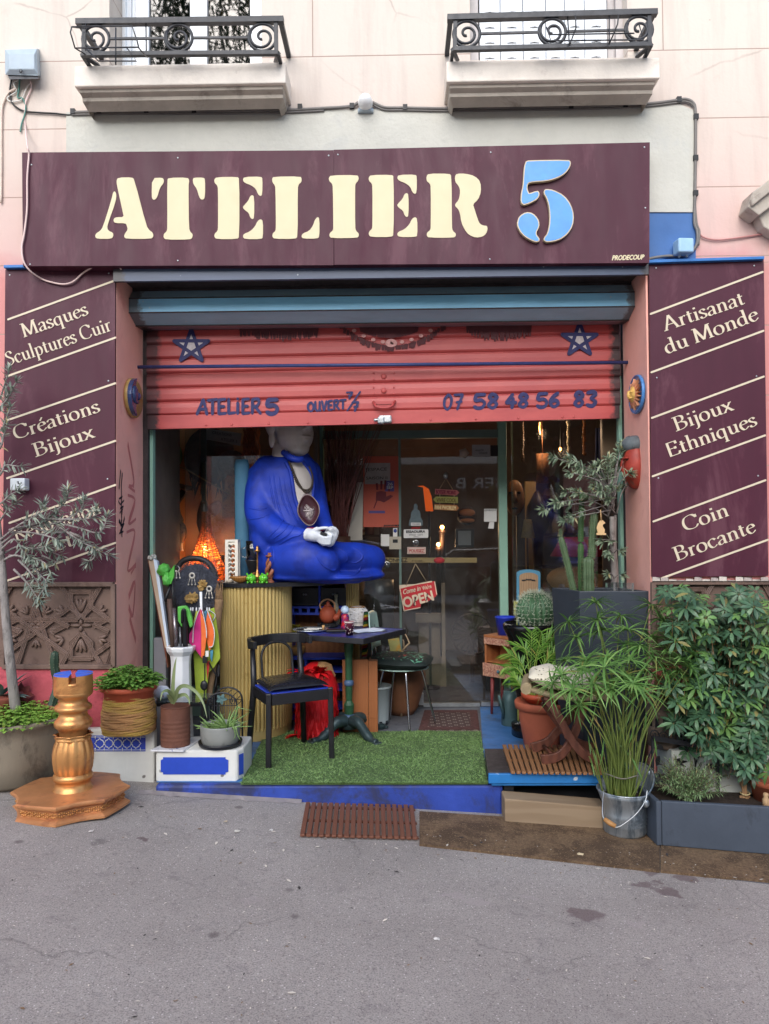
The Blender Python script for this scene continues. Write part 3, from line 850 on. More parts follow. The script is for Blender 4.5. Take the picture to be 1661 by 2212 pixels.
for x,y in((384,341),(384,563),(65,571),(730,334),(710,336),(1060,329),(1058,560),(1392,318),(1394,449),(68,356)):
 p=P(x,y,YG-.001);sc_.ell(p,(.006,.003,.006),10,6)
put("screw",sc_,STEEL,sg)
T_=.125
def penw(d,t):
 a=atan2(d.y,d.x)
 return max(.045,T_*abs(sin(a-radians(14))))
def H(x,y,wd=.2):return('h',[(x-wd/2,y),(x+wd/2,y)])
def L_(*p):return('l',list(p))
def C_(*p):return('c',list(p))
ST=lambda x,h:[L_((x,h),(x,0)),H(x,.02,.22)]
SERIF={'M':(.98,[L_((.14,0),(.18,1)),L_((.18,.98),(.48,.05)),L_((.48,.05),(.78,1)),L_((.80,1),(.84,0)),H(.14,.02,.22),H(.84,.02,.24),H(.12,.98,.16),H(.84,.98,.16)]),'A':(.82,[L_((.10,0),(.40,1)),L_((.40,1),(.72,0)),H(.40,.36,.36),H(.10,.02,.22),H(.72,.02,.24)]),'S':(.56,[C_((.46,.78),(.40,.94),(.26,.98),(.12,.88),(.13,.70),(.28,.54),(.44,.38),(.44,.16),(.28,.02),(.14,.06),(.07,.24))]),'C':(.80,[C_((.72,.78),(.60,.95),(.42,.98),(.18,.85),(.09,.50),(.18,.14),(.42,.02),(.62,.06),(.74,.22)),L_((.72,.92),(.73,.72))]),'B':(.68,[L_((.15,1),(.15,0)),C_((.15,.97),(.36,.97),(.50,.86),(.48,.64),(.32,.53),(.15,.53)),C_((.15,.53),(.38,.52),(.57,.40),(.57,.16),(.38,.03),(.15,.03)),H(.11,.02,.2),H(.11,.98,.2)]),'R':(.72,[L_((.15,1),(.15,0)),C_((.15,.97),(.36,.97),(.52,.86),(.50,.62),(.34,.50),(.15,.50)),L_((.32,.50),(.66,0)),H(.15,.02,.24),H(.11,.98,.2),H(.67,.02,.14)]),'E':(.66,[L_((.15,1),(.15,0)),H(.34,.97,.44),L_((.54,.99),(.56,.78)),H(.31,.52,.34),L_((.47,.60),(.47,.44)),H(.36,.03,.5),L_((.58,.02),(.63,.22))]),'a':(.50,[C_((.08,.48),(.16,.60),(.27,.62),(.37,.52),(.37,.34),(.37,.12),(.40,.03),(.48,.03)),C_((.37,.36),(.18,.30),(.08,.18),(.11,.04),(.22,.02),(.37,.13))]),'c':(.47,[C_((.42,.50),(.34,.60),(.23,.61),(.09,.48),(.08,.26),(.16,.06),(.28,.01),(.44,.13))]),'d':(.57,[C_((.42,.54),(.27,.62),(.12,.50),(.08,.28),(.15,.06),(.26,.01),(.42,.12)),L_((.43,1.05),(.43,.02)),H(.37,1.03,.12),H(.48,.02,.12)]),'e':(.48,[L_((.09,.37),(.43,.40)),C_((.43,.40),(.39,.56),(.26,.62),(.12,.50),(.08,.28),(.16,.06),(.28,.01),(.45,.15))]),'h':(.60,[*ST(.15,1.05),C_((.15,.44),(.25,.58),(.37,.61),(.45,.50),(.46,.28),(.46,.0)),H(.46,.02,.2),H(.11,1.03,.12)]),'i':(.29,[*ST(.15,.61),H(.11,.59,.12),L_((.14,.92),(.15,.80))]),'j':(.28,[C_((.16,.61),(.16,.2),(.16,-.15),(.10,-.30),(0,-.31)),H(.12,.59,.12),L_((.15,.92),(.16,.80))]),'l':(.29,[*ST(.15,1.05),H(.11,1.03,.12)]),'n':(.60,[*ST(.15,.61),C_((.15,.44),(.25,.58),(.37,.61),(.45,.50),(.46,.28),(.46,.0)),H(.46,.02,.2),H(.11,.59,.12)]),'o':(.57,[C_((.28,.62),(.14,.55),(.07,.31),(.14,.07),(.28,.005),(.42,.07),(.49,.31),(.42,.55),(.28,.62))]),'p':(.57,[L_((.15,.61),(.15,-.34)),H(.15,-.33,.22),H(.11,.59,.12),C_((.15,.48),(.28,.61),(.42,.55),(.49,.32),(.42,.08),(.28,.01),(.15,.08))]),'q':(.57,[C_((.42,.54),(.27,.62),(.12,.50),(.08,.28),(.15,.06),(.26,.01),(.42,.12)),L_((.43,.62),(.43,-.34)),H(.43,-.33,.22)]),'r':(.41,[*ST(.15,.61),C_((.15,.40),(.22,.56),(.31,.61),(.38,.57)),H(.11,.59,.12)]),'s':(.41,[C_((.34,.50),(.28,.60),(.19,.62),(.09,.55),(.10,.43),(.21,.33),(.33,.23),(.33,.08),(.20,.01),(.10,.04),(.06,.15))]),'t':(.36,[C_((.16,.80),(.16,.5),(.16,.16),(.21,.03),(.34,.08)),H(.18,.60,.28)]),'u':(.60,[C_((.15,.61),(.15,.3),(.17,.10),(.26,.02),(.36,.05),(.45,.16)),L_((.46,.61),(.46,.02)),H(.11,.59,.12),H(.41,.59,.12),H(.51,.02,.12)]),'v':(.52,[L_((.06,.60),(.27,0)),L_((.27,0),(.46,.60)),H(.06,.60,.18),H(.46,.60,.16)]),'x':(.54,[L_((.08,.60),(.46,.02)),L_((.44,.60),(.08,.02)),H(.09,.60,.18),H(.44,.60,.16),H(.08,.02,.16),H(.46,.02,.18)]),' ':(.26,[])}
SERIF['é']=(.48,SERIF['e'][1]+[L_((.24,.74),(.38,.95))])
def serif(mb,s,Y,p0,p1,cap,h=.004):
 """baseline from p0 to p1 (overview px), cap height in px"""
 tot=sum(SERIF[c][0]for c in s)
 a=V((p0[0],-p0[1]));b2=V((p1[0],-p1[1]))
 ax=(b2-a);ln=ax.length;ax/=ln;up=V((-ax.y,ax.x));k=ln/tot
 mp=pixmap(Y);x=0;idx=0
 for ch in s:
  adv,sts=SERIF[ch]
  for kind,pts in sts:
   if kind=='c':pts=[(p.x,p.y)for p in catmull([(u,v,0)for u,v in pts],5)]
   wf_=(lambda d,t:.05)if kind=='h' else penw
   idx+=1
   mb.stroke(pts,wf_,lambda u,v,hh,x=x:mp(a.x+ax.x*(x+u)*k+up.x*v*cap,a.y+ax.y*(x+u)*k+up.y*v*cap,hh),h+.00012*(idx%12))
  x+=adv
def side_sign(label,corners,stripes,texts,k,cap,screws):
 YB=YF-.03
 t=thing("side_sign",label,"sign",P(*corners[1],YB),"burgundy service signs beside the shop opening")
 m=MB();m.prism([P(x,y,YB)for x,y in corners],(0,.028,0))
 put("sign_board",m,SIGNRED,t,bevel=.002)
 mp=pixmap(YB)
 for(a,b2)in stripes:
  s=MB();p,r=q(k,*a),q(k,*b2)
  s.stroke([(p[0],-p[1]),(r[0],-r[1])],lambda d,tt:4.2,mp,.0035)
  for e in(p,r):s.add([mp(e[0]+2.1*cos(i*pi/5),-e[1]+2.1*sin(i*pi/5),.0033)for i in range(10)],[list(range(10))])
  put("stripe",s,LETTER2,t)
 for tx,a,b2 in texts:l=MB();serif(l,tx,YB,q(k,*a),q(k,*b2),cap);put("sign_word",l,LETTER2,t)
 s=MB()
 for x,y in screws:s.ell(Q(k,x,y,YB-.001),(.006,.003,.006),10,6)
 put("screw",s,STEEL,t)
 c=MB()
 return t
side_sign("burgundy sign left of the opening listing masks, leather sculptures and jewellery",[(12,583),(6,1257),(247,1257),(248,582)],[((52,405),(738,155)),((45,770),(740,522)),((45,1053),(740,815)),((45,1425),(740,1185)),((60,1712),(740,1468)),((40,2085),(740,1840))],[("Masques",(150,522),(572,372)),("Sculptures Cuir",(50,705),(722,474)),("Créations",(95,1180),(648,996)),("Bijoux",(228,1290),(612,1160)),("Rénovation",(100,1830),(655,1648)),("et",(362,1892),(478,1856))],3,30,[(62,120),(698,108),(696,800),(690,1430)])
side_sign("burgundy sign right of the opening listing crafts, ethnic jewellery and a bric-a-brac corner",[(1402,568),(1409,1246),(1659,1243),(1649,559)],[((835,370),(1555,100)),((840,745),(1560,478)),((843,1038),(1562,772)),((848,1413),(1570,1150)),((853,1703),(1573,1438)),((905,2068),(1590,1820))],[("Artisanat",(925,482),(1445,305)),("du Monde",(935,630),(1535,405)),("Bijoux",(998,1126),(1372,985)),("Ethniques",(950,1294),(1525,1083)),("Coin",(1050,1770),(1345,1663)),("Brocante",(1000,1960),(1518,1768))],6,31,[(870,75),(1500,60),(875,780),(1515,770),(885,1425),(1525,1410)])
for(x0,y0,x1,y1)in((10,577,249,573),(1400,566,1649,558)):
 sp=MB();a,b_=P(x0,y0,YF-.05),P(x1,y1,YF-.05)
 sp.bar(a+V((0,.03,0)),b_+V((0,.03,0)),.02,.09,V((0,1,0)));put("blue_capping",sp,STRIPBLUE,bld,bevel=.003)
def carved(label,x0,y0,x1,y1,off):
 YB=YF-.035
 t=thing("star_relief",label,"carved relief",P((x0+x1)/2,y1,YB),"brown carved panels under the side signs")
 m=MB();mp=pixmap(YB)
 m.prism([P(x0,y0,YB+.028),P(x0,y1,YB+.028),P(x1,y1,YB+.028),P(x1,y0,YB+.028)],(0,.006,0))
 for a,b2 in(((x0,y0),(x1,y0)),((x1,y0),(x1,y1)),((x1,y1),(x0,y1)),((x0,y1),(x0,y0))):
  m.bar(P(*a,YB),P(*b2,YB),.03,.03)
 put("panel_board",m,LATT,t,bevel=.004)
 r=MB();R0=1.75*S(YF)
 def inside(a,b2):
  A,B=V(a),V(b2);d=B-A;t0,t1=0,1
  for p_,d_,lo,hi in((A.x,d.x,x0+5,x1-5),(A.y,d.y,y0+5,y1-5)):
   if abs(d_)<1e-6:
    if p_<lo or p_>hi:return None
   else:
    u,v=(lo-p_)/d_,(hi-p_)/d_
    if u>v:u,v=v,u
    t0,t1=max(t0,u),min(t1,v)
  return(A+d*t0,A+d*t1)if t1-t0>.02 else None
 kk=[0]
 def strap(a,b2):
  a,b2=V((a[0],a[1])),V((b2[0],b2[1]))
  n=(b2-a).normalized();n=V((-n.y,n.x))
  for o in(-3.4,0,3.4):
   s=inside(a+n*o,b2+n*o)
   if s:
    kk[0]+=1
    r.tube([P(s[0].x,s[0].y,YB+.009+.0008*(kk[0]%5)),P(s[1].x,s[1].y,YB+.009+.0008*(kk[0]%5))],R0,6,smooth=False)
 def lobe(x,y,ang,L,w_):
  d=V((cos(ang),sin(ang)))
  c=P(x+d.x*L/2,y+d.y*L/2,YB+.018)
  R=Matrix.Rotation(ang,3,'Y')
  if x0+4<x+d.x*L<x1-4 and y0+4<y+d.y*L<y1-4 and x0+4<x<x1-4:
   r.ell(c,(L/2*S(YF),.013,w_/2*S(YF)),10,6,R=R)
 cy=(y0+y1)/2
 per=97.0
 for i in range(-3,5):
  c1=x0+off+i*per*2;c2=c1+per
  for k in range(5):
   a=-pi/2+k*2*pi/5
   b2=a+4*pi/5
   A=V((c1+38*cos(a),cy+38*sin(a)));B=V((c1+38*cos(b2),cy+38*sin(b2)))
   d=(B-A)*.75
   strap(A-d,B+d)
   lobe(c1,cy,a,15,9)
   for sd_ in(-.5,0,.5):lobe(c1+30*cos(a+.63),cy+30*sin(a+.63),a+.63+sd_,20,6)
  for sy in(-1,1):
   strap((c2-22,cy+sy*74),(c2-22,cy+sy*36));strap((c2+22,cy+sy*74),(c2+22,cy+sy*36))
   strap((c2-22,cy+sy*38),(c2,cy+sy*17));strap((c2+22,cy+sy*38),(c2,cy+sy*17))
   strap((c2-22,cy+sy*72),(c2+22,cy+sy*72))
   strap((c2-48,cy+sy*95),(c2-2,cy+sy*14));strap((c2+48,cy+sy*95),(c2+2,cy+sy*14))
   for sd_ in(-.35,0,.35):lobe(c2,cy+sy*28,sy*(pi/2+sd_),32,8)
   for sx in(-1,1):
    for sd_ in(-.7,0,.7):lobe(c2+sx*38,cy+sy*28,atan2(sy*.4,sx*1.0)+sd_,20,8)
  for k in range(4):lobe(c2,cy,k*pi/2,24 if k%2==0 else 14,8)
  strap((c2-60,cy-14),(c2-26,cy+3));strap((c2+60,cy-14),(c2+26,cy+3));strap((c2-60,cy+14),(c2-26,cy-3));strap((c2+60,cy+14),(c2+26,cy-3))
 put("carved_relief",r,LATT,t)
carved("carved brown star pattern relief behind the olive tree on the left",6,1262,245,1440,72)
carved("carved brown star pattern relief partly hidden by the umbrella leaf shrub on the right",1411,1258,1720,1432,-10)
lg=MB()
for i in range(16):
 x=1409+i*18
 hgt=random.choice((2,5,8,9,10,11))*random.uniform(.7,1.1)
 lg.hexa([P(x,1255,5.04),P(x+17,1255,5.04),P(x+17,1255,5.1),P(x,1255,5.1),P(x+random.uniform(0,2),1255-hgt,5.05),P(x+16,1255-hgt*random.uniform(.5,1.1),5.05),P(x+17,1255-hgt,5.1),P(x,1255-hgt,5.1)],i%2)
put("broken_ledge",lg,[STONED,mat("whitish_stone",(158,146,138),.9,var=.3,ns=14,bump=.5)],bld)
rs=thing("roller_shutter","half raised salmon red roller shutter with blue drum casing and sprayed opening hours","shutter",P(830,918,YS))
sx0,sx1=XL+.075,XR-.07
XPL,XPR=P(315,920,YS).x,P(1350,905,YS).x
rows=[(680,655),(712,687),(744,719),(775,752.6),(807,782),(838,813),(868,843),(897.5,875.5),(928,904)]
def rowz(i):return P(315,rows[i][0],YS).z,P(1350,rows[i][1],YS).z
curt=MB()
def shpt(x,i,t,off):
 a,b2=rowz(i);c,d=rowz(i+1)
 f=(x-XPL)/(XPR-XPL)
 z0=a+(b2-a)*f;z1=c+(d-c)*f
 return V((x,YS+off,z0+(z1-z0)*t))
prof=[(.0,.004),(.03,.010),(.07,.010),(.10,.002),(.16,-.004),(.5,-.010),(.86,-.010),(.94,-.004),(1.0,.004)]
for i in range(7):
 nx=10
 xs=[sx0-.03+(sx1-sx0+.06)*k/nx for k in range(nx+1)]
 vs=[shpt(x,i,t,o)for(t,o)in prof for x in xs]
 n=nx+1
 curt.add(vs,[(j*n+k,j*n+n+k,j*n+n+k+1,j*n+k+1)for j in range(len(prof)-1)for k in range(nx)],0)
def shutter_mat():
 m,t,b=nodes_of("worn_shutter_paint")
 vec=coords(t,(1,1,1),3);sep=N(t,"ShaderNodeSeparateXYZ");t.links.new(vec,sep.inputs[0])
 n=noise_tex(t,vec,22,5);n0=noise_tex(t,coords(t,(.6,1,2)),5,6)
 c=ramp(t,n0,[(.3,lin((170,70,70))),(.7,lin((186,84,80)))])
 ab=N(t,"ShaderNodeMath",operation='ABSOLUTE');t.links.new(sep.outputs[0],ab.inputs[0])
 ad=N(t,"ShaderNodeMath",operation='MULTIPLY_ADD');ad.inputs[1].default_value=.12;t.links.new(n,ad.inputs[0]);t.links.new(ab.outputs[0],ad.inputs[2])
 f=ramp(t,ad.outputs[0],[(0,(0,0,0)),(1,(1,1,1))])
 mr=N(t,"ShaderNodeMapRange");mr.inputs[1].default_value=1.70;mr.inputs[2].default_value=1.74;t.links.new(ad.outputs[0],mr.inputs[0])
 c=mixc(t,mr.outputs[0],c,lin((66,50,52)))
 n3=noise_tex(t,vec,1.6,6)
 c=mixc(t,ramp(t,n3,[(.5,(0,0,0)),(.8,(.5,.5,.5))]),c,lin((150,60,66)))
 t.links.new(c,b.inputs[0]);b.inputs["Roughness"].default_value=.42;b.inputs["Specular IOR Level"].default_value=.4
 bump_to(t,b,n,.08,.003)
 return m
SHM=shutter_mat()
put("slat_curtain",curt,SHM,rs)
br_=MB()
a,b2=rowz(7);c,d=rowz(8)
f=lambda x,p,r:p+(r-p)*(x-XPL)/(XPR-XPL)
x0,x1=sx0-.02,sx1+.02
br_.hexa([V((x0,YS-.016,f(x0,c,d))),V((x1,YS-.016,f(x1,c,d))),V((x1,YS+.02,f(x1,c,d))),V((x0,YS+.02,f(x0,c,d))),V((x0,YS-.016,f(x0,a,b2)-.003)),V((x1,YS-.016,f(x1,a,b2)-.003)),V((x1,YS+.02,f(x1,a,b2)-.003)),V((x0,YS+.02,f(x0,a,b2)-.003))])
for px in(445,500,580,665,745,930,1028,1120,1215,1240):
 br_.ell(P(px,921-(px-315)*.0225,YS-.018),(.009,.004,.009),10,6)
put("bottom_rail",br_,SHM,rs,bevel=.003)
hd=MB()
hp=[P(806,868,YS-.015),P(812,878,YS-.05),P(822,881,YS-.055),P(838,881,YS-.055),P(847,877,YS-.05),P(853,866,YS-.015)]
hd.tube(hp,.010,6);hd.box(P(829,870,YS-.014),(.14,.006,.022))
for y in(813,844):
 hd.ell(P(829,y,YS-.014),(.02,.01,.02),12,8)
 for dx in(-22,22):
  for dy in(-7,7):hd.ell(P(829+dx,y+dy,YS-.012),(.007,.004,.007),8,6)
put("handle",hd,SHM,rs)
lk=MB()
c0=P(832,906,YS-.045)
lk.box(c0,(.095,.05,.055));lk.tube([c0+V((-.045,-.01,-.005)),c0+V((-.085,-.01,-.005))],.012,10);lk.box(c0+V((-.03,-.01,-.01)),(.05,.055,.05))
put("lock",lk,STEEL,rs,bevel=.01)
sp=MB();mp=pixmap(YS-.0168)
def sw(wd):return lambda d,t:wd*(1.14+.14*sin(t*9))
cnt=[0]
def spray(strokes,ox,oy,sx,sy,wd,mb=None,slant=0):
 for st in strokes:
  pts=[(ox+(x+slant*(1-y))*sx,-(oy+y*sy))for x,y in st]
  if len(pts)>2:pts=[(p.x,p.y)for p in catmull([(u,v,0)for u,v in pts],5)]
  cnt[0]+=1;hh=.0006+.00015*(cnt[0]%9)
  (mb or sp).stroke(pts,sw(wd),mp,hh)
  for e in(pts[0],pts[-1]):(mb or sp).add([mp(e[0]+wd*.5*cos(i*pi/4),e[1]+wd*.5*sin(i*pi/4),hh)for i in range(8)],[list(range(8))])
U={'A':[[(.05,1),(.3,.45),(.52,0)],[(.52,0),(.66,.5),(.8,1)],[(.18,.66),(.75,.62)]],'T':[[(0,.08),(.8,0)],[(.42,.05),(.40,1)]],'E':[[(.1,.05),(.1,1)],[(.1,.05),(.65,0)],[(.1,.5),(.55,.48)],[(.1,1),(.7,.95)]],'L':[[(.1,0),(.1,.98)],[(.1,.98),(.7,.92)]],'I':[[(.2,.25),(.2,1)],[(.2,-.02),(.2,.02)]],'R':[[(.1,1),(.1,.05)],[(.1,.05),(.55,.02),(.62,.25),(.45,.48),(.1,.52)],[(.3,.5),(.75,1)]],'5':[[(.7,0),(.15,.03)],[(.15,.03),(.12,.42),(.5,.40),(.72,.62),(.6,.92),(.3,1),(.08,.88)]],'O':[[(.4,0),(.1,.25),(.08,.7),(.4,1),(.7,.7),(.68,.25),(.4,0)]],'U':[[(.1,0),(.1,.7),(.35,1),(.62,.75),(.65,0)],[(.65,.6),(.72,1)]],'V':[[(.08,0),(.35,1)],[(.35,1),(.7,0)]],'7':[[(.05,.05),(.72,.02)],[(.72,.02),(.5,.5),(.32,1)],[(.25,.52),(.65,.48)]],'0':[[(.42,0),(.12,.3),(.10,.75),(.35,1),(.62,.7),(.66,.25),(.42,0)]],'8':[[(.62,.12),(.35,.0),(.15,.2),(.4,.46),(.64,.72),(.4,1),(.12,.8),(.32,.5),(.6,.28),(.62,.12)]],'4':[[(.5,0),(.1,.62)],[(.1,.62),(.75,.6)],[(.55,.3),(.5,1)]],'6':[[(.6,0),(.25,.3),(.1,.7),(.35,1),(.65,.78),(.5,.52),(.16,.62)]],'3':[[(.1,.08),(.5,.0),(.65,.2),(.35,.45),(.68,.7),(.45,1),(.1,.92)]]}
def word(s,x0,y0,x1,y1,hgt,wd,slant=0,adv=None):
 n=len(s);adv=adv or[1]*n;tot=sum(adv);x=x0
 for ch,a in zip(s,adv):
  ww=(x1-x0)*a/tot
  if ch!=' ':spray(U[ch],x,y0+(y1-y0)*(x-x0)/(x1-x0),ww*1.15,hgt,wd,slant=slant)
  x+=ww
def PW():
 global sp
 put("sprayed_word",sp,SPRAY,rs);sp=MB()
word("ATELIER",424,863,566,861,32,5.6,0,[1.1,.95,.95,.85,.5,.9,1.05]);PW();word("5",574,863,604,861,31,8)
PW();word("OUVERT",664,869,748,862,20,4,0,[1,.95,.9,.8,.9,.9]);word("7",748,847,764,846,14,3.4);spray([[(0,1),(1,0)]],750,846,28,41,3.2);word("7",760,868,777,867,20,4)
PW();word("07",957,852,1002,851,33,4.8,.05);PW();word("58",1022,852,1080,851,30,6.5,.05);PW();word("48",1090,852,1145,850,29,6.5,.05);PW();word("56",1158,850,1212,848,30,6.5,.05);PW();word("83",1238,847,1292,845,31,7,.05)
PW()
def star(cx,cy,r):
 pt=[(cx+r*sin(2*pi*i/5),cy-r*cos(2*pi*i/5)*.95)for i in range(5)]
 g_=MB()
 for i in range(5):
  spray([[pt[i],pt[(i+2)%5]]],0,0,1,1,6.5)
 return pt
for cx,cy in((413,748),(1252,734)):
 sp=MB();star(cx,cy,40);put("sprayed_star",sp,SPRAY,rs)
for cx,cy in((413,748),(1252,734)):
 sv=MB();r=36;pts=[]
 for i in range(10):
  rr=r if i%2==0 else r*.382
  pts.append(mp(cx+rr*sin(pi*i/5),-(cy-rr*cos(pi*i/5)*.95),.0002))
 sv.prism(pts,(0,.0001,0));put("star_fill",sv,SPRAYG,rs)
bs=MB()
for(xa,xb,y0_,y1_,n)in((520,690,712,732,34),(1010,1150,706,732,30)):
 for i in range(n):
  x=xa+(xb-xa)*i/n;e=sin(pi*(i+.5)/n)
  cnt[0]+=1
  bs.stroke([(x,-y0_+4),(x+random.uniform(-3,3),-(y0_+(y1_-y0_)*(.55+.45*e)+random.uniform(-3,6)))],lambda d,t:7*(1-.5*t),mp,.0003+.0001*(cnt[0]%4))
 put('sprayed_motif',bs,SPRAYBR,rs);bs=MB()
for i in range(40):
 t=i/39;x=735+225*t;yb=708+46*(1-(2*t-1)**2)
 bs.stroke([(x,-yb+8),(x+random.uniform(-4,4),-yb-random.uniform(0,6))],lambda d,t:6,mp,.0003+.0001*(i%4))
for i in range(24):
 t=i/23;x=780+120*t
 bs.stroke([(x,-706),(x+random.uniform(-3,3),-716-14*sin(pi*t))],lambda d,t:8,mp,.0007+.0001*(i%3))
put("sprayed_motif",bs,SPRAYBR,rs)
bs=MB()
for i in range(9):
 t=i/8;x=765+165*t;y=714+26*(1-(2*t-1)**2)
 bs.add([mp(x+5*cos(k*pi/4),-y+4*sin(k*pi/4),.0015)for k in range(8)],[list(range(8))])
bs.add([mp(845+13*cos(k*pi/6),-741+9*sin(k*pi/6),.0015)for k in range(12)],[list(range(12))])
put("pale_motif",bs,mat("pale_spray",(202,150,144),.7,var=.2,ns=40),rs)
hs=MB()
def zc(py):return P(830,py,5.33).z
cx0,cx1=XL+.013,XR-.013
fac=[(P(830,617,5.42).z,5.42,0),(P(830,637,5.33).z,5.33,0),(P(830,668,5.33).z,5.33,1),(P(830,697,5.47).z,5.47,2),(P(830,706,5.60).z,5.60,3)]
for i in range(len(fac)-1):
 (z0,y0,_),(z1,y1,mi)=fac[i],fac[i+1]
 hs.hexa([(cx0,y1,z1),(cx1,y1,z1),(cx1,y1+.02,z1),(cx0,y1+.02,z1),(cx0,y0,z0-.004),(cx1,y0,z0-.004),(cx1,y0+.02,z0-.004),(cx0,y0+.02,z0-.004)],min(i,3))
def casing(name,base,dark):
 m,t,b=nodes_of(name)
 vec=coords(t,(1,1,1),3);sep=N(t,"ShaderNodeSeparateXYZ");t.links.new(vec,sep.inputs[0])
 n=noise_tex(t,vec,26,5);n0=noise_tex(t,coords(t,(.5,1,3)),6,6)
 c=ramp(t,n0,[(.3,tuple(x*.86 for x in lin(base))),(.7,tuple(min(1,x*1.12)for x in lin(base)))])
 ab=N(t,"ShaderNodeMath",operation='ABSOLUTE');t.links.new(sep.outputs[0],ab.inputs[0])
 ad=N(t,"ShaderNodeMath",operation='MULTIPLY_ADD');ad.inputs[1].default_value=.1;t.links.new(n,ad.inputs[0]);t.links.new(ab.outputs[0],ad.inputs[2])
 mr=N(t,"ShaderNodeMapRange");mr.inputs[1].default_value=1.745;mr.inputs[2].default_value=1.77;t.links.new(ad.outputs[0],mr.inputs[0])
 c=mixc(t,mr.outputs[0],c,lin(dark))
 vo=N(t,"ShaderNodeTexVoronoi");vo.inputs["Scale"].default_value=9;t.links.new(vec,vo.inputs[0])
 c=mixc(t,ramp(t,vo.outputs[0],[(.03,(.7,)*3),(.06,(0,0,0))]),c,lin((190,200,206)))
 t.links.new(c,b.inputs[0]);b.inputs["Roughness"].default_value=.4
 return m
put("drum_casing",hs,[casing("casing_blue_lightened",(190,230,245),(120,138,146)),casing("casing_blue_front",(138,204,236),(96,116,126)),casing("casing_blue_shaded",(150,194,214),(104,118,126)),casing("casing_under_shaded",(138,122,132),(60,54,56))],rs,bevel=.003)  # facet colours carry light and shade: top lightened, lower two darkened
sm_=MB()
for(z0,y0,_)in fac[1:4]:sm_.bb(cx0,cx1,y0-.004,y0+.004,z0-.007,z0+.001)
put("casing_seam",sm_,DKBROWN,rs)
fs_=MB()
fs_.bb(cx0,cx1,5.03,5.06,P(830,600,5.03).z,P(830,572,5.06).z)
put("casing_lintel",fs_,casing("lintel_slate",(64,78,104),(60,58,62)),rs)
dk=MB();dk.bb(cx0,cx1,5.40,5.42,P(830,640,5.4).z,ZO+.05);dk.bb(cx0,cx1,5.05,5.4,ZO-.015,ZO-.001)
put("casing_back",dk,DKBROWN,rs)  # dark brown sheet closing the gap above the drum
b_=MB();A,B=P(297,793,YS-.1),P(1366,783,YS-.1)
b_.tube([A,B],.013,10)
solo("shutter_bar",b_,BARBLUE,"dark blue painted metal bar across the shutter opening","bar")
def plaque_frame(px,py,X,side):
 c=PX(px,py,X)
 return c
c=PX(285,860,XL+.02)
mn=thing("moon_plaque","blue ceramic crescent moon face plaque on the left reveal","plaque",c)
m=MB();hh=43*S(c.y);hw=.16
m.lathe(c,[(.001,0),(1,0),(1,.02),(.9,.03),(.001,.034)],28,M=Matrix(((0,0,1),(hw,0,0),(0,hh,0))),cap=(False,False))
put("disc",m,mat("ochre_glaze",(172,140,84),.35,var=.25,ns=30),mn)
m=MB()
def moonp(y,z,x):return c+V((x,y*hw,z*hh))
out=[(cos(a),sin(a))for a in[pi/2+.25+(pi*1.4)*i/24-pi*.08 for i in range(25)]]
cres=[(-abs(u)if False else u,v)for u,v in out]
cres=[(-cos(t),sin(t))for t in[-1.35+2.7*i/20 for i in range(21)]]
inner=[(-.15-.28*cos(t*1.1)+(.22 if abs(t-.0)<.18 else 0)+(.1 if-.62<t<-.4 else 0),.93*sin(t))for t in[1.3-2.6*i/24 for i in range(25)]]
m.prism([moonp(u*.98,v*.98,.05)for u,v in cres]+[moonp(u,v,.05)for u,v in inner],(-.03,0,0))
m.ell(moonp(-.52,.1,.05),(.02,.05,.06),12,8);m.ell(moonp(-.2,.05,.052),(.022,.035,.03),10,8);m.ell(moonp(-.35,-.25,.05),(.014,.05,.018),10,8)
put("crescent",m,mat("navy_glaze",(50,66,104),.25,var=.35,ns=18,coat=.4,bump=.2),mn,bevel=.006)
c2=PX(1378,852,XR-.02)
sn=thing("sun_plaque","round ceramic sun face plaque with blue rim on the right reveal","plaque",c2)
hw,hh=.155,42*S(c2.y)
m=MB()
m.lathe(c2,[(.001,0),(1,0),(1.0,.012),(.98,.02),(.92,.02),(.90,.014),(.001,.014)],32,M=Matrix(((0,0,-1),(hw,0,0),(0,hh,0))),cap=(False,False))
put("rim",m,mat("sky_glaze",(74,128,186),.3,var=.2,ns=20),sn)
m=MB()
sunp=lambda u,v,h:c2+V((-h,u*hw,v*hh))
for i in range(20):
 a=2*pi*i/20;r1=.80 if i%2 else.7
 m.prism([sunp(.42*cos(a-.16),.42*sin(a-.16),.04),sunp(r1*cos(a),r1*sin(a),.03),sunp(.42*cos(a+.16),.42*sin(a+.16),.04)],(.02,0,0))
put("ray",m,mat("terracotta_glaze",(214,148,110),.4,var=.2,ns=30),sn)
m=MB()
m.ell(sunp(0,0,.025),(.035,hw*.46,hh*.46),20,14)
m.ell(sunp(0,-.02,.062),(.014,.014,.028),10,8);m.ell(sunp(-.16,.1,.056),(.008,.02,.01),8,6);m.ell(sunp(.16,.1,.056),(.008,.02,.01),8,6);m.ell(sunp(0,-.2,.054),(.012,.035,.01),8,6)
put("face",m,mat("yellow_glaze",(222,180,100),.35,var=.2,ns=30),sn)
c3=PX(1372,998,XR-.02)
wm=thing("wall_mask","red tribal wall mask with grey woven cap on the right reveal","mask",c3+V((0,0,-.18)))
m=MB();hw,hh=.1,56*S(c3.y)
mk=lambda u,v,h:c3+V((-h,u*hw,v*hh))
m.ell(c3+V((0,0,-.02)),(.085,hw,hh*.95),20,16)
m.ell(mk(0,-.15,.075),(.03,.018,.06),10,8);m.ell(mk(0,-.52,.07),(.02,.035,.015),10,8);m.ell(mk(.0,.12,.075),(.02,.08,.012),12,8)
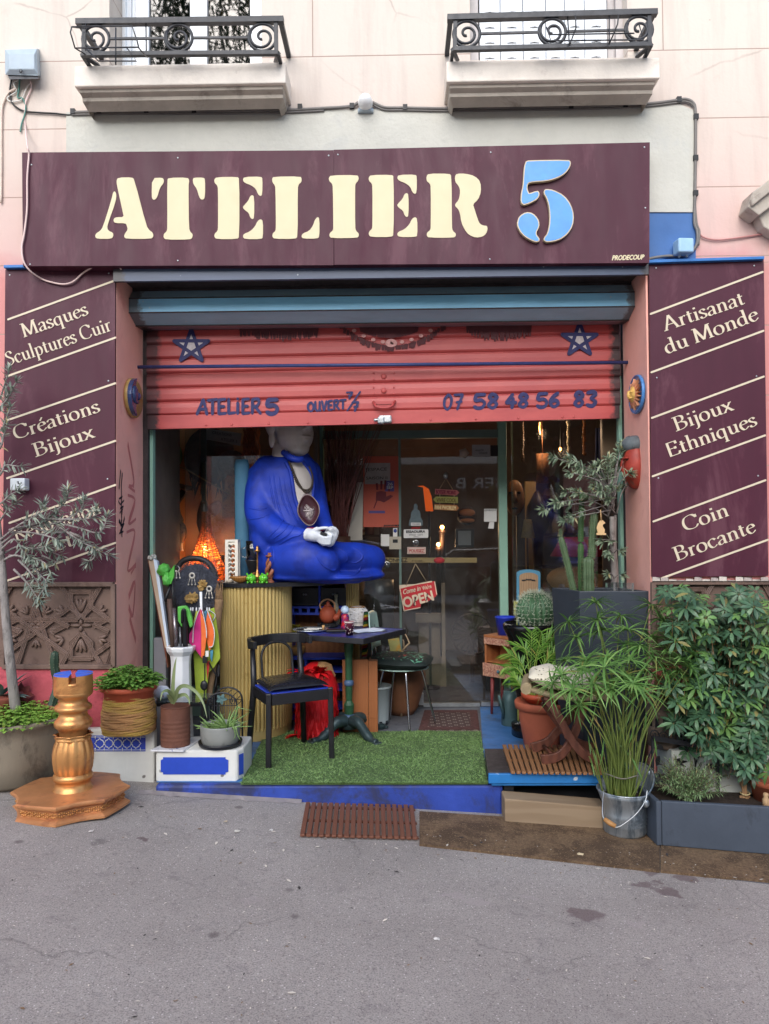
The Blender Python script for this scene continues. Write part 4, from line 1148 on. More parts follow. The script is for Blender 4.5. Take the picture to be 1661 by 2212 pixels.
put("face",m,mat("red_mask_wood",(150,56,44),.5,var=.3,ns=12,col2=(70,72,62),amt2=.42,ns2=6),wm)
m=MB();m.ell(mk(0,.66,.0),(.095,hw*.92,hh*.36),20,12)
for i in range(7):m.tube([mk(-.88+.3*i,.5,.035+.05*(1-abs(i-3)/3)),mk((-.88+.3*i)*.4,.98,.05)],.004,5)
put("cap",m,mat("grey_weave",(92,100,104),.7,var=.2,ns=30,bump=.1),wm)
m=MB();m.ell(mk(-.42,.1,.068),(.012,.022,.014),10,8);m.ell(mk(.42,.1,.068),(.012,.022,.014),10,8)
put("eye",m,BLACKP,wm)
jbx=thing("junction_box","grey metal junction box high on the wall above the left sign","junction box",P(50,170,YF))
m=MB()
A=lambda x,y,Y:Q(17,x,y,Y)
m.hexa([A(42,590,5.0),A(300,598,5.0),A(320,600,YF),A(40,575,YF),A(42,392,5.0),A(290,385,5.0),A(310,385,YF),A(38,392,YF)])
m.hexa([A(70,545,4.975),A(270,545,4.975),A(300,590,5.0),A(42,588,5.0),A(70,430,4.975),A(270,425,4.975),A(290,388,5.0),A(44,394,5.0)])
put("box",m,GREYBOX,jbx,bevel=.004)
m=MB();m.hexa([A(75,625,5.01),A(300,622,5.01),A(315,620,YF),A(75,620,YF),A(65,593,5.01),A(302,600,5.01),A(318,603,YF),A(60,590,YF)])
put("gland",m,mat("dark_grey_plastic",(92,92,96),.6),jbx)
m=MB();m.ell(A(163,560,4.972),(.012,.006,.014),12,8)
put("screw",m,mat("dark_steel",(80,82,84),.4,.8),jbx)
def cable(label,pts,r,m_,k=17,Y=YF-.012,cat="cable",group="cables fixed to the facade"):
 mb=MB();mb.tube(catmull([Q(k,x,y,Y if len(t)==0 else t[0])for x,y,*t in pts],6),r,6)
 return solo("cable",mb,m_,label,cat,group)
cable("thin pale cable hanging from the junction box down over the left sign edge",[(238,640),(245,700),(205,800),(195,880),(200,1000),(215,1150,4.95),(228,1220,4.955),(215,1400,4.955),(213,1650,4.955),(190,1850,4.955),(172,1950,4.955),(185,2060,4.95),(240,2140,4.98),(330,2200,5.05),(400,2225,5.05),(500,2242,5.05),(580,2220,5.05),(660,2150,5.05),(760,2095,5.0),(860,2085,5.0),(930,2095,5.0),(970,2150,5.06)],.006,CABLEP)
cable("pale cable running down the far left wall edge",[(130,700),(70,730),(30,800),(12,900),(10,1300),(8,1600)],.008,mat("cream_cable",(225,205,190),.6,bump=0))
cable("black cable looping out of the junction box",[(90,630),(78,720),(95,810),(150,860),(210,880),(330,890),(430,895),(540,907),(590,900)],.006,CABLEB)
cable("green wire dangling under the junction box",[(155,625),(150,700),(140,770),(175,775),(200,830),(195,900),(170,980),(160,1040)],.006,mat("green_cable",(96,140,128),.6,bump=0))
cable("white wire coiled under the junction box",[(150,630),(110,660),(130,720),(60,770),(80,800),(150,795),(180,770),(210,690),(235,660)],.005,mat("white_cable",(226,222,214),.6,bump=0))
mb=MB()
pts=[(1080,884),(1200,886),(1380,884),(1600,890),(2050,882)]
L1=[(155,243,YF-.02),(250,241,YF-.02),(380,241,YF-.02),(590,239,YF-.02),(700,234,YF-.02),(755,230,YF-.02),(775,221,YF-.02)]
L2=[(805,221,YF-.02),(830,232,YF-.02),(870,233,YF-.02),(990,235,YF-.02),(1110,233,YF-.02),(1240,231,YF-.02),(1380,226,YF-.02),(1460,217,YF-.02),(1480,214,YF-.02),(1497,222,YF-.02),(1502,245,YF-.02),(1502,340,YF-.02),(1501,420,YF-.02),(1500,480,YF-.02),(1506,500,YF-.02),(1504,530,YF-.02),(1480,552,YF-.02),(1440,553,YF-.02),(1400,560,YF-.06),(1384,575,YF-.06)]
mb.tube(catmull([P(*p)for p in L1],5),.011,6);mb.tube(catmull([P(x,y+5,Y)for x,y,Y in L1[:5]],5),.007,6);mb.tube(catmull([P(*p)for p in L2],5),.010,6)
mb.tube(catmull([P(x+(5 if i>12 else 0),y+(5 if i<=12 else 0),Y)for i,(x,y,Y)in enumerate(L2[:16])],5),.006,6)
cl=[]
solo("cable_run",mb,CABLE,"bundle of grey cables clipped above the main sign and down to the blue niche","cable","cables fixed to the facade")
mb=MB()
for x,y in((158,242),(215,241),(317,240),(420,240),(648,232),(760,230),(875,233),(1233,231),(1350,228),(1466,216),(1503,253),(1502,342),(1502,418)):
 mb.box(P(x,y,YF-.016),(.03,.03,.035))
put("cable_clip",mb,CABLEB,bpy.data.objects["cable_run"])
cable("thin pink cable sagging beside the right sign",[(1345,940,YF-.015),(1360,1010,YF-.015),(1420,1035,YF-.015),(1520,1028,YF-.015),(1680,1003,YF-.015)],.006,mat("rose_cable",(196,140,134),.6,bump=0),2)
lm=thing("wall_lamp","small white bulkhead lamp on the cable run above the main sign","lamp",P(789,225,YF))
m=MB();cc=P(789,219,5.03)
m.lathe(cc+V((0,.06,0)),[(.02,0),(.045,0),(.05,.05),(.04,.09),(.02,.11),(.002,.115)],20,M=Matrix(((1,0,0),(0,0,-1),(0,1,0))))
put("diffuser",m,mat("white_plastic",(240,240,238),.3,bump=0),lm)
m=MB();m.lathe(cc+V((0,.07,-.02)),[(.055,-.03),(.055,.0)],20)
put("base",m,GREYBOX,lm)
wb_=thing("weatherproof_box","small pale blue plastic box in the blue niche right of the main sign","switch box",P(1476,548,5.0))
m=MB();m.box(P(1476,534,5.03),(.105,.09,.095),rz=.1)
put("lid",m,mat("pale_blue_plastic",(160,196,226),.45),wb_,bevel=.012,segs=3)
m=MB();m.tube([P(1470,549,5.05),P(1466,556,5.05)],.008,8);m.tube([P(1482,549,5.05),P(1484,556,5.05)],.008,8)
put("gland",m,GREYBOX,wb_)
wb_=thing("door_chime_box","white plastic box with a stencilled mark on the left burgundy sign","box",P(41,1060,5.03))
m=MB();a,b2=Q(13,165,250,5.03),Q(13,372,80,5.03)
m.bb(a.x,b2.x,5.0,YF-.03,a.z,b2.z)
put("case",m,mat("box_white",(214,220,224),.5,bump=.02),wb_,bevel=.008)
m=MB();mp13=lambda x,y:Q(13,x,y,4.9985)
for pts in([(235,130),(255,125),(250,150),(270,155)],[(238,195),(262,192)],[(245,215),(255,228)],[(293,140),(296,150)]):
 m.tube([mp13(*p)for p in pts],.0035,5)
put("mark",m,BLACKP,wb_)
def lathe_px(mb,cx,Y,prof,n=28,mi=0,fn=None,cap=(True,True),ex=1,ey=1):
 """prof: (radius px, y px) rows, top or bottom first; revolves about the vertical through (cx, Y)"""
 pr=sorted([(r*S(Y),P(cx,y,Y).z)for r,y in prof],key=lambda t:t[1])
 ym=sum(y for _,y in prof)/len(prof)
 b=P(cx,ym,Y)
 return mb.lathe((b.x,Y,0),[(r,z)for r,z in pr],n,mi,fn,cap=cap,ex=ex,ey=ey)
WICK=None
wk=thing("wicker_lamp","glowing orange wicker lamp behind the left window","lamp",P(445,1240,6.9))
m=MB();Yw=6.9
pr=[(9,1105),(10,1130),(12,1150),(16,1160),(22,1180),(32,1205),(42,1225),(46,1245),(42,1258)]
prw=sorted([(r*S(Yw),P(445,y,Yw).z)for r,y in pr],key=lambda t:t[1])
m.lathe((P(445,1200,Yw).x,Yw,0),[(r*.95,z)for r,z in prw],40,cap=(False,False))
mw=MB();xw=P(445,1200,Yw).x;rw=random.Random(2)
def rad_at(z):
 for(r0,z0),(r1,z1)in zip(prw,prw[1:]):
  if z0<=z<=z1:return r0+(r1-r0)*(z-z0)/(z1-z0)
 return prw[-1][0]
zz_=prw[0][1]
while zz_<prw[-1][1]:
 k0=rw.uniform(0,6);mw.tube([(xw+rad_at(zz_+.004*sin(4*a+k0))*(1.0+.02*sin(12*a+k0))*cos(a),Yw+rad_at(zz_)*(1.0+.02*sin(12*a+k0))*sin(a),zz_+.005*sin(3*a+k0))for a in[2*pi*i/36 for i in range(36)]],.0036,4,closed=True);zz_+=.0105
for i in range(16):
 a=2*pi*i/16;mw.tube([(xw+r*1.01*cos(a),Yw+r*1.01*sin(a),z)for r,z in prw],.004,4)
put("woven_ring",mw,mat("dark_orange_cane",(150,78,34),.6,var=.3,ns=20),wk)
def wicker_mat():
 mt,t,b=nodes_of("orange_wicker")
 vec=coords(t,(1,1,1),3)
 wv=N(t,"ShaderNodeTexWave",bands_direction='Z');wv.inputs["Scale"].default_value=28;wv.inputs["Distortion"].default_value=5;wv.inputs["Detail"].default_value=2;t.links.new(vec,wv.inputs[0])
 c=ramp(t,wv.outputs[1],[(.3,lin((90,40,14))),(.7,lin((205,104,40)))])
 t.links.new(c,b.inputs[0]);b.inputs["Roughness"].default_value=.6
 tl=N(t,"ShaderNodeBsdfTranslucent");t.links.new(c,tl.inputs[0])
 mx=N(t,"ShaderNodeMixShader");mx.inputs[0].default_value=.55
 out=[n for n in t.nodes if n.type=='OUTPUT_MATERIAL'][0]
 t.links.new(b.outputs[0],mx.inputs[1]);t.links.new(tl.outputs[0],mx.inputs[2])
 tp=N(t,"ShaderNodeBsdfTransparent");mx2=N(t,"ShaderNodeMixShader")
 f=ramp(t,wv.outputs[1],[(.22,(1,1,1)),(.32,(0,0,0))])
 t.links.new(f,mx2.inputs[0]);t.links.new(mx.outputs[0],mx2.inputs[1]);t.links.new(tp.outputs[0],mx2.inputs[2])
 t.links.new(mx2.outputs[0],out.inputs[0])
 bump_to(t,b,wv.outputs[1],.5,.01)
 return mt
put("wicker_shade",m,wicker_mat(),wk)
m=MB();bc=P(441,1182,Yw-.02);m.ell(bc,(.016,.016,.024),12,8)
put("bulb",m,emis("lamp_glow",(255,190,80),25),wk)
pl_=bpy.data.lights.new("lamp_light",'POINT');pl_.energy=10;pl_.color=(1,.6,.28);pl_.shadow_soft_size=.03
lo=bpy.data.objects.new("lamp_light",pl_);COL.objects.link(lo);lo.parent=wk;lo.location=P(443,1205,Yw)-ROOTLOC[wk.name]
dp=MB();dp.bb(-3.1,P(560,1400,6.6).x,6.70,7.25,0,P(445,1262,Yw).z)
put("display_plinth",dp,DWOOD,bld)
dp=MB();dp.bb(P(1108,1300,7.0).x,3.2,6.98,7.5,0,.45)
put("display_plinth",dp,DWOOD,bld)
m=MB()
m.bb(-3.15,P(410,1100,7.1).x,6.78,7.2,P(370,1048,7).z-.04,P(370,1048,7).z);m.bb(P(372,1100,7.1).x,P(385,1100,7.1).x,6.8,6.86,P(370,1262,7).z,P(370,1048,7).z-.04)
m.bar(P(352,1130,6.9),P(398,1060,6.9),.05,.05)
solo("wall_shelf",m,DWOOD,"dark wooden bracket shelf behind the left window","shelf")
mk_=thing("carnival_mask","long nosed green mask with an orange forehead behind the left window","mask",P(368,1000,7.2))
m=MB()
m.ell(P(369,985,7.22),(.10,.09,.13),16,12,fn=lambda a,p:1+.1*cos(3*a));m.tube([P(367,985,7.12),P(366,1005,7.05),P(367,1030,7.0)],[.05,.04,.012],10)
put("face",m,mat("green_leather",(110,146,84),.45,var=.2),mk_)
m=MB();m.ell(P(367,969,7.16),(.09,.08,.045),16,10)
put("brow",m,mat("orange_leather",(206,120,46),.45,var=.2),mk_)
m=MB();m.ell(P(360,978,7.1),(.02,.02,.008),8,6);m.ell(P(376,978,7.1),(.02,.02,.008),8,6)
put("eye_hole",m,BLACKP,mk_)
mk_=thing("beast_mask","dark shaggy beast head mask hanging behind the left window","mask",P(465,1010,7.1))
m=MB()
rnd=random.Random(3)
m.ell(P(452,985,7.15),(.24,.12,.27),20,14);m.ell(P(500,1000,7.05),(.13,.1,.12),16,10);m.ell(P(520,1018,7.0),(.07,.07,.07),12,8)
for i in range(260):
 a=rnd.uniform(0,2*pi);r=rnd.uniform(.2,1)
 p=P(450+48*r*cos(a),985+66*r*sin(a),7.03+.1*r)
 m.leaf(p,V((rnd.uniform(-.4,.4),-.3,-1)),V((0,-1,0)),rnd.uniform(.08,.2),.02,.2,segs=2)
put("head",m,mat("dark_fur",(74,62,54),.8,var=.4,ns=20),mk_)
m=MB()
for i in range(9):m.tube([P(505+i*2.4,1012+i*.6,6.97),P(506+i*2.4,1020+i*.6,6.97)],[.008,.002],6)
put("tooth",m,mat("ivory",(170,156,126),.5),mk_)
dl=thing("red_hair_doll","puppet with long curly red hair behind the left window","puppet",P(540,1010,7.15))
m=MB()
for i in range(46):
 x=528+rnd.uniform(0,30);y=915+rnd.uniform(0,20);L=rnd.uniform(50,95)
 m.tube([P(x+4*sin(k*1.3+i),y+L*k/6,7.1+rnd.uniform(-.05,.05))for k in range(7)],.007,5)
put("hair",m,mat("ginger_hair",(186,104,56),.6,var=.3),dl)
m=MB();m.ell(P(541,958,7.16),(.06,.07,.1),14,10);m.ell(P(528,960,7.1),(.03,.02,.02),8,6)
put("face",m,mat("puppet_skin",(186,132,96),.5),dl)
m=MB();m.lathe((P(543,1080,7.16).x,7.16,P(543,1150,7.16).z),[(.16,0),(.13,.2),(.08,.42),(.06,.5)],16,fn=lambda a,t,z:1+.1*sin(7*a)*(1-t))
put("gown",m,mat("rust_cloth",(120,62,40),.8,var=.2),dl)
ou=thing("lute","long necked wooden lute standing behind the left window","lute",P(443,1160,6.95))
m=MB();lathe_px(m,440,6.95,[(1,1075),(8,1085),(15,1110),(16,1130),(10,1150),(1,1160)],18,ey=.5)
put("body",m,mat("lute_wood",(84,52,34),.35),ou)
m=MB();m.bar(P(440,1085,6.9),P(441,1000,6.95),.03,.02);m.bar(P(441,1000,6.95),P(441,985,7.0),.05,.02)
put("neck",m,DWOOD,ou)
m=MB()
lathe_px(m,387,6.85,[(8,1185),(10,1190),(8,1175),(15,1160),(17,1148),(14,1135),(8,1128),(10,1124),(8,1118),(3,1108),(2,1100)],22)
solo("ginger_jar",m,mat("painted_porcelain",(150,136,116),.3,var=.1,col2=(90,84,96),amt2=.42,ns2=30),"pale lidded porcelain jar behind the left window","jar")
m=MB()
m.tube(catmull([P(452,1110,6.8),P(462,1090,6.8),P(473,1086,6.8),P(474,1100,6.8),P(460,1112,6.8)],5),.02,8);m.ell(P(462,1098,6.8),(.05,.05,.05),12,8)
solo("coral_ornament",m,mat("pink_coral",(190,110,86),.6,var=.2,bump=.5),"small pink coral ornament on the wicker lamp neck","ornament")
m=MB();m.tube([P(338,992,6.75),P(400,1013,6.8),P(480,1058,6.85),P(545,1093,6.9)],[.006,.007,.007,.004],6)
solo("bamboo_rod",m,mat("pale_bamboo",(150,122,84),.5),"thin bamboo rod slanting across the left window","rod")
m=MB();mp_=pixmap(6.58)
m.prism([P(446,925,6.7),P(521,936,6.7),P(519,963,6.7),P(446,949,6.7)],(0,.01,0))
cdn=solo("paper_notice",m,mat("grey_paper",(172,168,164),.7,bump=0),"white paper notice high up in the left window","notice","papers on the shop windows")
m=MB();mp_=pixmap(6.698);ptext(m,"CREATIONS",mp_,458,-937,500,-943,6,.002);ptext(m,"ATELIER 5",mp_,476,-951,512,-957,6,.002)
put("print",m,BLACKP,cdn)
m=MB();m.bb(P(345,1150,6.85).x,P(358,1150,6.85).x,6.84,6.87,P(350,1165,6.75).z,P(350,1140,6.75).z)
m.bb(P(345,1150,6.75).x-.02,P(358,1150,6.75).x+.02,6.82,6.86,P(350,1169,6.75).z,P(350,1165,6.75).z)
solo("photo_frame",m,mat("silver_frame",(150,150,150),.3,.6),"small silver picture frame on the shelf behind the left window","frame")
def cone_shade(name,label,cx,y0,y1,r0,r1,Y,m_,stand):
 t=thing(name,label,"lamp",P(cx,y1+stand,Y))
 m=MB();lathe_px(m,cx,Y,[(r0,y0),(r1,y1)],28,cap=(True,False),fn=lambda a,t_,z:1+.02*cos(24*a))
 put("lamp_shade",m,m_,t)
 m=MB();lathe_px(m,cx,Y,[(2,y0),(2.5,y1+stand-12),(9,y1+stand-6),(12,y1+stand)],14)
 put("lamp_stand",m,DWOOD,t)
cone_shade("table_lamp","table lamp with a pleated cream shade behind the right window",1140,1122,1162,8,15,7.3,mat("cream_pleated",(150,128,84),.8,var=.2,ns=30),118)
cone_shade("table_lamp","dark red lamp shade behind the cacti in the right window",1252,1160,1201,38,62,7.2,mat("crimson_shade",(140,22,48),.8,var=.1),88)
m=MB();m.bb(P(1135,1100,8).x,P(1158,1100,8).x,8,8.05,0,P(1140,1040,8).z)
solo("cream_curtain",m,mat("cream_drape",(150,122,84),.8,var=.1,sc=(12,1,1)),"narrow cream curtain strip deep inside the right window","curtain")
m=MB()
for i in range(14):
 z=.45+i*.035
 m.box((P(1180,1200,7.2).x+rnd.uniform(-.03,.03),7.2,z+.017),(rnd.uniform(.26,.36),.22,.033),i%4,rz=rnd.uniform(-.2,.2))
solo("book_pile",m,[mat("book_a",(120,104,84),.7),mat("book_b",(70,56,50),.7),mat("book_c",(104,84,66),.7),mat("book_d",(60,62,60),.7)],"tall untidy pile of old books behind the right window","books")
m=MB()
m.ell(P(1232,1250,7.15),(.22,.14,.12),16,10);m.ell(P(1285,1262,7.15),(.2,.14,.1),16,10);m.lathe((P(1240,1262,7.15).x,7.15,.45),[(.2,0),(.24,.12),(.18,.2)],16)
solo("leather_bag",m,mat("tan_leather",(128,92,58),.6,var=.2),"tan leather bag lying low in the right window","bag")
m=MB()
m.lathe((P(1160,1080,7.6).x,7.6,0),[(.12,0),(.05,.3),(.04,1.2),(.06,1.5),(.12,1.62),(.1,1.8),(.02,1.95)],16)
solo("carved_statue",m,DWOOD,"tall slim carved wooden figure standing inside the right window","statue")
m=MB();m.lathe((P(1172,1008,7.25).x,7.25,0),[(.05,P(1172,1044,7.25).z),(.055,P(1172,1008,7.25).z),(.05,P(1172,980,7.25).z)],14,fn=lambda a,t,z:1+.25*sin(9*a+z*90))
m.tube([P(1172,980,7.25),P(1170,905,7.25)],.004,5)
solo("driftwood_pendant",m,mat("bark_orange",(146,96,62),.7,var=.5,ns=40),"hanging bark ornament behind the right window","ornament")
for i,(cx,cy,Y)in enumerate(((1210,970,7.6),(1166,930,7.2))):
 t=thing("lamp_bulb",("small warm bulb glowing deep behind the olive branches","thin lit lamp hanging high behind the right window")[i],"lamp",P(cx,cy,Y))
 m=MB();m.ell(P(cx,cy,Y),(.012,.012,.02),10,8)if i==0 else m.tube([P(cx,912,Y),P(cx-1,924,Y),P(cx+1,938,Y)],.006,6)
 put("bulb",m,emis("warm_bulb_%s"%"ab"[i],(255,170,90),5),t)
 m=MB();m.tube([P(cx,cy-6,Y),P(cx,880,Y)],.003,5)
 put("cord",m,CABLEB,t)
 pl_=bpy.data.lights.new('bulb_light','POINT');pl_.energy=4;pl_.color=(1,.68,.42);pl_.shadow_soft_size=.05
 lo=bpy.data.objects.new('bulb_light',pl_);COL.objects.link(lo);lo.parent=t;lo.location=V((0,-.06,-.04))
for i,(x,y)in enumerate(((955,1139),(947,1176))):
 t=thing("lamp_bulb",("upper of two small lit bulbs seen through the door","lower of two small lit bulbs seen through the door")[i],"lamp",P(x,y,8.6))
 m=MB();m.ell(P(x,y,8.6),(.022,.022,.022),10,8)
 put("bulb",m,emis("candle_bulb_%s"%"ab"[i],(255,180,90),18),t)
 m=MB();m.lathe((P(x,y,8.6).x,8.6,0),[(.02,.6),(.03,P(x,y,8.6).z-.07),(.05,P(x,y,8.6).z-.05),(.02,P(x,y,8.6).z-.022)],12)
 put("lamp_stand",m,DWOOD,t)
 pl_=bpy.data.lights.new("bulb_light",'POINT');pl_.energy=3;pl_.color=(1,.6,.3);pl_.shadow_soft_size=.03
 lo=bpy.data.objects.new("bulb_light",pl_);COL.objects.link(lo);lo.parent=t;lo.location=V((0,-.08,.0))
m=MB()
t=thing("orange_lamp","curved glowing orange floor lamp seen through the door glass","lamp",P(925,1105,7.7))
m.prism([P(903,1050,7.7),P(914,1052,7.7),P(917,1078,7.7),P(920,1104,7.7),P(936,1104,7.7),P(932,1072,7.7),P(926,1056,7.7),P(914,1049,7.7)],(0,.05,0))
put("lamp_shade",m,emis("orange_glow",(226,92,24),.4),t)
m=MB();m.lathe((P(927,1104,7.7).x,7.72,0),[(.1,0),(.1,.02),(.012,.03),(.012,P(927,1104,7.7).z)],14)
put("lamp_stand",m,BLACKP,t)
m=MB()
for x0,x1 in((-1.2,-.2),(1.6,3.0)):
 for z in(0.3,.7,1.1,1.5,1.9):m.bb(x0,x1,9.4,9.8,z,z+.03)
 m.bb(x0,x0+.03,9.4,9.8,0,2.1);m.bb(x1-.03,x1,9.4,9.8,0,2.1)
 for k in range(40):
  z=rnd.choice((.33,.73,1.13,1.53,1.93));h=rnd.uniform(.1,.3);x=rnd.uniform(x0+.1,x1-.1)
  m.lathe((x,9.5,z),[(rnd.uniform(.03,.07),0),(rnd.uniform(.04,.09),h*.5),(rnd.uniform(.02,.04),h)],10,mi=1+k%3)
solo("display_shelves",m,[DWOOD,mat("knick_a",(120,96,70),.6),mat("knick_b",(150,140,120),.5),mat("knick_c",(90,60,50),.5)],"dark shelves crowded with ornaments at the back of the shop","shelves")
m=MB()
a=P(950,1400,7.6)
for(x0,y0,x1,y1,Y)in((898,1325,960,1345,7.7),(905,1345,950,1480,7.8),(955,1260,961,1440,7.6)):
 p,r=P(x0,y1,Y),P(x1,y0,Y);m.bb(p.x,r.x,Y,Y+.05,max(.0,p.z),r.z)
m.bb(P(905,1,7.8).x,P(950,1,7.8).x,7.8,7.84,0,.3)
solo("leaning_frames",m,mat("pale_board",(150,132,110),.7,var=.15),"pale boards and picture frames leaning inside the door","frames")
m=MB();c=P(1020,1370,8.0)
for i in range(20):
 a=2*pi*i/20
 m.bar(c+V((.06*cos(a),0,.06*sin(a))),c+V((.2*cos(a),0,.2*sin(a))),.02,.01)
m.tube([c+V((.21*cos(2*pi*i/24),0,.21*sin(2*pi*i/24)))for i in range(24)],.012,6,closed=True)
m.bb(c.x-.02,c.x+.02,8.02,8.06,0,c.z)
solo("wheel_ornament",m,DWOOD,"dark spoked wheel standing inside the shop door","wheel")
m=MB();m.bb(P(1060,1,8).x,P(1100,1,8).x,8,8.5,0,P(1080,1440,8).z)
m.bb(P(1035,1,7.6).x,P(1076,1,7.6).x,7.6,8.,0,P(1050,1520,7.6).z+.3)
solo("storage_box",m,mat("dark_box",(58,58,62),.6),"dark storage box inside the shop door","box")
m=MB();m.lathe((P(820,1320,7.5).x,7.5,0),[(.13,0),(.14,.9),(.15,.92),(.15,1.0),(.14,1.02),(.14,1.1)],18)
solo("metal_drum",m,mat("drum_grey",(96,98,100),.4,.5),"grey metal drum seen through the pane beside the door","drum")
YDg=yD+.004
def flat(name,label,cat,k,pts,m_,d=.004,Y=YDg,group=None):
 mb=MB();mb.prism([Q(k,x,y,Y)for x,y in pts],(0,d,0))
 return solo(name,mb,m_,label,cat,group)
def txt_on(o,k,s,p0,p1,hpx,m_,Y=YDg,name="print",shear=0,bold=0):
 mb=MB();a,b2=q(k,*p0),q(k,*p1)
 ptext(mb,s,pixmap(Y),a[0],-a[1],b2[0],-b2[1],hpx,.002,shear=shear,bold=bold)
 return put(name,mb,m_,o)
R4=lambda x0,y0,x1,y1:[(x0,y0),(x0,y1),(x1,y1),(x1,y0)]
PAPER=mat("white_paper",(216,214,208),.6,var=.04,bump=0);INK=mat("black_ink",(26,26,30),.6,bump=0);REDINK=mat("red_ink",(168,34,40),.6,bump=0)
GRP="papers on the shop windows"
po=flat("event_poster","orange red poster with a dark handprint on the pane left of the door","poster",14,R4(1275,370,1655,1105),mat("orange_poster",(184,84,62),.6,var=.1,ns=3,bump=0),group=GRP)
m=MB();m.prism([Q(14,x,y,YDg-.001)for x,y in R4(1290,440,1555,660)],(0,.0008,0));put("title_patch",m,mat("grey_patch",(160,150,142),.6,bump=0),po)
txt_on(po,14,"[ESPACE",(1305,525),(1520,518),6.5,INK,YDg-.002);txt_on(po,14,"SAISON II",(1305,612),(1525,608),6,INK,YDg-.002)
m=MB();mp_=lambda x,y:Q(14,x,y,YDg-.0015)
m.prism([mp_(1410,740),mp_(1405,830),mp_(1450,835),mp_(1490,850),mp_(1540,820),mp_(1585,785),mp_(1560,770),mp_(1515,790),mp_(1510,740),mp_(1460,730)],(0,.001,0))
for pts,wd_ in(([(1420,720),(1415,650)],20),([(1462,715),(1464,625)],22),([(1500,715),(1505,620)],20),([(1540,735),(1560,660)],16),([(1420,820),(1385,910)],12)):
 m.bar(mp_(*pts[0]),mp_(*pts[1]),wd_*.2083*S(6.9),.0012)
put("handprint",m,mat("dark_red_ink",(104,24,34),.6,bump=0),po)
m=MB();m.prism([Q(14,x,y,YDg-.002)for x,y in R4(1500,625,1595,735)],(0,.0008,0));m.prism([Q(14,x,y,YDg-.001)for x,y in R4(1330,935,1500,962)],(0,.0008,0));put("date_patch",m,mat("violet_patch",(84,70,128),.6,bump=0),po)
txt_on(po,14,"26",(1525,672),(1580,672),6,PAPER,YDg-.004);txt_on(po,14,"SEP",(1520,708),(1585,708),5.5,PAPER,YDg-.004)
txt_on(po,14,"sonnez",(1490,1098),(1650,1095),4.5,INK,YDg-.002,bold=.4)
for nm_,lb,pts,mm in(("payment_sticker","small white sticker with a blue dot below the orange poster",R4(240,792,272,855),PAPER),("stamp_notice","white stamp edged notice beside the blue knee of the statue",R4(155,838,212,925),PAPER),("square_notice","beige square notice with a small dark emblem left of the door",R4(212,855,300,948),mat("beige_card",(176,168,150),.6,bump=0))):
 o=flat(nm_,lb,"notice",5,pts,mm,Y=YDg-(.006 if nm_=="square_notice" else 0),group=GRP)
 m=MB()
 if nm_=="payment_sticker":
  c=Q(5,256,812,YDg-.001);m.ell(c,(.016,.002,.018),12,6);put("print",m,mat("blue_dot",(50,70,140),.5),o)
 elif nm_=="square_notice":
  c=Q(5,256,888,YDg-.008);m.box(c,(.045,.002,.03));put("print",m,INK,o)
 else:
  for i in range(7):m.ell(Q(5,155,842+i*12.5,YDg),(.008,.003,.008),8,5)
  put("border",m,PAPER,o)
o=flat("opening_card","pale grey card high on the door glass near the closer","notice",5,R4(822,178,955,266),mat("grey_card",(150,148,148),.6,bump=0),group=GRP)
txt_on(o,5,"esprit",(848,225),(908,225),5,INK,YDg-.001);txt_on(o,5,"client",(875,246),(935,246),5,INK,YDg-.001)
o=flat("letter_notice","white notice taped low on the right side of the door glass","notice",5,R4(910,650,1003,745),PAPER,group=GRP)
txt_on(o,5,"REPUBLIQUE",(912,668),(998,664),3.6,INK,YDg-.001)
m=MB();m.prism([Q(5,x,y,YDg)for x,y in((950,747),(940,795),(982,797),(985,747))],(0,.004,0));put("torn_strip",m,PAPER,o)
o=flat("framed_notice","grey notice in a dark frame inside the door","notice",5,R4(720,812,815,918),mat("grey_note",(128,132,134),.6,bump=0),Y=7.5,group=GRP)
m=MB();m.prism([Q(5,x,y,7.51)for x,y in R4(700,800,835,935)],(0,.02,0));put("frame",m,BLACKP,o)
m=MB();c=Q(5,762,240,YDg);m.lathe(c,[(.001,0),(.045,0),(.045,.004),(.001,.004)],10,fn=lambda a,t,z:1+.15*cos(5*a),M=Matrix(((1,0,0),(0,0,1),(0,1,0))),cap=(False,False))
solo("round_sticker",m,mat("beige_sticker",(166,150,136),.6),"small beige round sticker at the top of the door glass","sticker",GRP)
m=MB()
sil=[(355,775),(360,735),(372,715),(372,680),(385,660),(395,655),(390,635),(395,618),(407,612),(418,620),(422,635),(418,655),(432,662),(443,685),(443,715),(458,735),(458,775)]
m.prism([Q(5,x,y,YDg)for x,y in sil],(0,.004,0))
solo("seated_figure_sticker",m,mat("grey_green_film",(88,104,108),.5,var=.2,ns=40),"grey seated figure sticker above the white plate on the door","sticker",GRP)
o=flat("small_push_plate","small white plate over a red word, just above the Moroccan city plate","plate",5,R4(372,752,445,775),PAPER,Y=YDg-.006,group=GRP);txt_on(o,5,"POUSSEZ",(380,768),(438,768),3,INK,YDg-.008)
txt_on(o,5,"SMILE",(375,798),(440,796),3.8,REDINK,YDg-.001,"red_print",.2,bold=.3)
o=flat("city_plate","white plate reading ESSAOUIRA on the door glass","plate",5,[(318,806),(318,860),(322,866),(496,864),(500,858),(500,806),(496,801),(322,802)],PAPER,group=GRP)
txt_on(o,5,"ESSAOUIRA",(338,828),(476,826),5.2,INK,YDg-.001,bold=.35);txt_on(o,5,"WIND  CITY",(356,848),(460,848),3.4,INK,YDg-.001);txt_on(o,5,"AFRICA",(390,860),(428,860),2,INK,YDg-.001)
o=flat("push_plate","white plate with red POUSSEZ lettering on the door glass","plate",5,R4(345,932,481,982),mat("ivory_plate",(206,196,180),.5,bump=0),group=GRP)
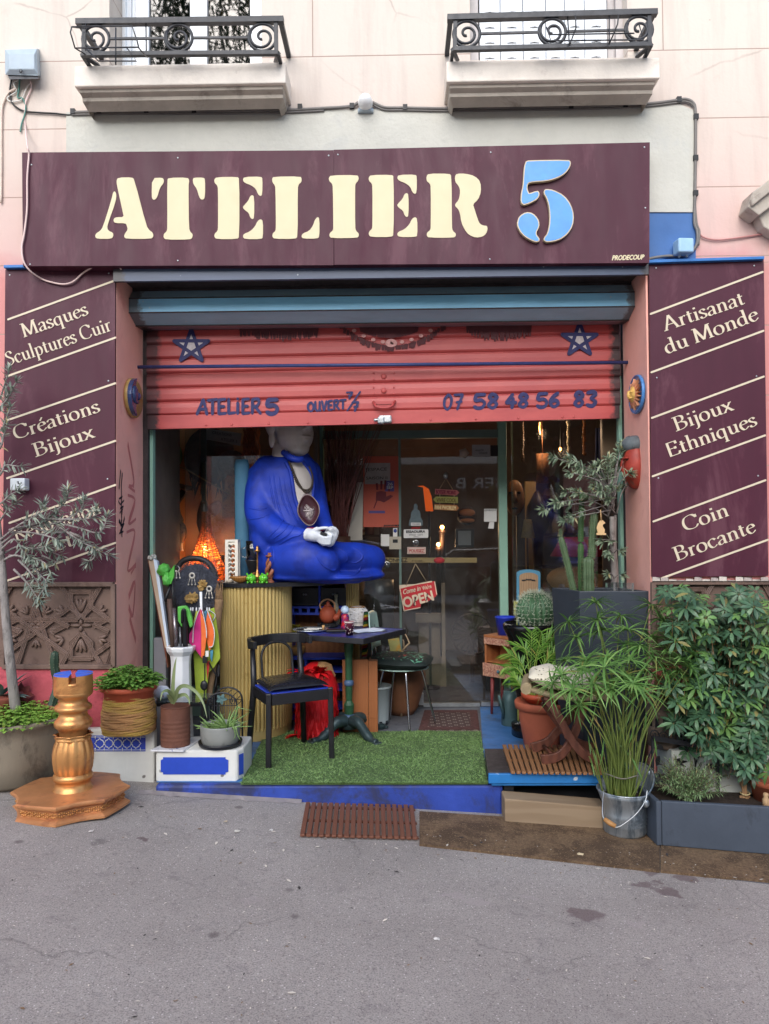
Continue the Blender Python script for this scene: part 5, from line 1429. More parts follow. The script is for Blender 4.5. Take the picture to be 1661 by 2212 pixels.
txt_on(o,5,"POUSSEZ",(360,970),(468,970),6.4,REDINK,YDg-.001,bold=.35)
m=MB()
for a,b2 in zip(R4(351,938,475,976),R4(351,938,475,976)[1:]+R4(351,938,475,976)[:1]):m.bar(Q(5,*a,YDg-.001),Q(5,*b2,YDg-.001),.004,.002)
put("border",m,REDINK,o)
cupm=glass("cup_plastic",(.8,.85,.9),.05,.3)
for i,(x,y)in enumerate(((408,905),(195,1063))):
 m=MB();m.lathe(Q(5,x,y,YDg-.02),[(.002,0),(.02,.004),(.03,.02)],14,M=Matrix(((1,0,0),(0,0,1),(0,1,0))));solo("suction_cup",m,cupm,("clear suction cup between the city plate and the red POUSSEZ plate","clear suction cup under the left end of the wooden batten")[i],"suction cup")
o=flat("wooden_batten","long pale wooden batten across the door reading SONNEZ","batten",5,R4(185,1010,857,1047),mat("pale_pine",(178,150,96),.6,var=.12,sc=(1,1,8)),d=.02,Y=yD+.03)
txt_on(o,5,"SONNEZ",(188,1043),(345,1040),7.5,mat("brown_ink",(70,52,36),.7),yD+.029,bold=.3);txt_on(o,5,". ATELIER",(365,1040),(455,1040),3.5,mat("brown_ink2",(90,70,46),.7),yD+.029)
m=MB();m.ell(Q(5,580,1030,yD+.02),(.05,.01,.028),14,8);put("red_bow",m,REDINK,o)
ar=thing("arrow_sign","string of three small wooden arrow signs hanging on the door glass","sign",Q(5,630,665,YDg-.02))
ya=YDg-.03
for i,(pts,mm)in enumerate((([(550,503),(548,542),(705,552),(728,530),(708,512)],mat("rose_wood",(176,96,94),.6)),([(535,580),(556,560),(718,562),(718,608),(556,604)],mat("olive_wood",(150,148,72),.6)),([(543,617),(543,655),(708,664),(726,644),(708,622)],mat("orange_wood",(176,112,60),.6)))):
 m=MB();m.prism([Q(5,x,y,ya)for x,y in pts],(0,.01,0))
 put("arrow_board",m,mm,ar)
for s_,p0,p1,mm in(("BOSSER MOINS",(556,540),(700,546),mat("crimson_paint",(120,20,50),.6,bump=0)),("VIVRE COOL",(560,600),(706,602),mat("ochre_paint",(96,76,24),.6,bump=0)),("PANI PWOBLEM",(548,652),(702,658),mat("cream_paint_line",(226,206,150),.6,bump=0))):
 m=MB();a,b2=q(5,*p0),q(5,*p1);ptext(m,s_,pixmap(ya-.001),a[0],-a[1],b2[0],-b2[1],8.2,.002,bold=.3);put("painted_word",m,mm,ar)
m=MB();tp=Q(5,630,425,ya)
m.tube([Q(5,585,500,ya),tp,Q(5,680,508,ya)],.004,5);m.tube([Q(5,585,540,ya),Q(5,585,562,ya)],.003,5);m.tube([Q(5,690,545,ya),Q(5,690,565,ya)],.003,5);m.tube([Q(5,585,604,ya),Q(5,585,620,ya)],.003,5);m.tube([Q(5,690,606,ya),Q(5,690,624,ya)],.003,5)
put("string",m,mat("twine",(170,150,120),.8),ar)
m=MB();m.ell(Q(5,628,405,ya),(.02,.02,.03),10,8);put("hook",m,STEEL,ar)
op=thing("open_sign","torn red sign reading Come in We're OPEN hanging tilted on the door","sign",Q(5,430,1400,YDg-.03))
yo=YDg-.035
m=MB();m.prism([Q(5,x,y,yo)for x,y in((285,1232),(318,1402),(443,1378),(446,1352),(540,1310),(563,1285),(545,1183),(525,1186))],(0,.006,0))
put("sign_board",m,mat("sign_red",(190,44,52),.5,var=.1,bump=.02),op)
m=MB();m.prism([Q(5,x,y,yo-.001)for x,y in((285,1212),(286,1240),(400,1212),(528,1190),(524,1180),(400,1205))],(0,.0012,0))
m.bar(Q(5,290,1236,yo-.001),Q(5,321,1400,yo-.001),.008,.002);m.bar(Q(5,319,1401,yo-.001),Q(5,442,1377,yo-.001),.008,.002);m.bar(Q(5,546,1186,yo-.001),Q(5,562,1282,yo-.001),.008,.002)
put("cream_edge",m,mat("sign_cream",(214,196,170),.6,bump=0),op)
for s_,p0,p1,h_,sh_,bd in(("Come in",(318,1280),(445,1250),10,.35,.3),("We're",(458,1250),(525,1232),8.5,0,.2),("OPEN",(325,1378),(540,1322),21,0,1.0)):
 m=MB();a,b2=q(5,*p0),q(5,*p1);ptext(m,s_,pixmap(yo-.002),a[0],-a[1],b2[0],-b2[1],h_,.003,shear=sh_,bold=bd);put("sign_lettering",m,bpy.data.materials["sign_cream"],op)
m=MB()
for(x,y,ang,s_)in((400,1365,80,"SONNEZ"),(490,1330,80,"FERME")):
 a=q(5,x,y);ptext(m,s_,pixmap(yo-.0075),a[0],-a[1],a[0]+3,-a[1]+(20 if s_=="SONNEZ" else 17),3.2,.001,bold=.2)
put("black_print",m,INK,op)
m=MB();m.tube([Q(5,335,1218,yo),Q(5,405,1055,yo)],.003,5);m.tube([Q(5,490,1192,yo),Q(5,405,1055,yo)],.003,5)
put("string",m,bpy.data.materials["twine"],op)
m=MB();c=Q(5,785,703,8.2)
m.lathe(c,[(.001,-.01),(.1,-.01),(.1,.01),(.001,.01)],24,M=Matrix(((1,0,0),(0,0,1),(0,1,0))),cap=(False,False))
pc=thing("round_picture","round burger picture inside the shop beyond the door","picture",c)
put("plate",m,mat("plate_dark",(70,52,42),.6),pc)
m=MB()
m.ell(c+V((0,-.02,.035)),(.085,.02,.04),18,10)
m.ell(c+V((0,-.02,-.05)),(.08,.02,.025),18,10)
put("bun",m,mat("bun_brown",(176,116,66),.5),pc)
m=MB();m.ell(c+V((0,-.025,-.01)),(.09,.02,.013),18,8);put("filling",m,mat("filling_brown",(58,40,26),.6),pc)
m=MB()
m.sheet(10,14,lambda u,v:P(1288+40*u*(.6+.4*v),925+150*v,7.0+.05*sin(u*14)*(.3+v)))
solo("navy_coat",m,mat("navy_wool",(52,58,92),.85,var=.2),"dark navy coat hanging at the right end of the right window","coat",solid=.02)
rn=random.Random(71)
for i,(x,y0,y1,lb)in enumerate(((1228,906,1010,"long string of pale beads hanging behind the right window"),(1262,908,985,"short string of amber beads hanging right of the pale beads"),(1128,912,1000,"string of brown seeds hanging close to the green door jamb"))):
 m=MB();y=y0
 while y<y1:m.ell(P(x+rn.uniform(-1,1),y,7.1),rn.uniform(.012,.02),8,6);y+=5.5
 m.tube([P(x,y0-6,7.1),P(x,y1,7.1)],.003,4)
 solo("bead_garland",m,mat("bead_tone_%d"%i,((196,180,150),(190,120,60),(120,84,56))[i],.4,var=.2),lb,"beads","bead strings inside the right window")
t=thing("carved_mask","long brown carved mask leaning inside the right window beside the lamp","mask",P(1110,1110,7.3))
m=MB();m.ell(P(1112,1075,7.3),(.09,.06,.17),16,12);m.tube([P(1112,1060,7.23),P(1112,1085,7.22)],[.012,.03],8);put("face",m,mat("mask_brown",(134,92,60),.5,var=.2),t)
m=MB()
for dx in(-9,9):m.ell(P(1112+dx,1064,7.245),(.02,.012,.012),8,6)
m.ell(P(1112,1098,7.245),(.03,.012,.012),8,6);put("opening",m,DARKSLOT,t)
m=MB();m.bb(P(1103,1,7.3).x,P(1121,1,7.3).x,7.32,7.36,.45,P(1112,1075,7.3).z);put("stand",m,DWOOD,t)
m=MB();m.lathe((P(1205,1250,7.05).x,7.05,.45),[(.12,0),(.16,.1),(.15,.22),(.13,.24)],20,fn=lambda a,tt,z:1+.03*sin(16*a)*cos(z*120))
solo("woven_basket",m,mat("basket_tan",(150,116,78),.8,var=.3,ns=30),"round woven basket low in the right window among the books","basket")
m=MB();m.bb(P(338,1,7.0).x,P(372,1,7.0).x,6.92,7.1,P(355,1262,6.9).z,P(355,1195,7).z)
solo("carved_chest",m,mat("chest_brown",(110,74,50),.6,var=.3,ns=20,bump=.4),"small dark carved chest on the left window plinth","chest",bevel=.006)
m=MB();m.lathe((P(478,1240,6.95).x,6.95,P(478,1262,6.9).z),[(.05,0),(.07,.06),(.06,.14),(.025,.2),(.03,.26),(.02,.26)],18)
solo("clay_vase",m,mat("dark_clay_vase",(120,70,50),.5,var=.2),"small dark clay vase right of the wicker lamp","vase")
m=MB();m.prism([P(480,1000,7.28),P(480,1120,7.28),P(528,1120,7.28),P(528,1000,7.28)],(0,.015,0))
o=solo("framed_canvas",m,mat("canvas_ochre",(170,116,72),.7,var=.3,ns=6,col2=(96,60,46),amt2=.45,ns2=7),"ochre abstract canvas on the partition behind the left window","canvas")
GOLD=mat("gold_fluted_paint",(198,174,112),.4,metal=.2,var=.07,ns=3,bump=.03,col2=(160,128,62),amt2=.34,ns2=3)
BLACKTOP=mat("black_laminate",(34,34,38),.35,var=.3,ns=12,bump=.05)
ct=thing("bar_counter","oval bar counter with gold fluted sides and a blue shelved front","counter",P(630,1597,5.85))
zt_=P(600,1268,5.8).z
y0=6.38
def drum(cx,cy,a_,b_,nfl):
 n=nfl*8;pts=[]
 for i in range(n):
  ang=2*pi*i/n;fl=abs(sin(pi*i*nfl/n))**.7*.018
  pts.append((cx+(a_+fl)*cos(ang),cy+(b_+fl)*sin(ang)))
 return pts
DR=((P(553,1400,6.1).x,6.12,.262,.33,56),(P(759,1300,6.45).x,6.50,.045,.14,18))
for cx,cy,a2,b2,nfl in DR:
 m=MB();pts=drum(cx,cy,a2,b2,nfl);n=len(pts)
 m.add([(x,y,.07)for x,y in pts]+[(x,y,zt_-.001)for x,y in pts],[(i,(i+1)%n,n+(i+1)%n,n+i)for i in range(n)])
 put("fluted_side",m,GOLD,ct)
 m=MB();m.lathe((cx,cy,0),[(1,0),(1,.085)],64,ex=a2+.012,ey=b2+.012,smooth=False);put("plinth_band",m,GOLD,ct)
m=MB();cxL,cxR=DR[0][0],DR[1][0]
ol=[(cxL+.30*cos(-pi/2-pi*i/30),6.12+.365*sin(-pi/2-pi*i/30))for i in range(31)]
ol+=[(cxR+.075*cos(pi/2-pi*i/20),6.46+.19*sin(pi/2-pi*i/20))for i in range(21)]
ol+=[(P(700,1268,5.9).x,5.92)]
m.prism([(x,y,zt_)for x,y in ol],(0,0,.03))
put("counter_top",m,BLACKTOP,ct,bevel=.006)
ZT=zt_+.03
cyc,b_=6.2,.02
BLUEW=mat("ultramarine_wood_paint",(48,74,190),.5,var=.15,ns=8,bump=.1)
PLYW=wood("ply_brown",(150,100,62),(118,76,46),.55,(1,1,6),6,.05)
fu=MB();y1=y0+.26
xl,xr=P(623,1400,y0).x,P(751,1300,y0).x
zr=lambda py:P(690,py,y0).z
fu.bb(xl,xl+.022,y0,y1,.02,zt_);fu.bb(xr-.018,xr,y0,y1,.02,zt_)
for py in(1311,1325,1422,1450,1490,1530,1578):
 z=zr(py)
 if z<.03:z=.03
 fu.bb(xl+.022,xr-.018,y0+.002,y1,z-.012,z+.006)
fu.bb(P(690,1290,y0).x-.008,P(690,1290,y0).x+.008,y0+.002,y1-.1,zr(1311),zt_)
for px in(632,648,666,684,702,720,738):fu.bb(P(px,1318,y0).x-.012,P(px,1318,y0).x+.012,y0+.003,y0+.03,zr(1325),zr(1311))
fu.bb(P(660,1500,y0).x-.01,P(660,1500,y0).x+.01,y0+.004,y1,.03,zr(1422))
put("shelf_carcass",fu,BLUEW,ct)
m=MB();m.bb(xl,xr,y1,y1+.015,.02,zt_);put("shelf_back",m,PLYW,ct)
for x0,x1 in((629,687),(693,748)):
 m=MB();m.bb(P(x0,1290,y0).x,P(x1,1290,y0).x,y0-.004,y0+.25,zr(1308),zr(1270))
 d=put("drawer",m,BLACKP,ct,bevel=.003)
 m=MB();cxk=(x0+x1)/2
 for dx in(-2.4,2.4):m.ell(P(cxk+dx,1284,y0-.012),(.010,.014,.010),10,8)
 put("knob",m,STEEL,d)
m=MB()
rnd=random.Random(11)
for i in range(26):m.leaf(P(637+rnd.uniform(-8,8),1356+rnd.uniform(-8,8),y0+.08),V((rnd.uniform(-1,1),-.5,rnd.uniform(-.3,1))),V((0,0,1)),.07,.05,.6)
m.ell(P(637,1360,y0+.1),(.05,.05,.04),10,8)
solo("yellow_cloth",m,mat("yellow_fabric",(176,164,54),.7,var=.2),"crumpled yellow cloth in the upper compartment of the bar counter","cloth")
m=MB();m.lathe((P(640,1416,y0+.12).x,y0+.14,zr(1422)+.006),[(.05,0),(.07,.02),(.075,.07),(.07,.075)],18)
solo("straw_bowl",m,mat("straw",(150,112,62),.8,var=.25,ns=50,bump=.5,bs=120),"small straw bowl on the lower shelf of the bar counter","bowl")
BUB=mat("ultramarine_robe",(18,52,162),.6,var=.18,ns=4,bump=.25,bs=26,col2=(18,42,134),amt2=.45,ns2=3.2)
PSK=mat("pale_statue_skin",(182,174,168),.55,var=.06,ns=6,bump=.1,bs=50)
bd=thing("seated_statue","large seated monk statue in a blue robe on the bar counter","statue",P(650,1258,6.15))
ROWS=[(1262,630,94,6.24,.3),(1160,622,84,6.24,.27),(1100,617,82,6.24,.25),(1050,612,80,6.24,.235),(1015,612,76,6.24,.2),(998,617,64,6.24,.17),(986,628,44,6.23,.13),(974,636,25,6.22,.09)]
def torso(py):
 R=ROWS
 for i in range(len(R)-1):
  if R[i][0]>=py>=R[i+1][0]:
   t=(R[i][0]-py)/(R[i][0]-R[i+1][0])
   return[R[i][k]+(R[i+1][k]-R[i][k])*t for k in range(1,5)]
 return list(R[0][1:])if py>R[0][0]else list(R[-1][1:])
def torsoY(px,py,off=0):
 cx,hw,yc,hd=torso(py)
 u=max(-.98,min(.98,(px-cx)/hw))
 return yc-hd*sqrt(1-u*u)-off
m=MB()
vs=[];n=28
for(py,cx,hw,yc,hd)in ROWS:
 c=P(cx,py,yc)
 for k in range(n):
  a=2*pi*k/n
  vs.append((c.x+hw*S(yc)*cos(a),yc+hd*sin(a),c.z))
fs=[(j*n+k,j*n+(k+1)%n,(j+1)*n+(k+1)%n,(j+1)*n+k)for j in range(len(ROWS)-1)for k in range(n)]
m.add(vs,fs+[list(range(n))[::-1],[(len(ROWS)-1)*n+k for k in range(n)]],0,True)
B4=lambda x,y,Y:Q(14,x,y,Y)
def limb(rows):
 pts=catmull([B4(x,y,Y)for x,y,Y,r in rows],6);n=len(pts)
 rr=[rows[min(int(k/6),len(rows)-2)][3]*(1-(k/6-min(int(k/6),len(rows)-2)))+rows[min(int(k/6),len(rows)-2)+1][3]*(k/6-min(int(k/6),len(rows)-2))for k in range(n)]
 m.tube(pts,rr,20);m.ell(pts[0],rr[0],16,10);m.ell(pts[-1],rr[-1],16,10)
limb([(280,500,6.2,.112),(218,700,6.16,.128),(212,950,6.08,.128),(300,1120,5.97,.115),(470,1185,5.88,.09),(640,1195,5.83,.06)])
limb([(728,515,6.3,.085),(765,720,6.3,.096),(800,930,6.2,.094),(860,1090,6.03,.075),(915,1165,5.93,.06)])
limb([(300,1470,6.1,.15),(480,1450,5.96,.165),(680,1440,5.87,.168),(850,1490,5.86,.14)])
limb([(960,1420,6.02,.12),(1200,1435,6.12,.135),(1365,1440,6.2,.115)])
m.ell(B4(255,1260,6.03),(.12,.15,.16));m.ell(B4(900,1400,6.05),(.24,.2,.12));m.ell(B4(820,1620,6.02),(.44,.26,.045));m.ell(B4(1250,1600,6.14),(.2,.16,.05))
m.box(P(668,1254,6.12),(.84,.42,.03))
robe=put("robe",m,BUB,bd,remesh=.011,smooth_it=16)
from mathutils.bvhtree import BVHTree
bpy.context.view_layer.update()
_bv=BVHTree.FromObject(robe,bpy.context.evaluated_depsgraph_get());RL=rootloc(robe)
def onrobe(x,y,off=0.0,k=14):
 px,py=q(k,x,y);d=ray(px,py).normalized()
 h=_bv.ray_cast(CAMP-RL,d)
 p=h[0]+RL if h[0]is not None else P(px,py,torsoY(px,py))
 return p-d*off
FOLD=[[(350,1265),(480,1195),(540,1125),(560,1085)],[(320,1240),(440,1155),(510,1065)],[(290,1215),(390,1115),(450,1025)],[(80,905),(200,925),(285,905)],[(85,1025),(200,1012),(310,972)],[(370,1310),(520,1215),(620,1185),(640,1140)],[(340,520),(370,760),(420,960),(480,1060)],[(400,560),(435,800),(520,1000)],[(450,600),(485,800),(560,1000),(620,1090)],[(960,1315),(1060,1350),(1112,1420),(1080,1480)],[(1150,1312),(1240,1362),(1265,1420),(1200,1472),(1110,1462)],[(760,1370),(860,1500),(960,1555),(985,1530)],[(960,1610),(1180,1605),(1260,1500)],[(900,1640),(960,1600)],[(300,560),(330,760),(370,930)],[(330,1300),(350,1400),(330,1520)]]
m=MB()
for f_ in FOLD:
 pts=catmull([V((x,y,0))for x,y in f_],7);n=len(pts)
 m.tube([onrobe(p.x,p.y,-.003)for p in pts],[.001+.0095*sin(pi*k/(n-1))**.6 for k in range(n)],8)
put("robe_fold",m,BUB,bd,smooth_it=2)
Lf=[(470,430),(520,530),(545,680),(568,810),(600,900),(650,1000)];Rt=[(642,425),(722,530),(757,650),(748,780),(735,900),(715,1000)]
def edge(E,t):
 f=t*(len(E)-1);i=min(int(f),len(E)-2);f-=i
 return E[i][0]+(E[i+1][0]-E[i][0])*f,E[i][1]+(E[i+1][1]-E[i][1])*f
m=MB()
def chest(u,v):
 a,b2=edge(Lf,v),edge(Rt,v)
 return onrobe(a[0]+(b2[0]-a[0])*u,a[1]+(b2[1]-a[1])*u,.006+.014*sin(pi*u))
m.sheet(14,16,chest)
put("chest",m,PSK,bd,smooth_it=3)
m=MB()
for E in(Lf,Rt):m.tube([onrobe(p.x,p.y,.004)for p in catmull([V((x,y,0))for x,y in E],4)],.016,8)
m.tube(catmull([B4(450,330,6.08),B4(520,380,6.0),B4(590,405,5.99),B4(640,400,6.02)],5),.026,10)
put("lapel",m,BUB,bd)
fy=radians(50)
fwd=V((sin(fy),-cos(fy),0));rgt=V((cos(fy),sin(fy),0));upv=V((0,0,1))
hc=B4(515,66,6.17)
HS=1.16
HP=lambda r,u,f:hc+(rgt*r+upv*u+fwd*f)*HS
RH=Matrix((rgt,-fwd,upv)).transposed()*HS
m=MB()
m.ell(HP(0,.06,-.02),(.158,.175,.2),24,18,R=RH);m.ell(HP(0,-.05,.05),(.135,.125,.15),20,14,R=RH);m.ell(HP(0,-.15,.085),(.085,.07,.06),16,10,R=RH)
m.tube([HP(0,-.12,-.04),HP(0,-.27,-.05)],[.105,.12],18)
m.tube([HP(0,.06,.165),HP(0,-.015,.195),HP(0,-.03,.18)],[.018,.030,.02],10);m.ell(HP(.022,-.03,.175),(.018,.018,.014),8,6,R=RH);m.ell(HP(-.022,-.03,.175),(.018,.018,.014),8,6,R=RH)
m.ell(HP(0,-.083,.165),(.045,.022,.012),12,8,R=RH);m.ell(HP(0,-.103,.16),(.036,.022,.013),12,8,R=RH)
for sd_ in(-1,1):
 m.ell(HP(sd_*.06,.045,.14),(.035,.02,.014),10,8,R=RH);m.tube([HP(sd_*.02,.075,.165),HP(sd_*.06,.09,.15),HP(sd_*.1,.075,.115)],.009,8)
 m.ell(HP(sd_*.165,.0,-.01),(.02,.045,.075),12,10,R=RH);m.ell(HP(sd_*.16,-.1,-.005),(.018,.028,.06),10,8,R=RH)
put("head",m,PSK,bd,remesh=.007,smooth_it=3)
m=MB()
for i in range(70):
 a=rnd.uniform(0,2*pi);b=rnd.uniform(-.15,1.3)
 d=V((cos(a)*cos(b),sin(a)*cos(b),sin(b)))
 if d.dot(V((0,-1,0)))>.5 and b<.7:continue
 p=HP(d.x*.165,.07+d.z*.2,-.03-d.y*-.175 if False else-.03+d.y*.175)
 if(p-hc).dot(fwd)>.09 and d.z<.75:continue
 m.ell(p,.026,8,6)
m.ell(HP(0,.29,-.04),(.07,.07,.06),14,10)
put("hair",m,mat("dark_stone_hair",(74,68,66),.7,var=.2),bd)
m=MB()
H4=lambda x,y,Y:Q(14,x,y,Y)
m.ell(H4(770,1190,5.76),(.065,.05,.05),16,12);m.tube([H4(690,1180,5.8),H4(760,1190,5.77)],[.05,.05],12)
m.ell(H4(925,1215,5.78),(.05,.045,.07),16,12);m.tube([H4(960,1150,5.84),H4(935,1200,5.78)],[.05,.055],12)
for k in range(4):
 m.tube(catmull([H4(800,1180+k*22,5.735+k*.004),H4(860,1215+k*20,5.715+k*.003),H4(930,1210+k*22,5.73),H4(950-k*10,1190+k*24,5.745)],4),.0135-.0008*k,8)
for k in range(4):
 m.tube(catmull([H4(930,1230+k*14,5.735),H4(880,1262+k*8,5.735),H4(810+k*12,1245+k*12,5.745)],4),.013,8)
m.tube(catmull([H4(740,1160,5.75),H4(800,1125,5.73),H4(880,1112,5.73)],5),[.02]*6+[.013]*5,8)
m.tube(catmull([H4(965,1160,5.77),H4(930,1125,5.74),H4(885,1112,5.73)],5),[.02]*6+[.013]*5,8)
put("hands",m,mat("pale_hands",(204,208,214),.5,var=.05,bump=.05),bd,remesh=.0055,smooth_it=3)
m=MB();m.box(H4(866,1176,5.735),(.05,.03,.02),R=Matrix.Rotation(.25,3,'Y'))
put("gap_shade_block",m,BLACKP,bd)  # black block stands in for the shade between the hands
nk=MB()
for E in(0,):
 pts=catmull([onrobe(x,y,.028)for x,y in((505,430),(540,500),(580,600),(630,690),(680,745),(720,730),(748,660),(745,560),(715,480))],8)
 for p in pts[::1]:nk.ell(p,.0085,8,6)
 pts=catmull([onrobe(x,y,.03)for x,y in((512,450),(560,590),(610,680),(680,720),(735,690),(752,600))],6)
 for p in pts:nk.ell(p,.007,8,6)
solo("bead_necklace",nk,mat("dark_beads",(60,50,42),.4,var=.3),"double string of dark beads around the statue's neck","necklace")
tr=thing("oval_tray","dark wavy edged oval tray leaning on the statue's chest","tray",H4(720,1110,5.85))
c=H4(712,935,5.90);rx,ry=23.5*S(5.9),35*S(5.9)
Mt=Matrix.Rotation(radians(-10),3,'X')@Matrix(((1,0,0),(0,0,-1),(0,1,0)))@Matrix.Rotation(radians(8),3,'Z')
m=MB();m.lathe(c,[(.001,0),(.72,0),(.86,.02),(1,.034),(1.0,.028),(.86,.012),(.7,-.008),(.001,-.008)],48,fn=lambda a,t,z:1+(.05*cos(4*a)if t>.3 and t<.7 else.03*cos(4*a)),M=Mt,ex=rx,ey=ry,cap=(False,False))
put("dish",m,mat("aubergine_glaze",(58,26,34),.3,var=.2,coat=.3),tr)
m=MB()
for i in range(26):
 a=rnd.uniform(0,2*pi);r=rnd.uniform(.1,.34);x,y=r*cos(a)*rx,r*sin(a)*ry*1.2
 pts=[c+Mt@V((x+.012*cos(a*2+k*1.3),y+.012*sin(a+k*1.2),.004))for k in range(5)]
 m.tube(pts,.0022,5)
m.tube([c+Mt@V((-.04,.005,.004)),c+Mt@V((0,-.003,.005)),c+Mt@V((.04,.005,.004))],.006,6)
put("emblem",m,mat("silver_line",(160,150,148),.5),tr)
m=MB();m.lathe(H4(790,1115,5.86)+V((0,0,-.03)),[(.05,0),(.078,.03),(.075,.034),(.04,.01)],20)
solo("red_bowl",m,mat("red_lacquer",(140,24,40),.3),"small red bowl behind the statue's hands","bowl")
def L2(k,*a):return q(k,*a)
m=MB()
tw=thing("pierced_tower","white pierced wooden incense tower at the left end of the bar counter","ornament",P(504,1262,5.98))
c=P(503,1212,5.98);hw=10.5*S(5.98)
z0,z1=ZT,P(503,1170,5.98).z
for sx,sy in((-1,-1),(1,-1),(1,1),(-1,1)):m.bb(c.x+sx*hw-.012,c.x+sx*hw+.012,c.y+sy*hw-.012,c.y+sy*hw+.012,z0,z1)
for z in(z0+.012,z1-.012):m.box((c.x,c.y,z),(hw*2,hw*2,.024))
m.box((c.x,c.y,z1+.008),(hw*2.6,hw*2.6,.016))
put("tower_frame",m,mat("ivory_paint",(226,220,206),.6,var=.05),tw)
m=MB()
for sd_ in range(2):
 for i in range(8):
  zz=z0+.03+(z1-z0-.06)*i/7;ph=sin(i*.9)
  for s2 in(-1,1):
   if sd_==0:m.tube([(c.x+s2*hw*.9,c.y-hw,zz),(c.x+s2*hw*.35+.01*ph,c.y-hw,zz+.016),(c.x+.012*ph,c.y-hw,zz)],.008,5)
   else:m.tube([(c.x-hw,c.y+s2*hw*.9,zz),(c.x-hw,c.y+.012*ph,zz+.012)],.0065,5)
put("fretwork",m,bpy.data.materials["ivory_paint"],tw)
m=MB();a,b2=P(523,1262,6.2),P(527,995,6.28)
m.lathe(a,[(.001,0),(.058,0),(.060,.1),(.057,.5),(.06,(b2.z-a.z)*.95),(.05,b2.z-a.z),(.001,b2.z-a.z)],22,cap=(False,False),ey=.7)
mt_=solo("rolled_mat",m,mat("teal_mat",(74,124,152),.7,var=.15,ns=5,bump=.4,bs=90,sc=(1,1,.6)),"rolled teal beach mat with gold palms standing beside the statue","mat")
m=MB()
for py in(1018,1065,1135,1200):
 for i in range(9):
  ang=pi*(i-.5)/7.5
  p0=P(526,py,6.14)
  th0=V((cos(ang),0,sin(ang)))
  pts=[]
  for k in range(4):
   u=th0*(.016+.02*k);x=max(-.052,min(.052,u.x))
   pts.append(V((p0.x+x,6.24-.062*.7*sqrt(max(.02,1-(x/.058)**2))-.0,p0.z+u.z-.006*k*k*.4)))
  m.tube(pts,.0022,4)
put("palm_print",m,mat("gold_print",(176,150,90),.6),mt_)
gm=thing("glass_mug","clear glass mug on a black funnel stand by the statue's knee","mug",P(546,1262,5.98))
m=MB();lathe_px(m,546,5.97,[(15,1172),(15,1208),(14,1208),(14,1172)],24,cap=(False,False))
ZMUG=P(546,1209,5.97).z
m=MB();c=V((P(546,1200,5.97).x,5.97,ZMUG));h=P(546,1168,5.97).z-ZMUG
m.lathe(c,[(.001,0),(.05,0),(.055,h),(.052,h),(.047,.008),(.001,.008)],24,cap=(False,False));m.tube(catmull([c+V((-.05,0,.02)),c+V((-.085,0,.03)),c+V((-.09,0,.08)),c+V((-.055,0,.095))],5),.006,8)
put("glass_body",m,glass("mug_glass",(.86,.9,.92),.03,.12),gm)
m=MB();m.lathe((c.x,c.y,ZT),[(.03,0),(.03,.006),(.012,.012),(.012,.02),(.055,ZMUG-ZT-.012),(.06,ZMUG-ZT-.001)],18)
put("stand",m,BLACKP,gm)
m=MB();c=V((P(556,1255,5.87).x,5.87,ZT));hh=P(556,1178,5.87).z-ZT
m.lathe(c,[(.022,0),(.024,.006),(.016,.014),(.030,.035),(.031,.05),(.014,.075),(.007,.1),(.006,hh*.5),(.008,hh*.55),(.006,hh*.6),(.007,hh-.055),(.022,hh-.045),(.024,hh-.04),(.010,hh-.03),(.012,hh-.015),(.001,hh)],20)
solo("brass_perfume_flask",m,mat("brass",(168,124,74),.3,.8,var=.15),"tall slender brass flask between the two green pigs","flask")
m=MB();c=V((P(583,1255,5.86).x,5.86,ZT));hh=P(583,1194,5.86).z-ZT
m.lathe(c,[(.036,0),(.034,.006),(.02,.02),(.013,.03)],20)
for k in range(3):
 a=2*pi*k/3
 m.tube([c+V(((.022*sin(pi*t)+.004)*cos(a+t*4),(.022*sin(pi*t)+.004)*sin(a+t*4),.025+t*(hh-.065)))for t in[i/14 for i in range(15)]],[.010+.006*sin(pi*i/14)for i in range(15)],8)
m.lathe(c,[(.012,hh-.045),(.016,hh-.035),(.034,hh-.026),(.034,hh-.02),(.016,hh-.018),(.016,hh),(.01,hh)],20)
solo("twisted_candlestick",m,wood("red_brown_wood",(150,92,66),(120,70,48),.45),"twisted reddish wood candlestick on the bar counter right of the pigs","candlestick")
def pig(px,label,rz):
 c=V((P(px,1252,5.80).x,5.80,ZT))
 if "pig0" not in globals():
  t=thing("pig_figurine",label,"figurine",c,"green pig figurines on the bar counter")
  m=MB();m.ell(c+V((0,0,.036)),(.035,.04,.034),18,12);m.ell(c+V((0,-.036,.038)),(.018,.014,.016),12,8)
  for sx in(-1,1):
   m.leaf(c+V((sx*.016,-.02,.062)),V((sx*.5,-.3,.8)),V((0,-1,0)),.02,.018,.2)
   for sy in(-1,1):m.tube([c+V((sx*.018,sy*.018,.015)),c+V((sx*.019,sy*.02,0))],.009,8)
  put("body",m,mat("lime_glaze",(96,190,50),.2,var=.1,coat=.5,bump=0),t)
  m=MB()
  for sx in(-1,1):m.ell(c+V((sx*.006,-.05,.039)),.0025,6,5);m.ell(c+V((sx*.016,-.034,.052)),.0035,6,5)
  put("eye",m,INK,t)
  globals()["pig0"]=t
  t.rotation_euler=(0,0,rz)
 else:
  dup(pig0,c,rz,label)
pig(543,"left lime green pig figurine, next to the wooden bowl",-.5)
pig(569,"right lime green pig figurine, next to the twisted candlestick",.6)
m=MB()
c=V((P(520,1256,5.84).x,5.84,ZT))
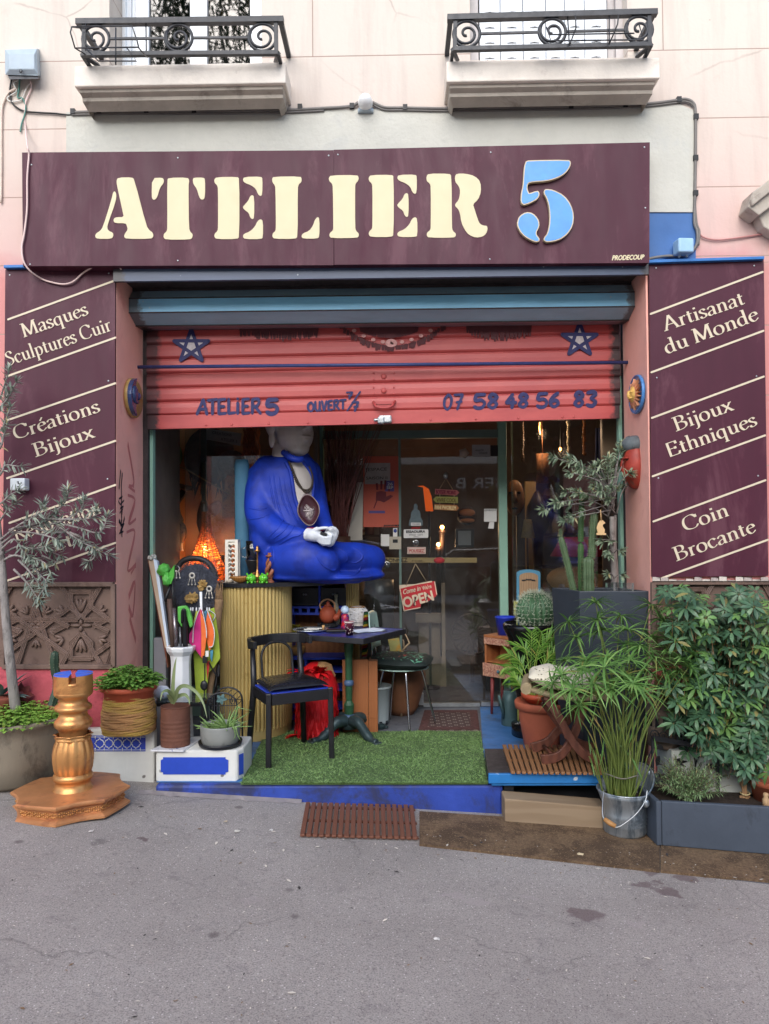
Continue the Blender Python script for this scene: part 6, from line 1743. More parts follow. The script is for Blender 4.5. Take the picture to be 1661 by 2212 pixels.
def bowlfn(u,v):
 a=2*pi*u;r=v
 x=.085*r*cos(a)*(1+.25*(cos(a)>0)*r);y=.04*r*sin(a)
 return c+V((x,y,.004+.045*r**2.2+(.03*max(0,cos(a))**3*r**3)))
m.sheet(28,8,bowlfn)
solo("wooden_boat_bowl",m,wood("olive_wood_bowl",(160,112,56),(110,70,34),.4),"boat shaped wooden bowl at the left end of the bar counter","bowl",solid=.008)
m=MB();m.lathe((P(496,1258,5.92).x,5.92,ZT),[(.03,0),(.033,.01),(.02,.018)],14)
solo("pale_saucer",m,mat("pale_stone_saucer",(176,166,150),.6),"small pale saucer under the pierced tower","saucer")
m=MB();rnd=random.Random(5)
base=B4(1030,1260,6.77)
for i in range(95):
 bx,by=rnd.uniform(-75,75),rnd.uniform(1180,1260)
 a=rnd.uniform(0,1)
 tx=870+640*a**1.1+rnd.uniform(-30,30)if rnd.random()<.55 else rnd.uniform(880,1180)
 Yb=6.77+rnd.uniform(-.06,.06);Yt=Yb+rnd.uniform(-.22,.06)
 p0=B4(1030+bx,by,Yb);p1=B4(tx,60+rnd.uniform(-60,150),Yt);mid=(p0+p1)/2+V((rnd.uniform(-.03,.03),0,0))-V(((p1.x-p0.x)*.08,0,0))
 m.tube(catmull([p0,mid,p1],4),[.006-.0005*k for k in range(9)],4)
tg=thing("twig_vase","tall sheaf of dark red twigs in a brown vase behind the statue","vase",V((base.x,base.y,0)))
put("twig",m,mat("dark_red_twigs",(98,58,54),.4,var=.4,ns=12,bump=0),tg,kind="stuff")
m=MB();zb_=B4(1030,1200,6.77).z
m.lathe((base.x,6.77,0),[(.09,0),(.105,.3),(.105,.8),(.1,zb_-.1),(.095,zb_),(.085,zb_),(.085,zb_-.1)],20)
put("vase_body",m,mat("brown_vase",(74,50,40),.5),tg)
m=MB();m.prism([B4(x,y,6.875)for x,y in((1105,1160),(1130,1245),(1265,1240),(1275,640),(1210,640),(1160,900))],(0,.02,0))
solo("white_board",m,mat("off_white_board",(176,170,158),.7,var=.08),"off white board standing behind the twigs","board")
def frame(o,ax):
 ax=V((ax.x,ax.y,0)).normalized();ay=V((-ax.y,ax.x,0))
 return lambda x,y,z=0:V((o.x,o.y,0))+ax*x+ay*y+V((0,0,z))
zT=.80
N_,Lc,Rc=PG(785,1380,zT),PG(623,1369,zT),PG(877,1358,zT)
Bc=Lc+Rc-N_;cen=(Lc+Rc)/2
tb_=thing("bistro_table","square black edged blue table on a cast iron green pedestal","table",V((cen.x,cen.y,0)))
BTOP=mat("blue_table_top",(44,54,130),.4,var=.25,ns=8,bump=.05,col2=(30,32,48),amt2=.45,ns2=6)
EDGE=mat("scuffed_black_edge",(36,36,40),.5,var=.4,ns=16,bump=.2,speck=((150,146,140),30,.74))
m=MB();c4=[N_,Rc,Bc,Lc]
ins=[cen+(p-cen)*.955 for p in c4];ins=[V((p.x,p.y,zT))for p in ins]
m.prism([p-V((0,0,.002))for p in ins],(0,0,-.03))
put("table_top",m,BTOP,tb_)
m=MB()
c4=[V((p.x,p.y,zT))for p in c4]
for i in range(4):
 j=(i+1)%4
 m.hexa([c4[i]-V((0,0,.042)),c4[j]-V((0,0,.042)),ins[j]-V((0,0,.042)),ins[i]-V((0,0,.042)),c4[i],c4[j],ins[j],ins[i]])
put("table_edge",m,EDGE,tb_,bevel=.005)
GIRON=mat("green_cast_iron",(44,82,56),.4,var=.3,ns=12,bump=.15);BIRON=mat("blue_cast_iron",(70,96,130),.4,var=.25,ns=12,bump=.1);DIRON=mat("dark_teal_iron",(56,72,74),.4,.3,var=.35,ns=14,bump=.4,bs=30)
colx=PG(755,1585,.02);cc=V((cen.x*.6+colx.x*.4,cen.y*.6+colx.y*.4,0))
zz=lambda py:P(755,py,cc.y).z
m=MB()
m.lathe(cc,[(.032,.15),(.036,.2),(.04,.24),(.024,.27),(.026,zz(1500)),(.028,zz(1490)),(.028,zz(1420)),(.036,zz(1400)),(.036,zT-.042)],12,smooth=False)
put("column",m,GIRON,tb_)
m=MB()
for py,r in((1475,.038),(1524,.036),(1549,.045)):
 z=zz(py);m.lathe(cc,[(r*.7,z-.025),(r,z-.012),(r,z+.012),(r*.7,z+.025)],18)
put("collar",m,BIRON,tb_)
m=MB();m.lathe(cc,[(.06,.06),(.055,.1),(.042,.16)],16)
for k in range(4):
 a=radians(-50+90*k)
 d=V((cos(a),sin(a),0))
 m.tube(catmull([cc+d*.03+V((0,0,.12)),cc+d*.12+V((0,0,.12)),cc+d*.22+V((0,0,.05)),cc+d*.29+V((0,0,.022)),cc+d*.34+V((0,0,.02))],5),[.045]*6+[.036]*6+[.03,.028,.024,.024,.026,.026,.026,.024,.018],10)
 sd_=V((-d.y,d.x,0))
 for o in(-1,0,1):m.ell(cc+d*.35+sd_*o*.016+V((0,0,.014)),(.02,.02,.013),8,6)
put("pedestal_foot",m,DIRON,tb_)
def ontable(px,py,dz=0):
 p=PG(px,py,zT);return V((p.x,p.y,zT+dz))
c=ontable(*q(15,300,455))
m=MB();m.lathe(c,[(.001,.004),(.12,.004),(.135,.016),(.14,.016),(.138,.010),(.122,0),(.001,0)],32,cap=(False,False))
ty=thing("round_tray","round metal tray of craft tools at the left corner of the table","tray",c)
put("dish",m,mat("tray_silver",(190,196,200),.25,.8),ty)
m=MB();m.lathe(c+V((0,0,.0055)),[(.001,0),(.117,0),(.117,.002),(.001,.002)],28,cap=(False,False));put("black_pad",m,BLACKP,ty)
m=MB();m.bar(c+V((-.05,-.03,.014)),c+V((.06,.0,.014)),.03,.006,V((0,0,1)));m.bar(c+V((-.03,.04,.014)),c+V((.09,.035,.014)),.012,.006,V((0,0,1)))
solo("paper_strip",m,PAPER,"cream paper strips lying on the round tray","paper")
m=MB();m.lathe(c+V((.10,-.02,.010)),[(.01,0),(.01,.035)],12);solo("cork_stub",m,mat("cork",(186,146,96),.8),"small cork stub at the right rim of the round tray","cork")
c=ontable(*q(15,545,465));m=MB();m.box(c+V((0,.02,.008)),(.15,.10,.016),rz=.15)
solo("black_wallet",m,BLACKP,"flat black wallet in the middle of the table","wallet",bevel=.004)
c=ontable(*q(15,683,498));m=MB();h=.098
cp=thing("paper_cup","patterned maroon paper cup near the front of the table","cup",c)
m.lathe(c,[(.001,.004),(.025,.004),(.026,0),(.036,h),(.038,h+.003),(.038,h-.003),(.034,h-.003),(.025,.008)],28,cap=(False,False))
put("cup_body",m,mat("maroon_print",(116,48,64),.6,var=.05,bump=0),cp)
m=MB()
for i in range(40):
 a=rnd.uniform(0,2*pi);z=rnd.uniform(.01,.085);r=.0264+.0102*z/h
 m.tube([c+V((r*cos(a+.12*k),r*sin(a+.12*k),z+.006*((k+i)%2)))for k in range(3)],.0018,4)
m.lathe(c,[(.0366,h-.006),(.0385,h-.001),(.0385,h+.004),(.0365,h+.004)],28,cap=(False,False))
put("cup_print",m,mat("pale_print",(214,196,190),.6,bump=0),cp)
m=MB()
c=ontable(*q(15,850,460));
for k in range(3):m.box(c+V((.01*k,.012*k,.003+.003*k)),(.21,.14,.002),rz=.5+.12*k)
solo("paper_sheet",m,mat("letter_paper",(214,222,236),.6,var=.03,bump=0),"loose white letters on the right half of the table","papers")
m=MB();m.box(c+V((-.0,.02,.001)),(.26,.2,.002),rz=.45);solo("black_folder",m,BLACKP,"thin black folder under the letters on the table","folder")
c=ontable(*q(15,470,412));c.y=min(c.y,Bc.y-.09)
tp=thing("teapot","round terracotta teapot with a cane handle on a black stand","teapot",c)
R=84*.2187*S(c.y)
m=MB();m.lathe(c+V((0,0,.03)),[(.001,0),(R*.6,0),(R*.93,R*.5),(R,R*.9),(R*.93,R*1.35),(R*.6,R*1.8),(R*.35,R*1.95),(.001,R*2.0)],28,cap=(False,False))
m.tube(catmull([c+V((R*.8,-.02,.03+R*.5)),c+V((R*1.25,-.03,.03+R*.9)),c+V((R*1.5,-.04,.03+R*1.5))],5),[.028]*5+[.018]*6,10)
put("pot_body",m,mat("terracotta_clay",(160,74,48),.6,var=.12,ns=8,bump=.15),tp)
m=MB();m.lathe(c+V((0,0,.03+R*1.9)),[(R*.45,0),(R*.4,.012),(.012,.02),(.016,.03),(.001,.045)],18);put("lid",m,bpy.data.materials["terracotta_clay"],tp)
m=MB();m.tube(catmull([c+V((-R*.75,0,.03+R*1.5)),c+V((-R*.9,0,.03+R*2.2)),c+V((-.1*R,0,.03+R*2.75)),c+V((R*.75,0,.03+R*2.3)),c+V((R*.8,0,.03+R*1.5))],6),.007,8);put("handle",m,mat("cane",(186,140,100),.5),tp)
m=MB();m.lathe(c,[(.085,0),(.085,.012),(.06,.016),(.06,.029)],20)
for k in range(8):
 a=2*pi*k/8;m.box(c+V((.075*cos(a),.075*sin(a),.018)),(.02,.012,.02),rz=a)
put("stand",m,BLACKP,tp)
c=ontable(*q(15,640,440));c.y=min(c.y,Bc.y-.1)
bt=thing("blown_bottle","toy figure bottle with a clear round head and red and blue body","bottle",c)
s_=.2187*S(c.y)
m=MB();m.lathe(c,[(.03,0),(.034,.02),(38*s_,60*s_),(40*s_,110*s_),(34*s_,140*s_),(.02,150*s_)],20)
put("bottle_body",m,mat("red_blue_enamel",(190,40,40),.3,var=.1,ns=10,col2=(30,36,110),amt2=.5,ns2=26,bump=0),bt)
m=MB();m.ell(c+V((0,0,190*s_)),42*s_,20,14);put("bottle_head",m,mat("milky_glass",(186,206,226),.15,bump=0,var=.03),bt)
c=ontable(*q(15,765,405));c.y=min(c.y,Bc.y-.06)
wl_=thing("woven_lantern","white woven willow lantern on a saucer at the back of the table","lantern",c)
R=108*.2187*S(c.y)
m=MB();rnd=random.Random(21)
for i in range(46):
 n1=V((rnd.gauss(0,1),rnd.gauss(0,1),rnd.gauss(0,1.2))).normalized();u=n1.orthogonal().normalized();v=n1.cross(u)
 rr=R*rnd.uniform(.95,1.03);pts=[]
 for k in range(29):
  a=2*pi*k/28;p=(u*cos(a)+v*sin(a))*rr
  p.z=max(-.82*R,min(.82*R,p.z*.95));pts.append(c+V((p.x,p.y,p.z+R*.9)))
 m.tube(pts[:-1],.0045,5,closed=True)
put("woven_willow",m,mat("white_willow",(224,222,220),.6,var=.06,bump=.2),wl_)
m=MB();m.tube([c+V((R*.62*cos(2*pi*k/24),R*.62*sin(2*pi*k/24),R*1.72))for k in range(24)],.006,6,closed=True);put("rim",m,mat("willow_rim",(170,130,90),.6),wl_)
m=MB();m.lathe(c,[(.001,0),(.07,0),(.09,.012),(.088,.014),(.001,.006)],26,cap=(False,False));put("saucer",m,mat("white_china",(216,212,206),.25),wl_)
c=P(*q(15,550,250),cyc-b_-.02+.2)
m=MB();m.lathe((c.x,Bc.y-.02,zT),[(.03,0),(.032,.02),(.032,.12),(.014,.18),(.013,.23),(.016,.235),(.016,.25),(.001,.252)],18)
solo("cork_bottle",m,mat("pale_bottle",(160,156,130),.3,var=.15,ns=24,bump=0),"slim pale bottle behind the teapot","bottle")
A,B,C,D=PG(537,1629),PG(580,1662),PG(717,1641),PG(657,1606)
CHB=mat("black_lacquer",(32,32,35),.35,var=.3,ns=14,bump=.1,bs=40)
o=(A+B+C+D)/4
ch=thing("bentwood_chair","black wooden chair with a curved back rail and padded seat in front of the bar","chair",V((o.x,o.y,0)))
zs=.485
def leg(p,top,w0=.036):
 m=MB();m.bar(V((p.x,p.y,0)),top,w0,w0,V((0,1,0)));put("leg",m,CHB,ch,bevel=.006)
tA,tB,tC,tD=[V((o.x+(p.x-o.x)*f,o.y+(p.y-o.y)*f,zs))for p,f in((A,.86),(B,.97),(C,.97),(D,.86))]
zA=.78
bkA=tA+(tA-tB)*.10+V((0,0,zA-zs));bkD=tD+(tD-tC)*.10+V((0,0,zA-zs))
leg(B,tB+V((0,0,.01)));leg(C,tC+V((0,0,.01)))
for p,t,bk_ in((A,tA,bkA),(D,tD,bkD)):
 m=MB();m.tube([V((p.x,p.y,0)),t,bk_-V((0,0,.03))],[.021,.023,.018],10);put("leg",m,CHB,ch)
m=MB()
for a,b2 in((tA,tB),(tB,tC),(tC,tD),(tD,tA)):
 m.bar(a+(b2-a).normalized()*.018-V((0,0,.035)),b2-(b2-a).normalized()*.018-V((0,0,.035)),.07,.026,V((a-b2).cross(V((0,0,1)))))
put("seat_rail",m,CHB,ch,bevel=.003)
m=MB();m.prism([p+V((0,0,.003))for p in(tA,tB,tC,tD)],(0,0,.004));put("seat_board",m,BLUEW,ch)
m=MB()
cs=(tA+tB+tC+tD)/4
def pad(u,v):
 p=tA*((1-u)*(1-v))+tB*(u*(1-v))+tC*(u*v)+tD*((1-u)*v)
 e=(max(0,1-abs(2*u-1)**8)*max(0,1-abs(2*v-1)**8))**.5
 return V((p.x,p.y,zs+.012+.048*e+.014*sin(pi*u)*sin(pi*v)))
m.sheet(24,24,lambda u,v:cs*.04+pad(u,v)*.96+V((0,0,.04*.5))if False else pad(.5+(.5-.5*cos(pi*u)-.5)*.98,.5+(.5-.5*cos(pi*v)-.5)*.98))
put("seat_pad",m,mat("black_vinyl",(30,30,34),.26,var=.2,ns=6,bump=.05,bs=20),ch)
m=MB()
fw=((tB+tC)/2-(tA+tD)/2).normalized();sd_=(bkD-bkA).normalized()
rail=catmull([bkA+fw*.15-sd_*.03,bkA+fw*.05-sd_*.035,bkA-fw*.035,(bkA*.7+bkD*.3)-fw*.085,(bkA+bkD)/2-fw*.10,(bkA*.3+bkD*.7)-fw*.085,bkD-fw*.035,bkD+fw*.05+sd_*.035,bkD+fw*.15+sd_*.03],4)
vs=[];n=len(rail)
for i,p in enumerate(rail):
 t=(rail[min(i+1,n-1)]-rail[max(i-1,0)]).normalized();nn=V((-t.y,t.x,0));h=.036 if 3<i<n-4 else.026
 for a,z in((-.014,-h),(.014,-h),(.018,h),(-.010,h)):vs.append(p+nn*a+V((0,0,z)))
fs=[(i*4+k,i*4+(k+1)%4,(i+1)*4+(k+1)%4,(i+1)*4+k)for i in range(n-1)for k in range(4)]+[(3,2,1,0),((n-1)*4,(n-1)*4+1,(n-1)*4+2,(n-1)*4+3)]
m.add(vs,fs);put("top_rail",m,CHB,ch,bevel=.006)
m=MB()
q0,q1=tA*.82+tD*.18+V((0,0,.02)),tA*.18+tD*.82+V((0,0,.02))
m.tube(catmull([q0,q0+V((0,0,.10))-fw*.02,(q0*.98+q1*.02)+V((0,0,.19))-fw*.035,(q0*.8+q1*.2)+V((0,0,.245))-fw*.05,(q0+q1)/2+V((0,0,.26))-fw*.06,(q0*.2+q1*.8)+V((0,0,.245))-fw*.05,(q0*.02+q1*.98)+V((0,0,.19))-fw*.035,q1+V((0,0,.10))-fw*.02,q1],6),.0095,8)
put("back_hoop",m,CHB,ch)
CHROME=mat("chrome",(200,200,202),.18,metal=1,var=.08,bump=.02)
SHELL=mat("pale_green_shell",(172,204,192),.35,var=.05,bump=.02)
F1,F2,F3,F4=PG(802,1568),PG(885,1584),PG(941,1566),PG(842,1554)
o=(F1+F2+F3+F4)/4
sc_=thing("shell_chair","pale green shell chair on bent chrome legs right of the table","chair",V((o.x,o.y,0)))
zs2=.465
tops=[V((o.x+(p.x-o.x)*.62,o.y+(p.y-o.y)*.62,zs2-.02))for p in(F1,F2,F3,F4)]
for i,p in enumerate((F1,F2,F3,F4)):
 t=tops[i];inn=V((o.x+(t.x-o.x)*.5,o.y+(t.y-o.y)*.5,zs2-.012))
 m=MB();m.tube(catmull([V((p.x,p.y,0)),V((p.x,p.y,0))*.5+t*.5,t-V((0,0,.02)),t*.75+inn*.25+V((0,0,.006)),inn],5),.0095,8);put("leg",m,CHROME,sc_)
axf=V((1,-.18,0)).normalized();axs=V((.18,1,0))
FR=lambda x,y,z:V((o.x,o.y,0))+axf*x+axs*y+V((0,0,z))
m=MB()
m.sheet(20,8,lambda u,v:FR(.215*v*cos(2*pi*u)*1.05,.2*v*sin(2*pi*u),zs2-.008+.016*v**3))
put("seat_shell",m,SHELL,sc_,solid=.008)
m=MB()
bp=P(825,1345,o.y+.05)
def backfn(u,v):
 a=(u-.5)*1.9
 return FR(-.20-.05*cos(a)+.03*(1-v),.2*sin(a)*(1-.25*max(0,v-.75)*4*abs(sin(a))**2),.62+.30*v-.05*abs(sin(a))**3*v)
m.sheet(16,8,backfn);put("back_shell",m,SHELL,sc_,solid=.008)
for s2 in(-.07,.07):
 m=MB();m.tube(catmull([FR(-.14,s2,zs2-.015),FR(-.205,s2,zs2+.02),FR(-.225,s2,.62),FR(-.235,s2,.8)],5),.008,8);put("back_post",m,CHROME,sc_)
cu=thing("floral_cushion","dark green cushion with tropical leaves on the pale shell chair","cushion",FR(0,0,zs2+.01))
m=MB()
def cush(sgn):
 def f(u,v):
  x,y=(u-.5)*.5,(v-.5)*.46
  e=max(0,(1-(2*u-1)**4)*(1-(2*v-1)**4))**.5
  return FR(x*(1-.06*(2*v-1)**2)+.0,y*(1-.06*(2*u-1)**2),zs2+.055+sgn*.052*e+.015*(x<0)*abs(x)*4)
 return f
m.sheet(20,20,cush(1));m.sheet(20,20,cush(-1))
put("cushion_cover",m,mat("dark_green_velvet",(22,34,32),.7,var=.3,ns=8,bump=.1),cu)
f=cush(1);rnd=random.Random(8)
m=MB();m2=MB()
for i in range(90):
 u,v=rnd.uniform(.08,.92),rnd.uniform(.05,.95);p=f(u,v)+V((0,0,.003));du=f(u+.05,v)-f(u,v);dv=f(u,v+.05)-f(u,v);a=rnd.uniform(0,2*pi)
 d=du.normalized()*cos(a)+dv.normalized()*sin(a);nn=du.cross(dv).normalized()
 red=hypot(u-.55,v-.4)<.13
 (m2 if red else m).leaf(p,d,nn,rnd.uniform(.04,.075),rnd.uniform(.012,.02),.25,segs=2,fold=.05)
put("leaf_print",m,mat("leaf_print_green",(88,140,116),.6,var=.3,ns=9,bump=0),cu)
put("flower_print",m2,mat("flower_print_coral",(182,84,70),.6,bump=0),cu)
m=MB()
a,b2=PG(800,1400,.5),0
yfl=o.y+.02
m.sheet(10,16,lambda u,v:FR(-.265-.012*sin(u*9)-.02*(1-v),-.16+.22*u,.56+.36*v+.005*sin(7*u)))
fm,t,b=nodes_of("striped_cloth")
vec=coords(t,(1,1,1),3);sep=N(t,"ShaderNodeSeparateXYZ");t.links.new(vec,sep.inputs[0])
mm=N(t,"ShaderNodeMath",operation='MODULO');mm.inputs[1].default_value=.075;t.links.new(sep.outputs[2],mm.inputs[0])
mr=N(t,"ShaderNodeMapRange");mr.inputs[2].default_value=.075;t.links.new(mm.outputs[0],mr.inputs[0])
cr=N(t,"ShaderNodeValToRGB");cr.color_ramp.interpolation='CONSTANT'
for i,(p_,c_)in enumerate(((0,(150,30,34)),(.3,(206,172,50)),(.55,(44,96,54)),(.8,(26,26,28)))):
 e=cr.color_ramp.elements[i]if i<2 else cr.color_ramp.elements.new(p_)
 e.position=p_;e.color=(*lin(c_),1)
t.links.new(mr.outputs[0],cr.inputs[0]);t.links.new(cr.outputs[0],b.inputs[0]);b.inputs["Roughness"].default_value=.8
solo("striped_scarf",m,fm,"red, yellow and green striped scarf over the back of the shell chair","scarf")
m=MB();m.prism([P(842,1400,6.6),P(846,1440,6.6),P(872,1440,6.6),P(862,1378,6.6),P(838,1382,6.6)],(0,.03,0));m.bb(P(846,1,6.6).x,P(872,1,6.6).x,6.6,6.63,0,P(860,1440,6.6).z+.002)
solo("small_painting",m,mat("green_gold_painting",(142,140,84),.6,var=.2,ns=7,col2=(176,126,46),amt2=.45,ns2=7),"small green and gold painting propped behind the shell chair","painting")
m=MB();yb_=6.55
m.tube([Q(15,1205,655,yb_),Q(15,1240,610,yb_),Q(15,1275,575,yb_),Q(15,1255,530,yb_),Q(15,1230,480,yb_)],[.010,.009,.008,.006,.004],6);m.tube([Q(15,1222,625,yb_),Q(15,1218,560,yb_),Q(15,1208,540,yb_)],[.006,.005,.003],6);m.tube([Q(15,1205,655,yb_),V((Q(15,1190,655,yb_).x,yb_,0))],.010,6)
solo("bare_branch",m,mat("pale_branch",(160,138,110),.7),"pale bare branch propped behind the shell chair","branch")
rd=thing("red_fringed_figure","red tissue fringed figure with a brown paper top under the table","paper figure",PG(684,1594))
c=PG(684,1590);m=MB();rnd=random.Random(4)
m.lathe(c,[(.12,.0),(.155,.06),(.16,.4),(.13,.5),(.05,.56)],18)
for i in range(600):
 a=rnd.uniform(0,2*pi);z=rnd.uniform(.03,.52);r=.158 if z<.42 else.14
 p=c+V((r*cos(a),r*sin(a),z));m.leaf(p,V((cos(a)*.25+rnd.uniform(-.15,.15),sin(a)*.25,-1)),V((cos(a),sin(a),.2)),rnd.uniform(.05,.09),.016,.1,segs=2)
for i in range(16):m.leaf(c+V((rnd.uniform(-.1,.1),-.1,.5)),V((rnd.uniform(-1,1),-.6,rnd.uniform(.1,.9))),V((0,0,1)),.15,.05,.4)
for i in range(7):m.leaf(c+V((-.13,-.08,.03)),V((-1,rnd.uniform(-.8,.1),rnd.uniform(-.1,.2))),V((0,0,1)),.11,.03,.2)
put("fringe",m,mat("red_tissue",(206,22,30),.6,var=.18,ns=14,bump=0),rd)
m=MB();m.lathe(c+V((.05,-.02,.46)),[(.10,0),(.075,.05),(.06,.09),(.02,.11)],10,smooth=False,fn=lambda a,t,z:1+.2*sin(3*a+9*z));put("paper_top",m,mat("kraft_paper",(160,122,82),.8),rd)
WOODP=wood("orange_ply",(158,98,58),(136,80,46),.5,(3,3,.5),8,.04)
m=MB();p=PG(763,1583,0);p=V((P(763,1500,6.35).x,6.35,0))
a,b2=P(739,1450,5.98),P(795,1450,5.98)
m.bb(a.x,b2.x,6.0,6.02,0,P(760,1425,6.0).z)
solo("plywood_sheet",m,WOODP,"orange brown plywood sheet standing behind the table foot","plywood",bevel=.003)
m=MB();a,b2=P(796,1450,6.0),P(815,1450,6.0)
m.bb(a.x,b2.x,6.0,6.2,0,P(800,1428,6.0).z)
for k in range(4):m.bb(a.x-.001,b2.x+.001,5.997,6.0,.12+k*.14,.125+k*.14)
solo("wooden_crate",m,WOODP,"tall narrow wooden crate beside the grey bin","crate")
c=V((P(815,1550,6.3).x,6.32,0));m=MB();h=P(815,1481,6.3).z
m.lathe(c,[(.001,.006),(.088,.006),(.092,0),(.094,.03),(.112,h-.02),(.118,h-.018),(.118,h),(.112,h),(.09,.01)],32,cap=(False,False))
bn_=solo("plastic_bin",m,mat("pale_grey_plastic",(168,180,182),.45,var=.04,bump=.02),"pale grey plastic bin under the shell chair","bin")
m=MB()
for k in range(10):
 a=2*pi*k/10;m.box(c+V((.094*cos(a),.094*sin(a),.02)),(.006,.024,.03),rz=a)
put("drain_slot",m,DARKSLOT,bn_)
c=V((P(868,1530,6.62).x,6.66,0));m=MB();h=P(868,1425,6.6).z
m.lathe(c,[(.10,0),(.14,.06),(.19,.22),(.21,.34),(.18,h-.08),(.12,h-.02),(.13,h),(.11,h)],28)
solo("clay_jar",m,mat("brown_clay",(130,88,62),.6,var=.15,bump=.2),"large brown clay jar behind the grey bin","jar")
ru=thing("small_rug","small fringed carpet with a dark red border before the door","rug",PG(970,1560))
c4=[PG(904,1580),PG(1036,1580),PG(1031,1537),PG(917,1537)]
m=MB();m.prism([p+V((0,0,.004))for p in c4],(0,0,.008))
def rugmat():
 mt,t,b=nodes_of("rug_weave")
 vec=coords(t,(1,1,1),3)
 br=N(t,"ShaderNodeTexChecker");br.inputs[3].default_value=26
 mp=N(t,"ShaderNodeMapping");mp.inputs[2].default_value=(0,0,radians(45));t.links.new(vec,mp.inputs[0])
 vo=N(t,"ShaderNodeTexVoronoi",distance='MANHATTAN');vo.inputs["Scale"].default_value=15;vo.inputs["Randomness"].default_value=0;t.links.new(mp.outputs[0],vo.inputs[0])
 c=ramp(t,vo.outputs[0],[(.3,lin((62,46,46))),(.4,lin((158,148,136))),(.52,lin((74,54,52)))])
 t.links.new(c,b.inputs[0]);b.inputs["Roughness"].default_value=.95;bump_to(t,b,noise_tex(t,vec,300),.5,.003)
 return mt
put("field",m,rugmat(),ru)
m=MB();R4_=[p+V((0,0,.0135))for p in c4]
cr_=sum(R4_,V((0,0,0)))/4
i4=[cr_+(p-cr_)*.72 for p in R4_]
for i in range(4):
 j=(i+1)%4;m.add([R4_[i],R4_[j],i4[j],i4[i]],[(0,1,2,3)])
put("border",m,mat("rug_border",(84,54,52),.95,var=.5,ns=40,bump=.4,bs=200),ru)
m=MB()
for a,b2,dy in((c4[0],c4[1],-1),(c4[3],c4[2],1)):
 for i in range(60):
  p=a+(b2-a)*(i/59);m.tube([p+V((0,0,.01)),p+V((rnd.uniform(-.008,.008),dy*.035,.004))],.0022,4)
put("fringe",m,mat("cream_fringe",(150,138,124),.9),ru)
lw=MB();rnd=random.Random(2)
g0=[PG(524,1690),PG(1052,1691),PG(1038,1583),PG(575,1583)]
g0[0].y=g0[1].y=4.785
L=MB()
L.prism([p+V((0,0,.004))for p in g0],(0,0,.008))
lo=[]
for i in range(34000):
 u,v=rnd.random(),rnd.random()
 if i%12==0:v=rnd.random()*.02
 p=g0[0]*((1-u)*(1-v))+g0[1]*(u*(1-v))+g0[2]*(u*v)+g0[3]*((1-u)*v)
 a=rnd.uniform(0,2*pi);h=rnd.uniform(.008,.017)*(.75+.5*noise.noise((p.x*3,p.y*3,0)));w_=.0022
 dx,dy=cos(a)*w_,sin(a)*w_;lx,ly=rnd.gauss(0,.011),rnd.gauss(-.002,.011)
 if v<.015:ly-=.008
 L.v+=[V((p.x-dx,p.y-dy,.010)),V((p.x+dx,p.y+dy,.010)),V((p.x+lx*.4+dx*.8,p.y+ly*.4+dy*.8,.01+h*.6)),V((p.x+lx,p.y+ly,.01+h))]
 k=len(L.v)-4
 L.f+=[[k,k+1,k+2],[k,k+2,k+3]];mi=1 if rnd.random()<.6 else 2
 L.m+=[mi,mi];L.sm+=[False,False]
solo("artificial_grass",L,[mat("turf_base",(78,100,62),.9),mat("turf_green",(106,138,80),.6,var=.22,ns=4,bump=0),mat("turf_light",(130,160,100),.6,var=.22,ns=4,bump=0)],"green artificial turf mat on the entrance floor","artificial turf",kind="stuff")
BRONZE=mat("gold_bronze_paint",(210,152,94),.37,metal=.68,var=.2,ns=7,bump=.14,bs=30,col2=(170,108,66),amt2=.42,ns2=5)
BRONZE2=mat("copper_base_paint",(210,148,100),.42,metal=.5,var=.16,ns=6,bump=.1,bs=50,col2=(162,104,76),amt2=.4,ns2=3)
pf=PR(165,1791)
pc=V((PR(150,1740).x+.01,pf.y+.325,0));pz=gz(pc.x)
pd=thing("gilded_pedestal","gold and copper carved wooden pedestal with a slotted top on the pavement","pedestal",V((pc.x,pc.y,pz)))
def octo(r,n=8,sag=.07,rot=radians(10)):
 pts=[]
 for i in range(n):
  a0,a1=2*pi*i/n+rot,2*pi*(i+1)/n+rot
  for k in range(6):
   t=k/6;p=V((cos(a0),sin(a0)))*(1-t)+V((cos(a1),sin(a1)))*t
   f=1-sag*sin(pi*t)*(1 if i%2==0 else-.3)
   pts.append((p.x*r*f,p.y*r*f))
 return pts
m=MB()
lay=[(.335,.0),(.335,.012),(.318,.022),(.300,.029),(.300,.067),(.318,.077),(.332,.084),(.335,.092),(.335,.098),(.325,.104)]
vs=[];n=48
for r,z in lay:vs+=[V((pc.x+x,pc.y+y,pz+z))for x,y in octo(r)]
m.add(vs,[(j*n+k,j*n+(k+1)%n,(j+1)*n+(k+1)%n,(j+1)*n+k)for j in range(len(lay)-1)for k in range(n)]+[[(len(lay)-1)*n+k for k in range(n)]],0,False)
put("base",m,BRONZE2,pd)
m=MB()
for i in range(160):
 a=2*pi*i/160;oc=octo(.302);x,y=oc[int(i/160*48)%48];x2,y2=oc[(int(i/160*48)+1)%48];t=(i/160*48)%1
 p=V((pc.x+x+(x2-x)*t,pc.y+y+(y2-y)*t,pz+.048+.010*sin(i*.785)))
 m.ell(p,(.006,.006,.007),6,5);m.ell(V((p.x,p.y,pz+.048-.010*sin(i*.785))),(.006,.006,.006),6,5)
put("carved_frieze",m,BRONZE,pd)
ccx,ccy=P(158,1600,pc.y).x,pc.y
Zp=lambda y7:P(158,1211.1+y7/3,ccy).z
rp=lambda r:r/3*S(ccy)
prof=[(148,1542),(148,1535),(144,1520),(134,1495),(134,1488),(122,1470),(112,1455),(108,1440),(104,1420),(118,1412),(123,1398),(120,1380),(108,1368)]
